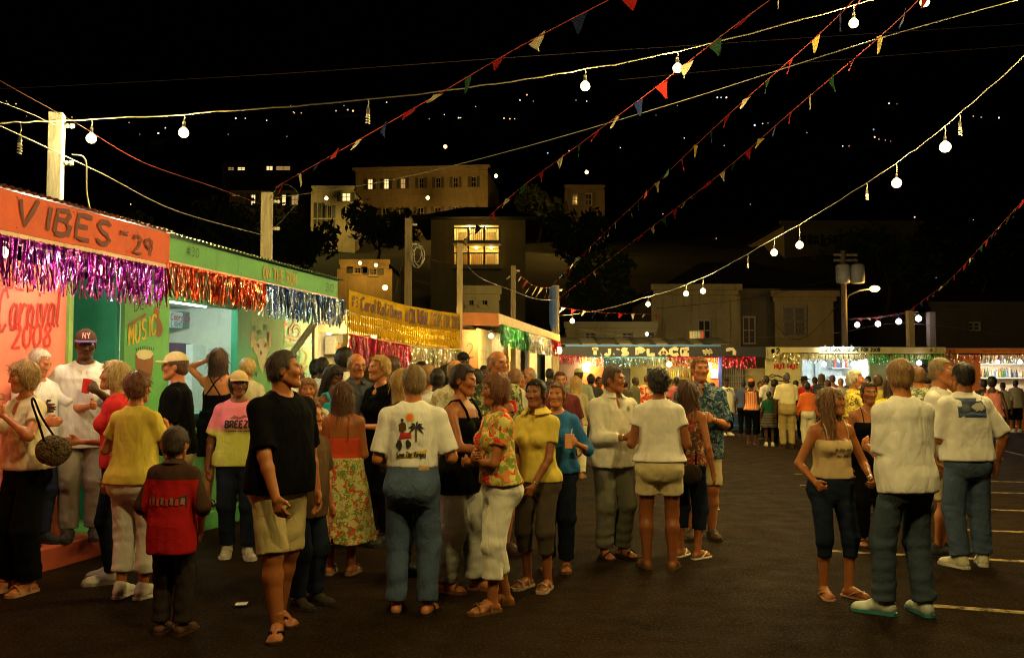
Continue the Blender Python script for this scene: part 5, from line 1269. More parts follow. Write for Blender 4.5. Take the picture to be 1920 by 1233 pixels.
# inside of the serving hatch
FL.board('back_wall', sR1, sE, .2, 2.7, 3.0, 3.05, WHT, eB); FL.board('side_wall', sE-.04, sE, .2, 2.7, tw_+.055, 2.995, WHT, eB); FL.board('side_wall', sR1+.002, sR1+.04, .2, 2.7, 1.85, 2.995, WHT, eB)
FL.board('ceiling', sR1+.05, sE-.05, 2.68, 2.70, tw_+.06, 2.99, WHT, eB)
FL.board('shelf', sM1+.3, sM1+1.5, 2.02, 2.05, 2.45, 2.99, WHT, eB)
q0 = FL.P((sM1+sW1)/2+.5, 1.6, 2.62); tl = empty('fluorescent_lamp', q0, 0, 'fluorescent tube on the ceiling inside the green stall', 'lamp')
MB().tube([-FL.u*.55, FL.u*.55], .018, 8).build('tube', glow(COOL, 7), tl, True); MB().bar(-FL.u*.6+Vector((0, 0, .045)), FL.u*.6+Vector((0, 0, .045)), .06, .04).build('housing', flat((.7, .7, .68)), tl)
for k in (-.35, .35): lamp('lamp', FL.u*k-Vector((0, 0, .03)), 9, COOL, tl, .05)
def at_box(name, x0, x1, y0, y1, t, dep, mat_, label, cat, parts=None):
    s0_, s1_ = FL.s_of(x0, t), FL.s_of(x1, t); zb, zt_ = FL.pt((x0+x1)/2, y1, t).z, FL.pt((x0+x1)/2, y0, t).z
    o = FL.slab(MB(), s0_, s1_, zb, zt_, t, t+dep).build(name, mat_, None, bevel=.006); tag(o, label, cat); return o, s0_, s1_, zb, zt_
o, *_ = at_box('fridge', 360, 452, 648, 800, 2.2, .6, flat((.78, .8, .8), .3), 'white fridge behind the serving window', 'fridge')
bx_, *_ = at_box('beer_carton', 316, 341, 584, 614, 2.47, .25, paint((.6, .66, .68)), 'silver beer carton with red script on the stall shelf', 'carton')
FL.text('Coors', 317, 339, FL.pt(328, 600, 2.47).z, FL.pt(328, 588, 2.47).z, 2.47, .014, RB, bx_, .2, seed=2); FL.text('LIGHT', 318, 338, FL.pt(328, 611, 2.47).z, FL.pt(328, 603, 2.47).z, 2.47, .011, flat((.05, .08, .2)), bx_, .1)
bx_, *_ = at_box('beer_carton', 343, 366, 585, 615, 2.47, .25, paint((.22, .25, .26)), 'darker beer carton right of the silver one on the shelf', 'carton')
FL.text('Coors', 344, 364, FL.pt(354, 603, 2.47).z, FL.pt(354, 590, 2.47).z, 2.47, .012, RB, bx_, .2, seed=2)
at_box('purple_carton', 331, 358, 643, 672, 2.30, .3, paint((.10, .05, .10)), 'dark purple carton below the stall shelf', 'carton')
pl_, a1, a2, a3, a4 = at_box('price_list', 318, 331, 625, 690, 2.9, .01, flat((.7, .74, .76)), 'handwritten price list on the wall inside the green stall', 'notice')
m = MB()
for k in range(9): FL.slab(m, a1+.03, a1+(a2-a1)*rs.uniform(.5, .9), a4-.05-.045*k-.012, a4-.05-.045*k, 2.896, 2.899)
m.build('writing', flat((.1, .1, .2)), pl_)
F = Field((-.34, -.25, -.03), (.34, .25, .26), .013); sn = sines(4, 6, 26); F.ell((0, 0, .04), (.30, .2, .19), 0, wob=lambda x, y, z: .02*sn(x, y, z)); F.A = np.maximum(F.A, -F.z[None, None, :]); V, Q = F.mesh()
bag = link('garbage_bag', npmesh('garbage_bag', V, Q, True), NT('black_plastic').fin((.012, .012, .014), .22), None); bag.location = FL.pt(398, 648, 2.45); bag.rotation_euler = (0, 0, 1.36); tag(bag, 'shiny black garbage bag lying on the white fridge', 'bag')
# paintings on the green panels
BRN = paint((.22, .08, .03)); YLW = paint((.6, .42, .02)); BLK = paint((.02, .03, .015)); CRMP = paint((.55, .48, .30))
zz = lambda px, py: FL.pt(px, py, tw_).z
FL.text('MUSIC', 239, 290, zz(239, 648), zz(239, 612), tw_, .026, YLW, eB, .0, zb1=zz(290, 624), zt1=zz(290, 588), seed=9)
FL.text('DEN', 248, 278, zz(248, 583), zz(248, 566), tw_, .012, BLK, eB, .1, zb1=zz(278, 575), zt1=zz(278, 558)); FL.poly('painted_bar', [(238, 608), (272, 587), (274, 591), (240, 613)], tw_, BRN, eB)
FL.poly('painted_peanut', [(290, 575), (296, 574), (299, 582), (298, 595), (303, 606), (305, 618), (301, 630), (295, 633), (292, 624), (294, 610), (289, 597), (287, 585)], tw_, BRN, eB)
FL.poly('painted_drum', [(253, 664), (287, 664), (286, 690), (284, 705), (257, 705), (254, 690)], tw_, BRN, eB); FL.poly('painted_drum_head', [(254, 663), (258, 657), (270, 655), (282, 657), (287, 663), (281, 671), (269, 674), (258, 671)], tw_, CRMP, eB, .008)
m = MB()
for k in range(9): p = FL.pt(255+k*4, 657-3*math.sin(k/8*3.14), tw_)+FL.n*.006; q = FL.pt(255+k*4.2-1, 652-4*math.sin(k/8*3.14), tw_)+FL.n*.006; m.bar(p, q, .006, .004)
tag(m.build('painted_pegs', BLK, eB), kind='stuff')
FL.poly('painted_mask', [(472, 628), (480, 640), (488, 634), (498, 634), (502, 640), (506, 628), (504, 655), (498, 672), (492, 700), (487, 690), (482, 668), (475, 655)], tw_, CRMP, eB)
for pts in ([(477, 608), (480, 613), (479, 620), (476, 619), (475, 612)], [(487, 617), (490, 621), (489, 628), (486, 627), (485, 621)], [(498, 607), (501, 612), (500, 619), (497, 619), (496, 612)], [(480, 642), (485, 646), (486, 652), (482, 650)], [(497, 641), (500, 646), (496, 652), (494, 648)], [(488, 655), (491, 662), (488, 667), (486, 661)], [(479, 695), (482, 700), (480, 707), (477, 702)]):
    FL.poly('painted_spot', pts, tw_, BLK, eB, .008)
for x in (470, 503): FL.poly('painted_feather', [(x, 622), (x+4, 622), (x+4, 635), (x, 636)], tw_, RB, eB, .007); FL.poly('painted_feather', [(x, 638), (x+4, 637), (x+4, 650), (x, 652)], tw_, YLW, eB, .007)
fringe(FL, s0B-.06, FL.s_of(490, 0), 2.74, .31, -.035, (.75, .07, .03), 'red tinsel fringe on the green stall left of the blue one', (.85, .3, .2))
fringe(FL, FL.s_of(490, 0)+.01, FL.s_of(640, 0), 2.74, .36, -.035, (.05, .10, .42), 'blue tinsel fringe at the far end of the green stall', (.5, .58, .7))
e = empty('hanging_bulb', FL.P(FL.s_of(452, .12), .12, 2.70), 0, 'bare bulb glowing behind the red tinsel', 'lamp'); bulb(e, Vector((0, 0, .06)), 1, .045, WARM, 26)
e = empty('hanging_bulb', FL.P(FL.s_of(200, .25), .35, 2.68), 0, 'bare bulb behind purple tinsel of the orange stall', 'lamp'); bulb(e, Vector((0, 0, .06)), 1, .045, (1, .8, .5), 26)
e = empty('hanging_bulb', FL.P(FL.s_of(20, .25), .35, 2.68), 0, 'bare bulb under the awning at the left edge', 'lamp'); bulb(e, Vector((0, 0, .06)), 1, .045, (1, .75, .5), 30)
# treble clef board and timber brace
def clefmat():
    t = NT('clef_board_paint'); n = t.noise(t.coords(), 3.5, 2, .4, 1.2)
    return t.fin(t.ramp(n, [(.3, (.05, .35, .45)), (.48, (.25, .6, .55)), (.6, (.35, .6, .2)), (.75, (.3, .6, .62))]), .6)
tC = 1.25; cb = empty('music_board', (0, 0, 0), 0, 'turquoise painted board with treble clef beside green stall', 'board')
FL.board('panel', FL.s_of(531, tC)+.02, FL.s_of(585, tC), .2, 2.72, tC, tC+.04, clefmat(), cb, .004); FL.board('edge_strip', FL.s_of(586, tC), FL.s_of(592, tC), .2, 2.72, tC-.03, tC+.05, wood((.5, .42, .3)), cb)
def brush(pix, t, w, mat_, par, off=.006, nm='brushstroke'):
    P = smooth_line([FL.pt(x, y, t)+FL.n*off for x, y in pix], 60); V = []; Fq = []
    for i, p in enumerate(P):
        d = P[min(i+1, len(P)-1)]-P[max(0, i-1)]; tt = FL.n.cross(d).normalized()*w/2; V += [p+tt, p-tt]
    for i in range(len(P)-1): Fq.append((2*i, 2*i+1, 2*i+3, 2*i+2))
    link(nm, npmesh(nm, V, Fq), mat_, par)
NAVY = paint((.03, .06, .2)); GOLD = paint((.45, .30, .06)); GRN2 = paint((.03, .32, .08))
brush([(548, 590), (552, 600), (546, 612), (541, 620), (545, 632), (556, 634), (562, 622), (556, 612), (549, 616), (550, 624)], tC, .075, NAVY, cb); brush([(548, 590), (552, 600), (546, 612), (541, 620), (545, 632), (556, 634), (562, 622), (556, 612), (549, 616), (550, 624)], tC, .03, GOLD, cb, .010)
brush([(535, 600), (531, 612), (538, 606)], tC, .04, RB, cb); brush([(533, 630), (545, 634), (545, 642), (534, 640)], tC, .035, GOLD, cb, .009); brush([(560, 635), (566, 642), (572, 630)], tC, .09, NAVY, cb, .008)
brush([(530, 650), (545, 646), (558, 652), (562, 665), (558, 680)], tC, .06, GRN2, cb, .008); brush([(565, 655), (575, 665), (570, 680), (564, 684), (570, 692), (576, 685)], tC, .04, GOLD, cb, .008); brush([(552, 660), (553, 680)], tC, .13, GRN2, cb, .007)
tag(MB().bar(FL.pt(520, 700, 1.1), FL.P(FL.s_of(617, .1), .1, 2.70), .09, .05).build('timber_brace', wood((.6, .55, .46)), None, bevel=.004), 'pale diagonal timber brace propping the end of the green awning', 'brace')

# ---- stall C : yellow banner
C0 = pz(655, 543, 3.0); C1 = pd(862, 588, 17.2); FCf = Fr(C0, C1)
eC = empty('yellow_stall', (0, 0, 0), 0, 'stall with a hanging yellow banner and orange wooden inside walls', 'stall')
zc0, zc1 = C0.z, C1.z
def sheetC(name, v0, v1, t0, t1, mat_, par, n=24, curve=.05):
    V = []; Fq = []
    for i in range(n+1):
        f = i/n; q = FCf.L*f; zt_ = zc0+(zc1-zc0)*f-curve*math.sin(f*3.14); dy = .015*math.sin(f*17)
        V += [FCf.P(q, t0+dy, zt_-v0), FCf.P(q, t0+dy, zt_-v1), FCf.P(q, t1+dy, zt_-v0), FCf.P(q, t1+dy, zt_-v1)]
    for i in range(n): a = 4*i; Fq += [(a+1, a+5, a+4, a), (a+2, a+6, a+7, a+3), (a, a+4, a+6, a+2), (a+1, a+3, a+7, a+5)]
    return link(name, npmesh(name, V, Fq, True), mat_, par)
YELC = thin_cloth((.92, .60, .03)); bn = sheetC('banner', 0, .33, 0, .01, YELC, eC)
zt_at = lambda f: zc0+(zc1-zc0)*f-.05*math.sin(f*3.14)
def textC(txt, f0, f1, v0, v1, w, mat_, slant=.15, seed=1):
    m = MB(); pl = lambda u, v: FCf.P(FCf.L*(f0+(f1-f0)*u), -.022+.015*math.sin((f0+(f1-f0)*u)*17), zt_at(f0+(f1-f0)*u)-(v1+(v0-v1)*v)); stroke_text(m, txt, pl, None, w, 0, .15, slant, seed); return m.build('lettering', mat_, bn)
DKB = paint((.10, .03, .02)); textC('#31', .01, .08, .08, .24, .02, DKB); textC('Carol Roti Queen', .09, .42, .06, .26, .030, DKB, .15, 4); textC('A CULTURAL', .46, .66, .05, .28, .030, DKB, .05, 5); textC('ESCAPE FOR 2008', .69, .985, .06, .28, .026, paint((.16, .08, .02)), .05, 6)
m = MB(); nS = 62
for k in range(nS):
    f = (k+.5)/nS; z = zt_at(f)-.34; p = FCf.P(FCf.L*f, .005+.015*math.sin(f*17), z)
    m.lathe(p-Vector((0, 0, .30)), [(.004, 0), (.017, .05), (.023, .11), (.009, .17), (.021, .23), (.015, .28), (.006, .31)], 6)
tag(m.build('banner_loops', YELC, eC, True), kind='stuff'); sheetC('banner_hem', .645, .675, -.004, .012, YEL, eC)
class FrC:   # slanted fringe line
    pass
def fringe_sloped(fr, f0, f1, drop, ln, col, label, col2):
    zs = [zt_at(f0)-drop, zt_at(f1)-drop]; o_ = fr.u.copy(); h0 = Fr((0, 0), (1, 0)); h0.a = fr.P(0, 0, 0); h0.u = (fr.P(fr.L, 0, 0)-fr.P(0, 0, 0)).normalized(); h0.b = fr.b; h0.n = fr.n; h0.L = fr.L
    k = 4
    e = None
    fringe(h0, fr.L*f0, fr.L*f1, (zs[0]+zs[1])/2, ln, .0, col, label, col2)
    ob = [o for o in C.objects if o.get('label') == label][0]; mid = h0.P(fr.L*(f0+f1)/2, 0, (zs[0]+zs[1])/2)
    sl_ = (zs[1]-zs[0])/(fr.L*(f1-f0)); u2 = Vector((fr.u.x, fr.u.y, 0))
    for ch in ob.children:
        n_ = len(ch.data.vertices); co = np.zeros(n_*3, np.float32); ch.data.vertices.foreach_get('co', co); co = co.reshape(-1, 3)
        d = (co[:, 0]+ob.location.x-mid.x)*u2.x+(co[:, 1]+ob.location.y-mid.y)*u2.y; co[:, 2] += d*sl_; ch.data.vertices.foreach_set('co', co.ravel()); ch.data.update()
fringe_sloped(FCf, .0, .5, .665, .42, (.78, .03, .12), 'crimson tinsel fringe below the yellow banner', (.85, .2, .3))
fringe_sloped(FCf, .5, 1.0, .665, .40, (.75, .62, .22), 'gold and silver tinsel fringe below the yellow banner', (.85, .85, .78))
# interior of stall C : white lit bay and wooden panels
FC2 = Fr(FCf.P(0, 1.1, 0), FCf.P(FCf.L, 1.1, 0))
ORW = wood((.36, .12, .04)); BRW = wood((.24, .09, .03))
sx = lambda px, t: FCf.s_of(px, t)
FCf.board('back_wall', sx(590, 2.6), sx(668, 2.6), .0, 2.8, 2.6, 2.65, paint((.75, .68, .45)), eC); FCf.board('front_wall', sx(718, 1.1), sx(880, 1.1), .0, 2.75, 1.1, 1.15, ORW, eC)
FCf.board('front_wall', sx(655, 1.1), sx(717, 1.1)-.01, 0, 1.05, 1.1, 1.15, BRW, eC); FCf.board('post', sx(650, 1.08), sx(658, 1.08), 0, 2.75, 1.06, 1.16, wood((.55, .45, .22)), eC); FCf.board('lintel', sx(592, 1.1), sx(717, 1.1)-.01, 2.42, 2.75, 1.09, 1.14, wood((.35, .25, .12)), eC)
FCf.board('roof', sx(592, 1.5), FCf.L+.4, 2.80, 2.84, .25, 3.4, TIN, eC)
FCf.board('counter', sx(592, 1.5), sx(717, 1.1), 1.02, 1.06, .95, 1.5, ORW, eC, .005)
w_ = FCf.board('window', sx(806, 1.09), sx(817, 1.09), FCf.pt(811, 690, 1.09).z, FCf.pt(811, 662, 1.09).z, 1.075, 1.095, flat((.75, .75, .7)), eC)
m = MB()
for k in range(7): FCf.slab(m, sx(807, 1.07), sx(816, 1.07), FCf.pt(811, 689-k*4, 1.07).z, FCf.pt(811, 687.5-k*4, 1.07).z, 1.062, 1.072)
m.build('lattice', flat((.05, .05, .05)), w_)
nt_ = FCf.board('notice', sx(760, 1.09), sx(769, 1.09), FCf.pt(765, 681, 1.09).z, FCf.pt(765, 670, 1.09).z, 1.08, 1.095, flat((.6, .66, .7)), eC)
pc = FCf.board('food_warmer', sx(628, 2.2), sx(645, 2.2), FCf.pt(636, 664, 2.2).z, FCf.pt(636, 630, 2.2).z, 2.2, 2.45, flat((.5, .45, .3)), None, .01); tag(pc, 'small food display on the counter of the white bay', 'food display')
FCf.board('poster', sx(629, 2.19), sx(644, 2.19), FCf.pt(636, 655, 2.19).z, FCf.pt(636, 642, 2.19).z, 2.17, 2.195, floral((.5, .3, .05), (.5, .05, .02), (.05, .2, .04), (.6, .5, .3), scale=20.0), pc)
e = empty('hanging_bulb', FCf.P(sx(625, 1.6), 1.7, 2.55), 0, 'bulb lighting the white bay beside the clef board', 'lamp'); bulb(e, Vector((0, 0, .05)), 1, .05, (1, .85, .5), 45)
e = empty('hanging_bulb', FCf.P(FCf.L*.45, .6, 2.45), 0, 'unseen bulb added behind the yellow banner to light its cloth', 'lamp'); bulb(e, Vector((0, 0, .05)), 1, .05, WARM, 130)  # added lamp, out of sight, strong enough to shine through the banner cloth

# ---- stall D : orange roof
D0, D1 = pz(935, 587, 2.9), pz(1050, 628, 2.9); FD = Fr(D0, D1)
eD = empty('orange_stall', (0, 0, 0), 0, 'wooden stall with orange roof edge and a number 2 on its side', 'stall')
side = Vector((-1, -.12, 0)).normalized(); wL = .85
FD.board('fascia', 0, FD.L, 2.72, 2.9, 0, .03, paint((.68, .42, .08)), eD, .004)
a = D0; b = pd(865, 588, 17.45); MB().slab((b.x, b.y), (a.x, a.y), 2.66, 2.9, .03, (0, 1)).build('side_fascia', paint((.62, .20, .05)), eD)
V = [Vector((b.x, b.y+.04, 2.84)), FD.P(.04, .035, 2.84), FD.P(FD.L, .035, 2.84), FD.P(FD.L, 2.2, 2.84)]; V += [v+Vector((0, 0, .03)) for v in V]
MB().hexa(V).build('roof', paint((.16, .09, .05)), eD)
for k in range(7): MB().bar(FD.P(.35+k*.18, .06, 2.80), FD.P(.35+k*.18, .9, 2.80), .035, .05).build('rafter', wood((.2, .12, .05)), eD)
tD = .72; sd = lambda px, t=tD: FD.s_of(px, t)
c0 = FD.P(sd(897), tD, 0); l0 = pd(866, 700, c0.y-.25); MB().slab((l0.x, l0.y), (c0.x, c0.y), 0, 2.66, .05, (0, 1)).build('side_wall', wood((.42, .14, .045)), eD)
nl = Vector((l0.x-c0.x, l0.y-c0.y, 0)); m = MB(); stroke_text(m, '2', lambda u, v: Vector((l0.x, l0.y, 0)).lerp(Vector((c0.x, c0.y, 0)), .30+.42*u)+Vector((0, -.012, 2.10+.28*v)), None, .02, 0, .1); m.build('lettering', BLK, eD)
MB().box((l0.x+.02, l0.y-.05, 2.02), (l0.x+.12, l0.y-.008, 2.12)).build('switch_box', flat((.7, .6, .35)), eD)
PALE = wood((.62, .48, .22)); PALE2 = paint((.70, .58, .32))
def dp(nm, x0, x1, z0, z1, mat_, t0=tD, th=.05): return FD.board(nm, sd(x0, t0), sd(x1, t0)-.004, z0, z1, t0, t0+th, mat_, eD)
dp('wall_panel', 897, 917, 0, 2.7, PALE); dp('door_post', 917, 922, 0, 2.7, wood((.5, .3, .08))); dp('lintel', 922, 950, 2.25, 2.7, PALE2); dp('door_post', 950, 957, 0, 2.7, wood((.5, .26, .06)), tD-.02, .08); dp('wall_panel', 957, 976, 0, 2.7, PALE2); dp('shutter_or_shade', 976, 993, 0, 2.7, wood((.07, .04, .02)), tD+.25)  # last board here is set back and coloured as the shade of an opening
dp('wall_panel', 993, 1007, 0, 2.7, PALE2); dp('shutter_or_shade', 1007, 1034, 0, 2.6, paint((.05, .05, .04)), tD+.3); dp('pillar', 1034, 1045, 0, 2.7, WHT, tD-.1, .2); dp('back_wall', 917, 1000, 0, 2.7, wood((.3, .18, .08)), 2.0)  # second set-back dark board, its colour standing in for an opening's shade
m = MB()
for k in range(5): stroke_text(m, ('~~', '~', '~~', '~~', '~')[k], lambda u, v, k=k: FD.P(sd(899)+(sd(914)-sd(899))*u, tD-.006, 1.55+.16*k+.11*v), None, .008, 0, .2, .1, k)
m.build('lettering', paint((.2, .12, .05)), eD)
fringe(FD, sd(940, 0), sd(991, 0), 2.71, .40, .0, (.04, .38, .08), 'green tinsel fringe on the orange roofed stall', (.3, .6, .35)); fringe(FD, sd(991, 0)+.02, sd(1033, 0), 2.71, .42, .0, (.75, .65, .5), 'silver tinsel fringe between green and red ones', (.9, .8, .75)); fringe(FD, sd(1033, 0)+.02, FD.L, 2.71, .40, .0, (.6, .02, .06), 'short red tinsel fringe at end of orange roof', (.7, .1, .1))
e = empty('hanging_bulb', FD.P(sd(925, .35), .40, 2.60), 0, 'bulb under the orange roof near its front corner', 'lamp'); bulb(e, Vector((0, 0, .05)), 1, .05, WARM, 60)
e = empty('hanging_bulb', FD.P(sd(985, .35), .40, 2.60), 0, 'bulb hidden under the middle of the orange roof', 'lamp'); bulb(e, Vector((0, 0, .05)), 1, .05, WARM, 60)
e = empty('hanging_bulb', pd(1047, 648, 26), 0, 'bare bulb on a bracket at the far corner', 'lamp'); bulb(e, Vector((0, 0, .05)), 1, .10, WARM, 60)

# ---- far row, facing the viewer
def frow(name, label, y): return empty(name, (0, y, 0), 0, label, 'stall')
def fb(e, nm, x0, x1, y0, y1, dy, mat_, th=.05, y=None, bev=0):   # board given by picture edges at depth
    yy = (y or e.location.y)+dy; a = pd(x0, y1, yy); b = pd(x1, y0, yy); o = e.location
    return MB().box((a.x-o.x, yy-o.y, max(0, a.z)), (b.x-o.x, yy-o.y+th, b.z)).build(nm, mat_, e, bevel=bev)
def ftext(e, txt, x0, x1, y0, y1, dy, w, mat_, slant=0, seed=1, wob=.15):
    yy = e.location.y+dy; o = e.location; a = pd(x0, y1, yy)-o; b = pd(x1, y0, yy)-o; m = MB()
    stroke_text(m, txt, lambda u, v: Vector((a.x+(b.x-a.x)*u, a.y-.008, a.z+(b.z-a.z)*v)), None, w, 0, wob, slant, seed); return m.build('lettering', mat_, e)
def ffringe(x0, x1, ytop, ybot, y, col, label, col2=None, dens=110):
    a = pd(x0, ytop, y); b = pd(x1, ytop, y); f_ = Fr((a.x, y), (b.x, y)); f_.b = Vector((0, 1, 0)); f_.n = Vector((0, -1, 0)); fringe(f_, 0, b.x-a.x, a.z, a.z-pd(x0, ybot, y).z, 0, col, label, col2, dens)
FO = paint((.75, .13, .02), .6, .15)
eE = frow('place_stall', "stall with black T.J.'S PLACE sign and blue roof edge", 30)
fb(eE, 'sign_board', 1046, 1436, 650, 669, 0, paint((.02, .02, .03)), .04); fb(eE, 'roof_edge', 1060, 1352, 645.5, 649.5, -.02, paint((.08, .2, .5)), .06)
# patched roof sheets leaning back
o = eE.location
for k in range(9):
    xa = 1054+k*33; a = pd(xa, 646, 30.0); b = pd(xa+32, 634, 31.6); MB().hexa([(a.x, 0, a.z), (b.x-.02, 0, a.z), (b.x-.02, 1.7, b.z), (a.x, 1.7, b.z), (a.x, 0, a.z+.03), (b.x-.02, 0, a.z+.03), (b.x-.02, 1.7, b.z+.03), (a.x, 1.7, b.z+.03)]).build('roof_sheet', paint((.20, .17, .10) if k % 2 else (.10, .085, .06), .8, .5, 2), eE)
LET = paint((.72, .62, .40)); LET2 = paint((.25, .10, .03))
ftext(eE, "T.J.'S", 1110, 1178, 653.5, 665, -.0, .10, LET, 0, 2, .05); ftext(eE, 'PLACE', 1194, 1294, 653.5, 665, 0, .11, LET, 0, 3, .05); ftext(eE, '#', 1318, 1336, 653.5, 665, 0, .05, LET); ftext(eE, '1', 1352, 1366, 653.5, 665, 0, .10, LET)

fb(eE, 'wall_panel', 1092, 1132, 668, 806, .5, FO); fb(eE, 'wall_panel', 1300, 1348, 668, 806, .5, FO); fb(eE, 'wall_panel', 1050, 1091.5, 668, 806, .5, paint((.12, .06, .04))); fb(eE, 'post', 1349, 1353, 668, 806, .42, paint((.04, .06, .3)), .12)
fb(eE, 'door_leaf', 1132.5, 1182, 690, 806, .6, paint((.04, .035, .03))); fb(eE, 'counter', 1182.5, 1299, 752, 758, .3, paint((.5, .1, .03)), .4); fb(eE, 'counter_front', 1182.5, 1299, 758.5, 806, .45, FO); fb(eE, 'back_wall', 1130, 1300, 668, 806, 2.6, paint((.5, .42, .12)))
fb(eE, 'post', 1214, 1222, 690, 752, .5, paint((.03, .03, .03)), .1); fb(eE, 'shelf', 1225, 1298, 708, 711, 2.2, paint((.3, .25, .1)), .3)
fb(eE, 'gate_frame', 1354, 1396, 690, 806, .7, paint((.05, .045, .035)), .04)
m = MB()
for k in range(10): a = pd(1356+k*4.2, 806, 30.64); z1 = pd(0, 690, 30.64).z; m.box((a.x-o.x-.02, .64, .05), (a.x-o.x+.02, .67, z1))
for k in range(9): a = pd(1355, 800-k*12, 30.6); b = pd(1396, 0, 30.6); m.box((a.x-o.x, .60, a.z-.02), (b.x-o.x, .63, a.z+.02))
m.build('gate_lattice', flat((.14, .12, .08), .5), eE)
fb(eE, 'wall_panel', 1397, 1436, 690, 806, .7, paint((.30, .24, .10)))
for x0, x1, y0, y1, mm in ((1092, 1106, 682, 697, flat((.8, .78, .7))), (1333, 1346, 692, 709, flat((.7, .68, .62)))): fb(eE, 'poster', x0, x1, y0, y1, .47, mm, .02)
ftext(eE, '~~~', 1100, 1117, 706, 712, .49, .03, LET2, 0, 2); ftext(eE, '~~', 1102, 1115, 714, 720, .49, .03, LET2, 0, 3); ftext(eE, '~~', 1100, 1117, 722, 728, .49, .03, LET2, 0, 4); ftext(eE, '~~', 1306, 1326, 688, 697, .49, .04, LET, .2, 4)
fb(eE, 'bench', 1375, 1412, 798, 806, -.6, paint((.03, .08, .2)), .5); fb(eE, 'bench_back', 1375, 1412, 780, 796, -.1, paint((.03, .08, .2)), .06)
for k in range(16):
    p = pd(1228+k*4.4, 708, 32.3); bt = MB().lathe((0, 0, 0), [(.035, 0), (.038, .02), (.038, .17), (.014, .22), (.013, .29)], 8).build('bottle', flat(rs.choice([(.1, .3, .1), (.4, .2, .05), (.6, .6, .55), (.5, .4, .05)]), .15), None, True); bt.location = p; tag(bt, "bottle on the back shelf under the T.J.'S PLACE sign", 'bottle', "bottles behind T.J.'s counter")
for k, (x, c_) in enumerate([(1296, (.6, .45, .25)), (1301, (.5, .5, .45)), (1306, (.4, .42, .3)), (1311, (.45, .42, .35)), (1317, (.6, .1, .06))]):
    cn = MB().lathe((0, 0, 0), [(.055, 0), (.06, .01), (.06, .26), (.05, .28)], 10).build('can', flat(c_, .35), None, True); cn.location = pd(x, 636, 31.5); tag(cn, ['first', 'second', 'third', 'fourth', 'red rightmost'][k]+" can in the row standing on T.J.'s roof", 'can', "cans on T.J.'s roof")
ffringe(1050, 1097, 667, 682, 29.96, (.35, .01, .03), 'dark red tinsel fringe at the left end of far sign', (.5, .05, .05)); ffringe(1100, 1250, 669, 688, 29.96, (.10, .32, .55), 'light blue tinsel fringe under the black sign', (.4, .6, .7)); ffringe(1251, 1346, 669, 688, 29.96, (.7, .02, .10), 'red tinsel fringe right of the light blue one', (.8, .15, .2)); ffringe(1354, 1416, 668, 690, 29.96, (.7, .02, .08), 'red tinsel fringe at the right end of the black sign', (.75, .1, .15))
for nm, x, y, pw in (("bright bulb on left orange wall of T.J.'s stall", 1102, 676, 75), ("bright bulb on right orange wall of T.J.'s stall", 1330, 678, 75), ("bulb above the counter inside T.J.'s stall", 1255, 676, 40)):
    e = empty('hanging_bulb', pd(x, y, 30.25 if 'inside' not in nm else 31.6), 0, nm, 'lamp'); bulb(e, Vector((0, 0, .05)), 1, .09, (1, .8, .4), pw)
# F : cream stall #2
CRE = paint((.62, .52, .22)); eF = frow('cream_stall', 'cream stall number 2 with a bright white serving window', 30.2)
fb(eF, 'sign_board', 1437, 1772, 651, 673, 0, CRE, .04); ftext(eF, '#2', 1446, 1462, 653.5, 663, 0, .05, BLK); ftext(eF, 'CULTURAL ESCAPE FOR 2008', 1541, 1650, 652.5, 658.5, 0, .035, BLK, 0, 3); ftext(eF, '#2', 1743, 1757, 653, 660, 0, .035, GOLD)
fb(eF, 'wall_panel', 1437, 1500, 673.5, 806, .35, CRE); fb(eF, 'wall_panel', 1632, 1704, 673.5, 806, .35, paint((.30, .36, .20))); fb(eF, 'wall_panel', 1745, 1772, 673.5, 806, .35, paint((.5, .3, .1))); fb(eF, 'door_leaf', 1705, 1744, 673.5, 806, .8, paint((.03, .03, .02)))
ftext(eF, 'HUT HUT', 1452, 1497, 682, 691, .35, .05, RB, 0, 2); 
m = MB(); 
for pts in ([(1436, 709), (1448, 701), (1462, 706), (1476, 710)], [(1444, 708), (1458, 703), (1470, 708)], [(1438, 712), (1460, 713), (1482, 716)]): m.tube([pd(x, y, 30.54)-eF.location for x, y in pts], .015, 4)
m.build('painted_sketch', BLK, eF)
fb(eF, 'counter', 1500.5, 1631, 752, 758, .1, WHT, .5); fb(eF, 'counter_front', 1500.5, 1631, 758.5, 806, .3, CRE); fb(eF, 'back_wall', 1490, 1640, 673, 806, 2.8, paint((.70, .76, .78))); fb(eF, 'side_wall', 1500.5, 1504, 673.5, 752, .41, WHT, 2.3); fb(eF, 'side_wall', 1628, 1631, 673.5, 752, .41, WHT, 2.3); fb(eF, 'roof', 1437, 1772, 650, 652, .05, TIN, 3.0)
fb(eF, 'door_frame', 1530, 1535, 676, 752, 2.6, flat((.45, .5, .5)), .1)
fr_ = MB().box((-.42, 0, 0), (.42, .6, 1.75)).build('fridge', flat((.8, .8, .78), .3), None, bevel=.02); fr_.location = pd(1585, 806, 32.2); fr_.location.z = 0; tag(fr_, 'white upright fridge inside cream stall', 'fridge'); MB().box((.34, -.05, .9), (.38, -.01, 1.4)).build('handle', flat((.5, .5, .5), .3, .8), fr_)
for k in range(12):
    p = pd(1566+k*5, 689, 32.4); c_ = rs.choice([(.05, .08, .3), (.5, .1, .05), (.6, .6, .55), (.1, .1, .1)]); bt = MB().box((-.05, -.03, 0), (.05, .03, rs.uniform(.16, .3))).build('package', flat(c_), None, bevel=.006); bt.location = p; tag(bt, 'small package on the top shelf inside cream stall', 'package', 'packages on the cream stall shelf')
fb(eF, 'shelf', 1560, 1628, 689, 691, 2.1, WHT, .4)
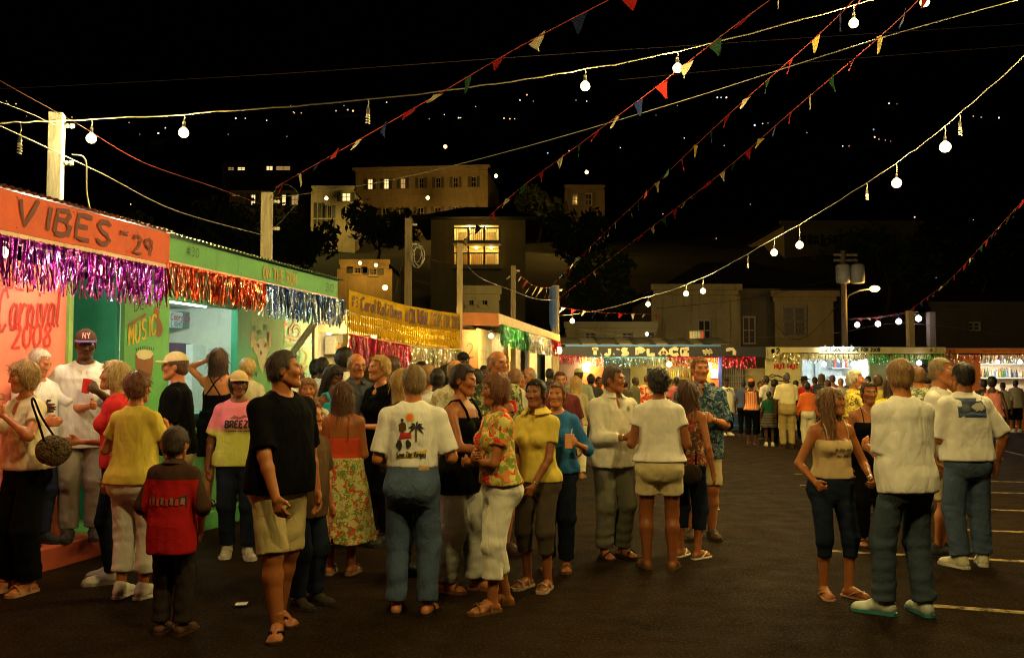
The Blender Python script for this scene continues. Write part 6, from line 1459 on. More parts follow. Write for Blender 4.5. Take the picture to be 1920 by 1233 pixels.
ffringe(1449, 1535, 661, 680, 30.1, (.75, .55, .12), 'gold tinsel fringe on the left half of the cream stall', (.9, .8, .5)); ffringe(1536, 1625, 662, 680, 30.1, (.72, .66, .42), 'pale gold tinsel fringe at the middle of the cream stall', (.9, .9, .85)); ffringe(1630, 1770, 663, 681, 30.1, (.02, .30, .05), 'green tinsel fringe on the right half of the cream stall', (.1, .5, .1))
for nm, x, y, pw, c_ in (('white tube light inside cream stall, left', 1545, 676, 60, (.85, 1, 1)), ('white tube light inside cream stall, right', 1600, 676, 60, (.85, 1, 1)), ('violet bulb beside the green tinsel of the cream stall', 1723, 674, 10, (1, .75, 1))):
    e = empty('hanging_bulb', pd(x, y, 31.0 if 'tube' in nm else 30.0), 0, nm, 'lamp'); bulb(e, Vector((0, 0, .05)), 1, .08, c_, pw)
for k, x in enumerate((1547, 1563, 1581, 1597)):
    e = empty('hanging_bulb', pd(x, 651, 30.1), 0, ['leftmost', 'second', 'third', 'rightmost'][k]+' of four small white bulbs on the cream sign edge', 'lamp'); bulb(e, Vector((0, 0, .10)), 1, .05, (.9, .95, 1), 8)
# G : orange bar at the right edge
eG = frow('bar_stall', 'orange stall with brightly lit shelves of bottles at right edge', 30.6); OG = paint((.72, .24, .05), .6, .15)
fb(eG, 'sign_board', 1774, 2050, 653, 666, 0, OG, .04); fb(eG, 'wall_panel', 1774, 1838, 666.5, 806, .3, OG); fb(eG, 'counter', 1838.5, 2050, 735, 741, .1, OG, .5); fb(eG, 'counter_front', 1838.5, 2050, 741.5, 806, .3, OG); fb(eG, 'back_wall', 1800, 2050, 666, 806, 2.4, paint((.78, .66, .5))); fb(eG, 'kerb', 1774, 2050, 799, 808, -.5, OG, .6); fb(eG, 'roof', 1774, 2050, 652, 653.5, .05, TIN, 2.8)
ftext(eG, '~~~~ ~~~ ~~', 1842, 1960, 655, 661, 0, .03, paint((.6, .12, .02)), 0, 3); ftext(eG, '#3', 1779, 1790, 655, 663, 0, .035, paint((.5, .1, .02)))
for py in (681, 707, 731): fb(eG, 'shelf', 1838, 2050, py, py+2.5, 1.9, WHT, .45)
nb_ = 0
for py in (681, 707):
    for k in range(26 if py == 707 else 14):
        x = 1842+k*(4.6 if py == 707 else 8)+rs.uniform(-1, 1); p = pd(x, py, 32.7); h_ = rs.uniform(.8, 1.15)
        bt = MB().lathe((0, 0, 0), [(.036, 0), (.04, .02), (.04, .17*h_), (.014, .23*h_), (.014, .30*h_), (.016, .305*h_)], 8).build('bottle', flat(rs.choice([(.35, .15, .03), (.6, .35, .1), (.7, .7, .65), (.08, .2, .08), (.2, .3, .5), (.05, .05, .05)]), .12), None, True); bt.location = p
        tag(bt, 'bottle on the lit shelves of the orange bar', 'bottle', 'bottles in the orange bar')
ffringe(1774, 1850, 662, 678, 30.5, (.5, .12, .05), 'dark red and gold tinsel fringe at the left of the orange bar', (.8, .65, .3)); ffringe(1851, 2040, 662, 678, 30.5, (.75, .5, .3), 'gold tinsel fringe over the lit shelves at right edge', (.9, .75, .55))
for x, pw in ((1870, 75), (1912, 75)):
    e = empty('hanging_bulb', pd(x, 673, 31.2), 0, ('left' if x == 1870 else 'right')+' bright bulb over the bottles of the orange bar', 'lamp'); bulb(e, Vector((0, 0, .05)), 1, .07, (1, .85, .65), pw)
# ================================================================== the crowd
WHITE = (.74, .72, .66); CREAM = (.66, .56, .34); BLACKC = (.004, .004, .0045); KHAKI = (.46, .37, .19); NAVYC = (.02, .025, .05)
BRH = (.06, .03, .015); DKH = (.012, .008, .006); BLH = (.42, .26, .09); GRH = (.35, .31, .24); AUB = (.14, .05, .02); WHH = (.62, .56, .44)
JEAN = denim((.07, .10, .16)); JEAND = denim((.012, .017, .032)); JEANP = denim((.075, .115, .19))
@cached
def yoke(c1, c2, z, x):
    t = NT('two_tone_cloth'); tc = t.N('TexCoord'); sx_ = t.N('SeparateXYZ'); t.L(tc.outputs['Object'], sx_.inputs[0])
    g1 = t.N('Math', operation='GREATER_THAN'); g1.inputs[1].default_value = z; t.L(sx_.outputs[2], g1.inputs[0])
    ab = t.N('Math', operation='ABSOLUTE'); t.L(sx_.outputs[0], ab.inputs[0]); g2 = t.N('Math', operation='GREATER_THAN'); g2.inputs[1].default_value = x; t.L(ab.outputs[0], g2.inputs[0])
    mx = t.N('Math', operation='MAXIMUM'); t.L(g1.outputs[0], mx.inputs[0]); t.L(g2.outputs[0], mx.inputs[1])
    f = t.noise(tc.outputs['Object'], 16, 3, .55, .8)
    return t.fin(t.mix(mx.outputs[0], c1, c2), .9, t.bump(f, .25, .04), 0, .06)
def surf(bvh, side):
    def g(x, z, off=.005):
        o = Vector((x, 1.5*side, z)); h = bvh.ray_cast(o, Vector((0, -side, 0)))
        if h[0] is None: return Vector((x, .12*side, z))
        return h[0]+Vector((0, side*off, 0))
    return g
def pr_text(txt, side, cx, z0, z1, w, width, mat_, slant=0, seed=1, arc=0.0, off=.006):
    def fn(root, bvh, T, H):
        g = surf(bvh, side); m = MB(); stroke_text(m, txt, lambda u, v: g(cx-side*(-w/2+u*w)*1.0 if side < 0 else cx+w/2-u*w, z0+(z1-z0)*v+arc*math.sin(u*3.14), off) if side > 0 else g(cx-w/2+u*w, z0+(z1-z0)*v+arc*math.sin(u*3.14), off), None, width, 0, .12, slant, seed); m.build('print', mat_, root)
    return fn
def pr_poly(pts, side, cx, cz, sc_, mat_, off=.004):
    """pts in viewer coordinates (x right, y up), scaled by sc_ and centred at cx, cz"""
    def fn(root, bvh, T, H):
        g = surf(bvh, side); n = len(pts); mx = sum(p[0] for p in pts)/n; my = sum(p[1] for p in pts)/n; V = []; Fq = []
        for k in (1.0, .66, .33):
            for p in pts: x, y = mx+(p[0]-mx)*k, my+(p[1]-my)*k; V.append(g(cx-side*x*sc_, cz+y*sc_, off))
        V.append(g(cx-side*mx*sc_, cz+my*sc_, off))
        for k in (0, 1):
            for i in range(n): j = (i+1) % n; Fq.append((k*n+i, k*n+j, (k+1)*n+j, (k+1)*n+i))
        for i in range(n): Fq.append((2*n+i, 2*n+(i+1) % n, 3*n))
        link('print', npmesh('print', V, Fq), mat_, root)
    return fn
def disc(x, y, r, n=12, ry=None): return [(x+r*math.cos(6.283*i/n), y+(ry or r)*math.sin(6.283*i/n)) for i in range(n)]
def blob(x, y, r, seed, n=14, ry=None):
    q = random.Random(seed); return [(x+r*q.uniform(.7, 1.2)*math.cos(6.283*i/n), y+(ry or r)*q.uniform(.7, 1.2)*math.sin(6.283*i/n)) for i in range(n)]
CUPR = flat((.62, .03, .02), .3); CUPO = flat((.75, .16, .03), .3); CUPW = flat((.75, .7, .6), .35)
CW = 'people standing in the lot'; CL = 'people at the left stalls'; CF = 'people by the far stalls'; CM = 'people in the middle of the crowd'
INK = flat((.02, .02, .02), .8); RED = flat((.5, .03, .02), .8); YEL2 = flat((.6, .42, .04), .8); ORG = flat((.75, .22, .02), .8)
def pockets(z=.80, x=.085, c=(.05, .07, .10), patch=None):
    st_ = flat(c, .9); r_ = [pr_poly([(-.062, .06), (.062, .06), (.062, -.03), (0, -.065), (-.062, -.03)], 1, sx*x, z, 1.0, st_, .004) for sx in (-1, 1)]
    if patch: r_.append(pr_poly([(-.035, -.018), (.035, -.018), (.035, .018), (-.035, .018)], 1, -.10, z+.165, 1.0, flat((.42, .24, .08)), .006))
    return r_
# ---- far left, on the red deck
person('bald man in grey shirt cropped by left edge', 2, 0, 620, yaw=70, depth=8.3, z0=.2, skin='brown', hair=('bald', DKH), top=('tee', cloth((.26, .23, .22))), bottom=('pants', cloth(BLACKC)), lod=1, group=CL, g=1.1)
person('man in navy cap with white front patch under Carnival sign', 45, 0, 613, yaw=35, depth=8.9, z0=.2, skin='brown', hair=('buzz', DKH), top=('tee', cloth((.35, .33, .35))), bottom=('pants', cloth(BLACKC)), lod=1, group=CL, extras=(('cap', (.03, .03, .12), (.03, .03, .12), ('~', flat((.75, .72, .7)))),))
person('dark haired person behind the navy cap man', 78, 0, 622, yaw=160, depth=9.25, z0=.2, skin='dark', hair=('afro', DKH), top=('tee', cloth((.5, .4, .38))), bottom=('pants', cloth(BLACKC)), lod=1, group=CL)
person('grey haired man in white shirt looking down, behind eating woman', 70, 0, 650, yaw=65, depth=8.3, z0=.2, skin='pink', hair=('short', WHH), top=('tee', cloth(WHITE)), bottom=('pants', cloth(NAVYC)), lod=1, group=CL, head=(15, 22, 0), arms=('elbow', 'reach'), height=1.72)
person('woman in cream v-neck eating with both hands, black trousers', 40, 1108, 675, yaw=-28, sex='f', skin='light', hair=('bob', (.34, .20, .07)), top=('tee', cloth(CREAM), dict(neck='v', hem=.53)), bottom=('pants', cloth(BLACKC), 1.95, .055), shoes=('sandal', (.45, .25, .15)), arms=('mouth', ((.06, -.13, .77), (.8, -.1, -.7), .7)), head=(-20, 8, 0), group=CL)
person('man in brown cap and white tee holding red cup on deck', 152, 1010, 618, yaw=22, z0=.2, skin='dark', hair=('buzz', DKH), top=('tee', cloth(WHITE), dict(hem=.44, loose=.9, sl=.85)), bottom=('pants', cloth((.26, .23, .18)), 1.95, .04), shoes=('shoe', (.05, .045, .04)), arms=(((.16, -.10, .64), (.5, .4, -.7), .5), ((.06, -.17, .715), (.5, .2, -.8), .8)), head=(5, 12, 0), group=CL, g=1.08,
    extras=(('cap', (.07, .04, .025), (.12, .08, .22), ('NY', flat((.75, .3, .3)))), ('cup', 1, CUPR, 'bright red plastic cup held by the brown cap man'), ('necklace', (.7, .6, .4), 1.6)))
person('smiling blonde woman in red top facing left beside the deck', 222, 0, 675, yaw=-72, depth=7.75, sex='f', skin='light', hair=('bob', (.52, .36, .15)), top=('tee', cloth((.62, .03, .03))), bottom=('pants', JEAND), shoes=('sneaker', (.6, .58, .5)), smile=1, group=CL, extras=(('watch', 1, (.1, .1, .1)),), arms=('elbow', 'down'), head=(-5, -6, 0))
person('woman with curly auburn hair in yellow tee and white capris, back turned', 247, 1120, 697, yaw=168, sex='f', skin='light', hair=('puff', AUB), top=('tee', cloth((.60, .46, .07)), dict(hem=.50, loose=.5)), bottom=('pants', cloth(WHITE), 1.72, .035), shoes=('sneaker', (.68, .64, .55), (.7, .68, .6)), arms=(((.07, -.13, .74), (.4, .3, -.9), .6), ((.09, -.13, .72), (.6, .2, -.7), .6)), g=1.05, group=CL)
person('boy in red shirt with brown sleeves seen from behind', 320, 1188, 808, yaw=172, kid=1, skin='light', hair=('crop', (.035, .02, .012)), top=('tee', yoke((.36, .012, .012), (.055, .028, .018), 1.0, .185), dict(hem=.40, loose=1.0, sl=1.25, collar=1, prints=[pr_poly([(-.11, -.035), (.11, -.035), (.11, .035), (-.11, .035)], 1, 0, .865, 1.2, flat((.05, .012, .012)))]+[pr_poly([(-.012, -.02), (.012, -.025), (.010, .02), (-.008, .022)], 1, x_, .865+.003*math.sin(x_*90), 1.0, RED if i_ % 2 else flat((.25, .12, .08)), .008) for i_, x_ in enumerate(np.linspace(-.11, .11, 8))])), bottom=('pants', cloth((.03, .022, .018)), 1.95, .03), shoes=('shoe', (.10, .05, .03)), arms=('pocket', 'pocket'), group=CL)
person('man in cream cap and black tee facing left by the serving window', 335, 0, 660, yaw=-82, depth=8.8, skin='pink', hair=('short', (.10, .05, .025)), top=('tee', cloth(BLACKC)), bottom=('shorts', cloth(KHAKI), .95, .03), shoes=('sneaker', (.5, .48, .4)), arms=('elbow', 'elbow'), group=CL, extras=(('cap', (.62, .50, .26), (.62, .50, .26)), ('glasses',)))
person('woman in black cross strap dress at the lit serving window', 408, 0, 652, yaw=172, depth=10.6, z0=.2, sex='f', skin='pink', hair=('mid', (.05, .02, .012)), top=('tank', cloth(BLACKC), dict(cutb=.70, xback=1, strap=1.6, hem=.50)), bottom=('skirt', cloth(BLACKC), .33, .02), shoes=('sandal', (.03, .02, .02)), arms=('elbow', 'ear'), group=CL, lod=0, g=1.05)
person('short blond haired person beyond the cream cap woman', 463, 0, 672, yaw=178, depth=11.2, z0=.2, sex='f', skin='light', hair=('puff', (.38, .25, .09)), top=('tee', cloth((.5, .45, .3))), bottom=('pants', JEAND), lod=1, group=CL)
person('woman in pink and yellow BREEZE tee and cream cap', 443, 1042, 695, yaw=14, sex='f', skin='brown', hair=('bob', DKH), top=('tee', gradz((.56, .60, .12), (.78, .22, .28), 1.0, 1.35), dict(hem=.49, loose=.9, sl=.8, prints=[pr_text('BREEZE', -1, .01, 1.205, 1.265, .24, .017, INK, .1), pr_text('~~~~ ~~ ~~~', -1, .01, 1.165, 1.18, .19, .004, INK), pr_poly([(-.09, 0), (-.04, .03), (0, .012), (.05, .035), (.09, .01), (.02, .0)], -1, .01, 1.285, 1.0, flat((.25, .06, .10)))])), bottom=('pants', JEAND, 1.92, .025), shoes=('sneaker', (.5, .46, .36), (.62, .6, .52)), group=CL, g=1.12, extras=(('cap', (.62, .45, .22), (.62, .45, .22)), ('glasses',)), head=(8, 4, 0), stance=((-.05, .03, -5), (.06, -.05, 12)))
# ---- centre left
person('big man in black tee and khaki shorts walking in flip-flops', 522, 1180, 655, yaw=52, skin='tan', hair=('short', (.045, .035, .028)), top=('tee', cloth(BLACKC), dict(hem=.49, loose=.6, sl=.85)), bottom=('shorts', cloth((.46, .37, .17)), .98, .035), shoes=('flip', (.03, .02, .015)), arms=(((.115, -.13, .49), (.6, .7, -.2), .45), 'down'), head=(48, -2, 0), stance=((-.06, -.07, -45), (.065, .075, -10)), g=1.09, belly=.010, group=CW)
person('boy with glasses in brown tee behind the big man', 573, 1135, 755, yaw=55, kid=1, skin='light', hair=('crop', (.20, .10, .04)), top=('tee', cloth((.09, .05, .025)), dict(hem=.44, loose=.9)), bottom=('pants', JEAND, 1.95, .03), shoes=('shoe', (.03, .025, .02)), extras=(('glasses',),), group=CW)
person('dark haired man with glasses in white shirt, beyond the boy', 548, 0, 680, yaw=75, depth=9.9, skin='brown', hair=('short', DKH), top=('tee', cloth((.62, .6, .52)), dict(collar=1)), bottom=('pants', cloth(NAVYC)), lod=1, group=CM, extras=(('glasses',), ('tache', DKH)))
person('woman with curly light brown hair facing the viewer near glasses boy', 578, 0, 708, yaw=12, depth=8.9, sex='f', skin='pink', hair=('bob', (.30, .15, .06)), top=('tee', cloth((.55, .50, .36))), bottom=('pants', JEAND), lod=0, group=CM)
person('black haired man in pale shirt before the white bay', 604, 0, 668, yaw=176, depth=11.8, z0=.1, skin='dark', hair=('buzz', DKH), top=('tee', cloth((.62, .66, .66))), bottom=('pants', cloth(NAVYC)), lod=1, group=CM)
person('woman in turquoise tank with headband looking down', 622, 0, 684, yaw=50, depth=9.6, sex='f', skin='brown', hair=('mid', DKH), top=('tank', cloth((.02, .38, .48)), dict(cut=.79, cutb=.78, strap=3)), bottom=('pants', JEAND), lod=1, group=CM, head=(5, 22, 0), extras=(('headband', (.7, .7, .72)),))
person('tall person with round afro in white top', 645, 0, 655, yaw=178, depth=11.4, z0=.2, skin='dark', hair=('afro', DKH), top=('tee', cloth((.66, .64, .56))), bottom=('pants', cloth(NAVYC)), lod=1, group=CM)
person('woman in red tank top and long floral skirt, back turned', 638, 1076, 715, yaw=176, sex='f', skin='tan', hair=('mid', (.10, .045, .02)), top=('tank', cloth((.50, .06, .02)), dict(cut=.74, cutb=.70, hem=.565, strap=1.3)), bottom=('skirt', floral((.50, .46, .18), (.45, .06, .03), (.10, .22, .04), (.20, .26, .05), scale=20.0, thr=.52), .175, .065), shoes=('sandal', (.3, .18, .1)), arms=('elbow', 'elbow'), g=1.14, group=CW)
person('bald man with glasses in dark polo and khaki shorts', 668, 0, 660, yaw=20, depth=9.8, skin='pink', hair=('bald', GRH), top=('tee', cloth((.06, .07, .09)), dict(collar=1)), bottom=('shorts', cloth(KHAKI), .95, .03), shoes=('sneaker', (.02, .02, .02), (.6, .6, .55)), group=CM, extras=(('glasses',),), head=(10, 8, 0), g=1.1)
person('smiling blonde woman in black holding a drink', 713, 1018, 665, yaw=-45, sex='f', skin='pink', hair=('crop', (.45, .28, .09)), top=('tee', cloth(BLACKC), dict(neck='scoop')), bottom=('pants', cloth(BLACKC), 1.9), shoes=('shoe', (.02, .02, .02)), arms=('cup', 'elbow'), smile=1, group=CM, head=(-8, 0, 0), extras=(('cup', 0, flat((.12, .03, .02), .3), 'dark drink held by the smiling blonde woman'),))
person('blonde woman half hidden behind the white tee man', 752, 0, 690, yaw=110, depth=8.0, sex='f', skin='light', hair=('mid', (.40, .25, .08)), top=('tee', cloth((.08, .04, .03))), bottom=('pants', JEAND), group=CM, lod=1)
PALM = [pr_poly([(0, 0), (.03*math.cos(a)+.008*math.sin(a), .03*math.sin(a)-.008*math.cos(a)), (.062*math.cos(a), .062*math.sin(a)-.018), (.03*math.cos(a)-.008*math.sin(a), .03*math.sin(a)+.012*math.cos(a))], 1, -.045, 1.315, 1.0, INK, .007) for a in (.1, .7, 1.4, 2.2, 2.9, -.5, 3.6)]
person('man in white tee with sun and palm print, blue jeans, back turned', 772, 1152, 683, yaw=176, skin='light', hair=('short', (.20, .13, .06)), top=('tee', cloth(WHITE), dict(hem=.585, loose=.55, sl=.85, prints=PALM+[pr_poly(disc(-.002, 0, .022), 1, 0, 1.385, 1.0, flat((.8, .10, .02)), .005), pr_poly(blob(0, 0, .034, 3, 16), 1, 0, 1.385, 1.0, YEL2, .003),
      pr_poly(blob(0, 0, .030, 5, 16, .04), 1, .055, 1.315, 1.0, flat((.10, .05, .02)), .006), pr_poly(blob(0, 0, .012, 6, 10), 1, .055, 1.365, 1.0, INK, .007), pr_poly([(-.045, -.02), (.05, -.01), (.045, .03), (-.03, .03)], 1, .035, 1.25, 1.0, RED, .006), pr_poly([(-.006, -.05), (.006, -.05), (.008, .05), (-.008, .05)], 1, -.045, 1.27, 1.0, flat((.12, .06, .02)), .006), pr_poly(blob(0, 0, .024, 9, 12, .04), 1, .075, 1.195, 1.0, INK, .006), pr_poly(blob(0, 0, .022, 12, 12, .03), 1, .01, 1.20, 1.0, INK, .006),
      pr_poly([(-.10, -.03), (.0, -.02), (.10, .005), (.105, .035), (.0, .015), (-.105, .0)], 1, -.01, 1.125, 1.05, YEL2, .005), pr_text('Save The Virgins', 1, -.01, 1.108, 1.142, .205, .007, INK, .1, arc=.004, off=.009)])), bottom=('pants', JEANP, 1.97, .032, pockets(.87, .085, (.055, .085, .14), 1)), shoes=('sandal', (.03, .025, .02)), arms=(((.15, -.15, .625), (.35, .5, -.9), .5), ((.115, -.13, .62), (.3, .6, -.9), .5)), head=(25, 0, 0), extras=(('belt', (.10, .04, .02)),), group=CW, stance=((-.062, 0, -12), (.065, -.01, 8)))
person('black haired person in white tee between the print tee man and bald man', 820, 0, 690, yaw=180, depth=10.6, skin='dark', hair=('short', DKH), top=('tee', cloth(WHITE)), bottom=('pants', cloth(NAVYC)), lod=1, group=CM)
person('bald man in pale patterned shirt seen from behind', 852, 0, 672, yaw=150, depth=9.9, skin='pink', hair=('bald', (.30, .18, .08)), top=('tee', floral((.55, .50, .33), (.35, .30, .14), (.60, .56, .40), (.42, .30, .14), scale=14.0), dict(hem=.46)), bottom=('shorts', cloth(KHAKI), .95, .03), shoes=('shoe', (.05, .03, .02)), lod=1, group=CM, g=1.1)
person('person in black cap and red shirt before the number 2 wall', 868, 0, 660, yaw=10, depth=13.8, z0=.15, skin='dark', hair=('buzz', DKH), top=('tee', cloth((.42, .03, .03))), bottom=('pants', cloth(BLACKC)), lod=1, group=CM, extras=(('cap', (.02, .02, .025), (.02, .02, .025)),))
person('dark haired woman in long black top and pale flared trousers', 862, 1106, 682, yaw=62, sex='f', skin='tan', hair=('crop', (.025, .012, .008)), top=('tank', cloth(BLACKC), dict(hem=.43, loose=.5, cut=.765, cutb=.74, strap=2.2)), bottom=('pants', denim((.34, .34, .30)), 1.97, .065), shoes=('sandal', (.15, .06, .03)), arms=(((.06, -.20, .635), (.7, .4, -.7), .5), 'elbow'), head=(12, 10, 0), group=CW, stance=((-.055, .05, 0), (.05, -.06, 10)))
person('tall moustached man with glasses in dark tropical shirt', 930, 0, 655, yaw=38, depth=8.9, skin='pink', hair=('bald', (.30, .22, .13)), top=('tee', floral((.06, .08, .035), (.20, .20, .07), (.03, .05, .03), (.36, .33, .16), scale=13.0), dict(hem=.46, collar=1, neck='open')), bottom=('shorts', cloth((.35, .29, .16)), .95, .03), shoes=('shoe', (.06, .03, .02)), arms=('cuphi', 'down'), group=CM, g=1.12, extras=(('glasses',), ('tache', (.42, .34, .22)), ('cup', 0, CUPR, 'red cup held by the tall moustached man')))
person('auburn woman in red and yellow floral tee and white capris, arms crossed', 935, 1140, 700, yaw=-68, sex='f', skin='tan', hair=('bob', (.15, .055, .022)), top=('tee', floral((.60, .52, .14), (.55, .03, .03), (.20, .26, .05), (.62, .20, .05), scale=13.0, thr=.50), dict(hem=.53)), bottom=('pants', cloth((.72, .69, .58)), 1.60, .028), shoes=('sandal', (.16, .08, .03)), arms=('cross', 'crosslo'), head=(-8, 4, 0), group=CW, stance=((-.05, .05, -5), (.055, -.05, 10)), g=1.05)
person('short haired woman in yellow polo and brown capris, hands clasped', 1008, 1102, 710, yaw=-30, sex='f', skin=(.26, .095, .036), hair=('crop', DKH), top=('tee', cloth((.62, .48, .08)), dict(collar=1, neck='open', hem=.51)), bottom=('pants', cloth((.06, .045, .03)), 1.45, .015), shoes=('sandal', (.45, .32, .2)), arms=('front', 'front'), group=CW, head=(5, 0, 0), extras=(('watch', 1),))
person('brown haired woman in bright blue top holding a pink drink', 1045, 1066, 715, yaw=-8, sex='f', skin='light', hair=('pony', (.14, .07, .03)), top=('tee', cloth((.03, .14, .36)), dict(sl=1.3, neck='scoop')), bottom=('pants', JEAND, 1.95, .03), shoes=('sandal', (.2, .1, .05)), arms=('down', ((.115, -.14, .685), (.5, .3, -.8), .8)), group=CW, extras=(('cup', 1, flat((.80, .36, .16), .25), 'clear cup of orange pink drink with straw held by the blue top woman', (.75, .22, .06), 1),), stance=((-.05, .02, -5), (.05, -.03, 5)), head=(-10, 0, 0))
person('man in maroon shirt with moustache beyond the blue top woman', 1050, 0, 695, yaw=5, depth=11.6, skin='tan', hair=('short', (.06, .035, .02)), top=('tee', cloth((.10, .02, .02)), dict(collar=1)), bottom=('pants', cloth(NAVYC)), lod=1, group=CM, arms=('cuphi', 'down'), extras=(('tache', BRH), ('cup', 0, CUPW, 'pale cup held by the maroon shirt man')))
person('woman with long curly blond hair in beige top, back turned', 1080, 896, 705, yaw=172, sex='f', skin='light', hair=('mid', (.48, .30, .10)), top=('tee', cloth((.38, .32, .18)), dict(sl=1.2)), bottom=('pants', cloth((.70, .64, .42)), 1.95, .03), shoes=('sandal', (.3, .2, .1)), lod=1, group=CM)
person('balding man in cream shirt facing left before the orange roofed stall', 996, 0, 687, yaw=-70, depth=15.5, skin='pink', hair=('bald', GRH), top=('tee', cloth((.62, .55, .36))), bottom=('pants', cloth(KHAKI)), lod=1, group=CM, head=(0, 15, 0))
person('person in pale green cap far behind the blond curls', 1085, 0, 690, yaw=170, depth=18, skin='tan', hair=('short', BRH), top=('tee', cloth((.30, .32, .22))), bottom=('pants', cloth(NAVYC)), lod=2, group=CM, extras=(('cap', (.50, .52, .25), (.5, .52, .25)),))
person('dark figure beside the far corner pillar', 1030, 0, 690, yaw=150, depth=20, skin='dark', hair=('short', DKH), top=('tee', cloth((.03, .03, .05))), bottom=('pants', cloth(BLACKC)), lod=2, group=CM)
# ---- centre right
person('man in loose cream pullover and grey trousers holding red cup', 1150, 1044, 685, yaw=24, skin='tan', hair=('short', (.085, .05, .03)), top=('long', cloth((.66, .61, .48)), dict(collar=1, neck='open', hem=.475, loose=1.0, sl=1.75, prints=[pr_poly(blob(0, 0, .022, 3), -1, .085, 1.38, 1.0, flat((.12, .16, .08)), .006)])), bottom=('pants', cloth((.13, .125, .09)), 1.96, .04), shoes=('sandal', (.04, .025, .02)), arms=(((.02, -.165, .64), (.7, .3, -.8), .8), 'down'), head=(35, 4, 0), group=CW, g=1.08, extras=(('watch', 0), ('cup', 0, CUPO, 'red orange cup held by the cream pullover man')))
person('black haired woman in white top and beige shorts, back turned', 1238, 1066, 692, yaw=174, sex='f', skin=(.24, .078, .024), hair=('puff', DKH), top=('tee', cloth((.70, .66, .58)), dict(hem=.535, sl=.45)), bottom=('shorts', cloth((.56, .47, .25)), .58, .03), shoes=('sandal', (.10, .06, .03)), arms=(((.115, -.13, .635), (.3, .7, -.8), .5), ((.115, -.13, .635), (.3, .7, -.8), .5)), g=1.15, group=CW, stance=((-.06, 0, -14), (.065, -.01, 16)))
person('woman with long brown hair in red plaid top behind white top woman', 1288, 0, 712, yaw=140, depth=8.75, sex='f', skin='tan', hair=('long', (.075, .03, .015)), top=('tank', floral((.30, .04, .03), (.05, .08, .05), (.5, .3, .1), (.1, .02, .02), scale=22.0), dict(cut=.79, cutb=.77, strap=2.5)), bottom=('pants', JEAND, 1.5), shoes=('flip', (.7, .66, .55)), arms=('down', 'elbow'), group=CW)
person('moustached man in blue tropical shirt and khaki shorts', 1316, 1008, 668, yaw=-6, skin='pink', hair=('short', (.22, .09, .03)), top=('tee', floral((.025, .06, .11), (.08, .15, .18), (.015, .03, .06), (.22, .26, .22), scale=16.0), dict(hem=.44, loose=.9, collar=1, neck='open', sl=.95)), bottom=('shorts', cloth(KHAKI), .95, .035), shoes=('shoe', (.06, .035, .02)), arms=('down', ((.045, -.165, .665), (.5, .3, -.8), .8)), group=CW, head=(12, 0, 0), extras=(('tache', (.35, .16, .05)), ('watch', 1), ('cup', 1, CUPW, 'pale cup held by the blue tropical shirt man')), g=1.05)
# ---- far stalls
DKT = dict(lod=2, group=CF)
person('man in long white graphic tee and black head wrap', 1362, 816, 708, yaw=12, skin='dark', hair=('buzz', DKH), top=('tee', floral((.68, .62, .42), (.66, .60, .40), (.08, .08, .06), (.7, .64, .44), scale=7.0, thr=.56), dict(hem=.40, loose=1, sl=.98)), bottom=('pants', cloth(BLACKC), 1.7, .06), shoes=('sneaker', (.7, .66, .45)), arms=('downf', 'down'), extras=(('cap', (.02, .02, .02), (.02, .02, .02)),), lod=1, group=CF, g=1.15)
person('woman in orange cap and striped vest by the far stalls', 1410, 832, 710, yaw=150, sex='f', skin='dark', hair=('bob', DKH), top=('tank', stripes((.65, .12, .03), (.7, .6, .4), (.6, .2, .05), 60.0), dict(cut=.80, cutb=.80, strap=4)), bottom=('pants', cloth(BLACKC), 1.6), shoes=('sandal', (.3, .1, .08)), extras=(('cap', (.80, .14, .02), (.80, .14, .02)),), arms=('elbow', 'elbow'), **DKT)
person('man in white tee behind the orange cap woman', 1437, 0, 703, yaw=-140, depth=25, skin='dark', hair=('buzz', DKH), top=('tee', cloth((.6, .56, .45))), bottom=('pants', cloth(BLACKC)), arms=('elbow', 'elbow'), **DKT)
person('girl in green top and plaid skirt by the far stalls', 1443, 836, 732, yaw=165, sex='f', skin='dark', hair=('pony', DKH), top=('tee', cloth((.015, .08, .035))), bottom=('skirt', stripes((.03, .05, .04), (.25, .10, .04), (.03, .03, .03), 50.0, 2), .34, .05), shoes=('sneaker', (.72, .68, .5)), **DKT)
person('child in dark clothes behind the green top girl', 1460, 0, 724, yaw=170, depth=23.2, skin='dark', hair=('bob', DKH), top=('tee', cloth((.03, .03, .04))), bottom=('pants', cloth(BLACKC)), **DKT)
person('man in cream shirt and tan trousers, back turned, in queue', 1477, 840, 697, yaw=176, skin='dark', hair=('buzz', (.10, .08, .06)), top=('tee', cloth((.68, .58, .32)), dict(hem=.575, loose=.6, sl=.9)), bottom=('pants', cloth((.36, .26, .09)), 1.97, .03), shoes=('shoe', (.05, .03, .02)), arms=('elbow', 'down'), lod=1, group=CF, extras=(('belt', (.05, .03, .02)),), g=1.08)
person('person in red shirt and dark hat in queue', 1507, 0, 706, yaw=20, depth=24.5, skin='dark', hair=('short', DKH), top=('tee', cloth((.40, .02, .02))), bottom=('pants', cloth(BLACKC)), extras=(('hat', (.02, .015, .015)),), **DKT)
person('person in orange top and white trousers in queue', 1516, 838, 716, yaw=172, sex='f', skin='dark', hair=('short', DKH), top=('long', cloth((.72, .15, .03)), dict(hem=.55)), bottom=('pants', cloth((.68, .6, .4)), 1.95, .03), **DKT)
person('person with brown hair and dark jacket at cream stall', 1540, 0, 700, yaw=140, depth=26.5, skin='light', hair=('mid', (.08, .04, .02)), top=('long', cloth((.03, .03, .04))), bottom=('pants', cloth(BLACKC)), **DKT)
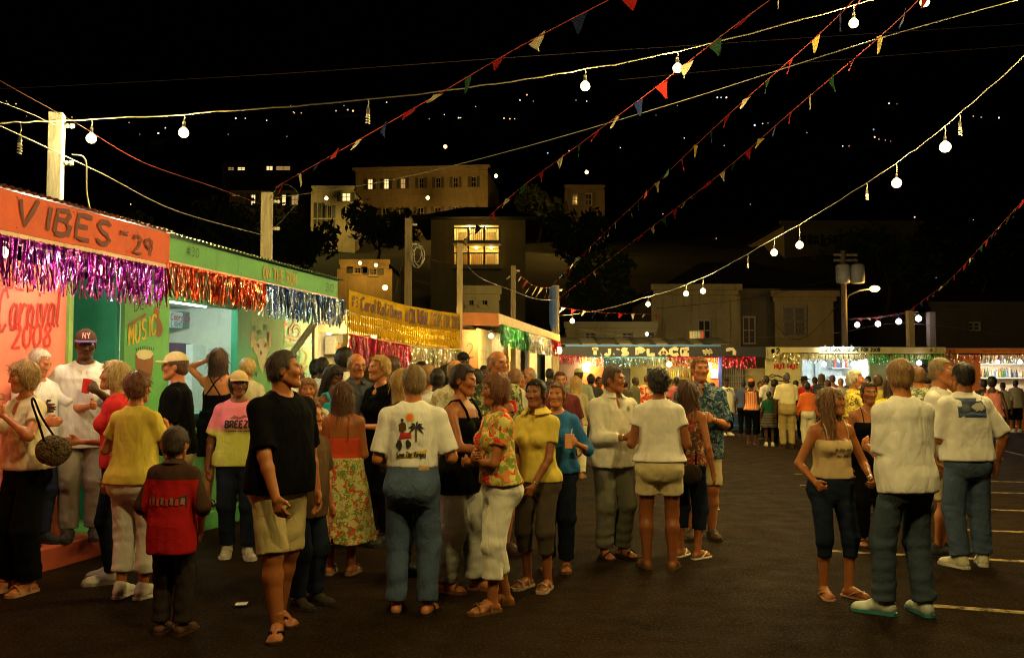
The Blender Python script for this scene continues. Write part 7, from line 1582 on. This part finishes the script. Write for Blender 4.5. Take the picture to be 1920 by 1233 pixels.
person('person in purple cap at cream stall', 1561, 0, 703, yaw=175, depth=27, skin='tan', hair=('short', BRH), top=('tee', cloth((.45, .12, .14))), bottom=('pants', cloth(BLACKC)), extras=(('cap', (.12, .06, .2), (.12, .06, .2)),), **DKT)
person('customer with headphones dark hair before cream stall fridge', 1612, 0, 700, yaw=160, depth=27.5, skin='tan', hair=('short', DKH), top=('tee', cloth((.5, .1, .08))), bottom=('pants', cloth(BLACKC)), **DKT)
person("dark man leaning at T.J.'s counter", 1190, 0, 706, yaw=70, depth=26.5, skin='dark', hair=('short', DKH), top=('tee', cloth((.10, .10, .05))), bottom=('pants', cloth(BLACKC)), **DKT)
person("person in red flowered shirt at T.J.'s counter", 1212, 0, 703, yaw=160, depth=27.5, skin='tan', hair=('short', BRH), top=('tee', floral((.45, .06, .03), (.6, .5, .3), (.3, .03, .02), (.6, .3, .1), scale=9.0)), bottom=('pants', cloth(BLACKC)), **DKT)
person("man in white tee near the right orange wall", 1322, 0, 712, yaw=170, depth=22, skin='pink', hair=('bald', BRH), top=('tee', cloth((.66, .62, .52))), bottom=('pants', cloth(KHAKI)), **DKT)
person("dark haired man right of the white tee man near orange wall", 1336, 0, 716, yaw=190, depth=24, skin='tan', hair=('short', DKH), top=('tee', cloth((.05, .03, .03))), bottom=('pants', cloth(BLACKC)), **DKT)
person('woman in pink top walking towards the orange bar', 1864, 862, 706, yaw=150, sex='f', skin='dark', hair=('puff', DKH), top=('tank', cloth((.60, .20, .16)), dict(cut=.80, cutb=.80, strap=4)), bottom=('shorts', denim((.12, .16, .2)), .6, .02), shoes=('sandal', (.4, .3, .2)), lod=1, group=CF, g=1.15)
person('man in grey tee and black shorts at the orange bar', 1904, 802, 711, yaw=176, depth=29, skin='dark', hair=('buzz', DKH), top=('tee', cloth((.30, .26, .2)), dict(hem=.46)), bottom=('shorts', cloth(BLACKC), 1.1, .05), shoes=('sneaker', (.5, .5, .45)), arms=('elbow', 'elbow'), **DKT)
# ---- right
person('white bearded man in yellow flowered shirt', 1600, 0, 693, yaw=62, depth=11.6, skin='pink', hair=('crop', WHH), top=('tee', floral((.62, .46, .06), (.30, .24, .05), (.66, .52, .10), (.12, .10, .04), scale=12.0), dict(collar=1)), bottom=('shorts', cloth(KHAKI), .95), lod=1, group=CM, extras=(('beard', WHH),), g=1.1)
person('woman with black curly hair in dark flowered shirt', 1622, 0, 712, yaw=178, depth=12.4, sex='f', skin='tan', hair=('curly', DKH), top=('tee', floral((.08, .08, .05), (.30, .28, .14), (.05, .10, .04), (.4, .36, .2), scale=12.0)), bottom=('pants', JEAND), lod=1, group=CM)
person('person in bright yellow shirt behind the black tank woman', 1672, 0, 704, yaw=165, depth=11.4, sex='f', skin='tan', hair=('mid', (.05, .03, .02)), top=('tee', cloth((.66, .52, .03))), bottom=('pants', JEAND), lod=1, group=CM)
person('person in wide black hat far behind the tall white tee boy', 1692, 0, 696, yaw=-120, depth=14, skin='tan', hair=('short', DKH), top=('tee', cloth((.55, .45, .2))), bottom=('pants', cloth(BLACKC)), lod=1, group=CM, extras=(('hat', (.015, .012, .012)),))
person('man in pale patterned shirt beyond the tall white tee boy', 1722, 0, 686, yaw=170, depth=11.8, skin='light', hair=('short', (.16, .08, .03)), top=('tee', floral((.35, .36, .22), (.12, .16, .10), (.45, .44, .28), (.1, .1, .06), scale=13.0)), bottom=('shorts', cloth(KHAKI), .95), lod=1, group=CM)
person('girl with long brown hair, tan tank top and denim capris', 1563, 1116, 725, yaw=8, sex='f', skin='tan', hair=('long', (.16, .075, .03)), top=('tank', cloth((.50, .37, .19)), dict(hem=.565, cut=.75, cutb=.74, prints=[pr_text('~~~', -1, .02, 1.10, 1.14, .12, .008, flat((.16, .10, .05)), .1), pr_text('~~', -1, .03, 1.05, 1.09, .09, .008, flat((.16, .10, .05)), .1)])), bottom=('pants', JEAND, 1.38, .006), shoes=('flip', (.5, .28, .2)), arms=(((.14, -.12, .56), (.5, .8, -.2), .85), ((.135, -.125, .57), (.5, .8, -.2), .85)), head=(42, -4, 0), stance=((-.05, 0, -10), (.065, -.03, 30)), group=CW, extras=(('watch', 1, (.7, .65, .55)),))
person('woman in black tank top with necklace behind the long haired girl', 1634, 1022, 715, yaw=-5, sex='f', skin='tan', hair=('pony', (.05, .025, .015)), top=('tank', cloth(BLACKC), dict(cut=.755, cutb=.74, hem=.50, loose=.4)), bottom=('pants', cloth(BLACKC), 1.95, .03), shoes=('sandal', (.05, .03, .02)), arms=('downf', 'down'), group=CW, g=1.14, extras=(('necklace', (.4, .35, .25), 1.0), ('watch', 0, (.75, .72, .6))))
person('tall boy in long white tee and baggy jeans, back turned', 1703, 1152, 672, yaw=-166, skin='light', hair=('crop', (.24, .13, .05)), top=('tee', cloth((.72, .70, .64)), dict(hem=.475, loose=.7, sl=.9)), bottom=('pants', denim((.05, .07, .10)), 1.97, .042, pockets(.78, .09, (.05, .065, .085))), shoes=('sneaker', (.45, .50, .44), (.04, .22, .22)), arms=(((.06, -.15, .635), (.15, .6, -.9), .5), ((.06, -.15, .65), (.15, .6, -.9), .5)), head=(-25, 6, 0), group=CW, stance=((-.06, .02, -12), (.085, -.03, 38)), g=.93)
person('man with glasses in white tee and khaki shorts between the white tees', 1768, 1042, 670, yaw=48, skin='pink', hair=('short', (.28, .20, .11)), top=('tee', cloth(WHITE)), bottom=('shorts', cloth(KHAKI), .95, .03), shoes=('sneaker', (.04, .04, .04)), extras=(('glasses',),), group=CW)
person('black haired man in white tee with blue seascape print, back turned', 1818, 1062, 678, yaw=-172, skin='tan', hair=('short', DKH), top=('tee', cloth(WHITE), dict(hem=.515, loose=.8, sl=.95, prints=[pr_poly([(-.13, -.085), (-.04, -.085), (.04, -.085), (.13, -.085), (.13, 0), (.13, .085), (.04, .085), (-.04, .085), (-.13, .085), (-.13, 0)], 1, .01, 1.40, 1.0, flat((.05, .07, .16)), .005), pr_poly([(-.12, -.075), (0, -.06), (.12, -.075), (.12, -.05), (0, -.035), (-.12, -.05)], 1, .01, 1.40, 1.0, flat((.10, .16, .28)), .008), pr_poly(blob(.05, .01, .065, 4, 16, .04), 1, .01, 1.40, 1.0, flat((.55, .52, .42)), .009), pr_poly(blob(-.07, .0, .05, 8, 16, .035), 1, .01, 1.40, 1.0, flat((.12, .15, .16)), .010)])), bottom=('pants', JEANP, 1.95, .04, pockets(.84, .09, (.055, .085, .14))), shoes=('sneaker', (.66, .62, .45), (.7, .68, .6)), arms=(((.175, -.03, .50), (.7, .6, -.2), .35), 'elbow'), group=CW, stance=((-.085, -.02, -30), (.06, .02, 12)), g=1.06)
# ---- more of the dense crowd between and behind
FILL = [(592, 672, 12.6, 170, 'dark', ('short', DKH), (.10, .05, .04), 'short dark haired head left of the black haired man at the white bay'), (660, 664, 11.8, 160, 'brown', ('short', DKH), (.02, .10, .12), 'dark head right of the round afro'),
 (735, 668, 11.0, 165, 'tan', ('crop', BRH), (.05, .05, .06), 'brown haired head above the half hidden blonde'), (790, 676, 12.5, 10, 'brown', ('short', DKH), (.3, .06, .05), 'dark haired person under crimson tinsel'), (806, 684, 11.6, -60, 'light', ('bob', (.3, .16, .06)), (.45, .4, .3), 'light brown haired head just right of the print tee man'),
 (836, 688, 11.2, 150, 'dark', ('afro', DKH), (.4, .38, .3), 'afro haired head left of bald man'), (893, 690, 11.4, 175, 'tan', ('short', DKH), (.12, .10, .08), 'black haired head left of the moustached man'), (908, 684, 13.0, 20, 'dark', ('buzz', DKH), (.5, .45, .3), 'dark face behind the black top woman'),
 (965, 690, 12.6, 160, 'light', ('crop', (.2, .1, .04)), (.5, .46, .35), 'brown haired head right of the moustached man'), (978, 694, 14.0, -20, 'tan', ('short', BRH), (.06, .1, .16), 'person in blue shirt before the pale wood panels'), (1108, 700, 19, 170, 'dark', ('short', DKH), (.05, .05, .05), 'dark figure left of the cream pullover man'),
 (1122, 705, 21, 20, 'brown', ('short', DKH), (.35, .3, .2), 'far person just left of the cream pullover man head'), (1172, 712, 24, 150, 'tan', ('short', DKH), (.10, .08, .04), "far person before T.J.'s dark door"), (1268, 706, 26, 170, 'dark', ('short', DKH), (.4, .1, .1), "customer at the right of T.J.'s counter"),
 (1394, 712, 27, 160, 'dark', ('short', DKH), (.05, .06, .12), 'dark person before lattice gate'), (1424, 714, 27, 20, 'brown', ('short', DKH), (.35, .3, .2), 'far person between orange cap and white tee'), (1452, 712, 26.5, 170, 'dark', ('afro', DKH), (.06, .05, .05), 'dark haired person left of the cream shirt man'),
 (1492, 712, 25.5, 180, 'dark', ('short', DKH), (.4, .05, .03), 'person in red right of the cream shirt man'), (1528, 706, 27.5, 170, 'brown', ('short', DKH), (.35, .03, .03), 'person in dark red between orange top and dark jacket'), (1552, 712, 25, 190, 'tan', ('mid', BRH), (.06, .06, .09), 'person in navy left of long haired girl'),
 (1576, 708, 26, 160, 'light', ('short', (.3, .18, .08)), (.45, .4, .3), 'light haired customer at cream stall window'), (1590, 706, 28, 170, 'tan', ('short', DKH), (.06, .07, .1), 'customer in dark shirt at the cream stall window'), (1628, 704, 27, 180, 'brown', ('short', DKH), (.5, .45, .1), 'customer in yellow at right end of cream window'),
 (1646, 702, 16, 165, 'tan', ('short', BRH), (.42, .34, .06), 'brown haired head above the black tank woman'), (1738, 698, 17, 170, 'tan', ('short', DKH), (.10, .12, .07), 'dark haired person between the tall boy and glasses man'), (1844, 710, 22, 165, 'dark', ('short', DKH), (.03, .03, .04), 'dark figure left of the pink top woman'), (1880, 716, 27, 175, 'brown', ('short', DKH), (.45, .4, .3), 'customer between pink top woman and grey tee man')]
for (x_, hy_, d_, yw_, sk_, hr_, tc_, lb_) in FILL:
    person(lb_, x_, 0, hy_, yaw=yw_, depth=d_, skin=sk_, hair=hr_, top=('tee', cloth(tc_)), bottom=('pants', cloth(BLACKC if d_ > 15 else NAVYC)), lod=2 if d_ > 13.5 else 1, group=CM if d_ < 20 else CF, sex='f' if hr_[0] in ('bob', 'mid') else 'm')
# ---- bags
def handbag(px, py, y, r, mat_, label, strap):
    p = pd(px, py, y); e = empty('handbag', p-Vector((0, 0, r*.8)), 0, label, 'handbag'); F = Field((-r, -r*.45, -r), (r, r*.45, r), r/11); sn = sines(int(px), 5, 7/r)
    F.ell((0, 0, 0), (r*.85, r*.35, r*.75), 0, wob=lambda x, y_, z: r*.05*sn(x, y_, z)); V, Q = F.mesh(); V = V+np.array([0, 0, r*.8]); link('pouch', npmesh('pouch', V, Q, True), mat_, e)
    o = e.location; MB().tube(smooth_line([pd(*q)-o for q in strap], 20), r*.055, 6).build('shoulder_strap', cloth(BLACKC), e, True)
handbag(100, 845, 7.08, .16, floral((.05, .035, .02), (.16, .11, .05), (.02, .015, .01), (.2, .15, .08), scale=30.0), 'dark mottled handbag hanging from the eating woman', [(84, 830, 7.05), (70, 785, 7.0), (60, 755, 7.0), (64, 748, 7.1), (80, 785, 7.1), (112, 832, 7.1)])
handbag(1296, 890, 8.5, .12, cloth((.03, .02, .015)), 'small dark bag at the hip of the long brown haired woman', [(1285, 870, 8.5), (1282, 800, 8.6), (1290, 770, 8.75), (1303, 820, 8.7), (1305, 870, 8.55)])
handbag(843, 880, 7.35, .15, cloth((.10, .012, .02)), 'dark red bag on the arm of the black top woman', [(838, 860, 7.3), (836, 800, 7.3), (845, 770, 7.35), (850, 800, 7.4), (850, 860, 7.38)])
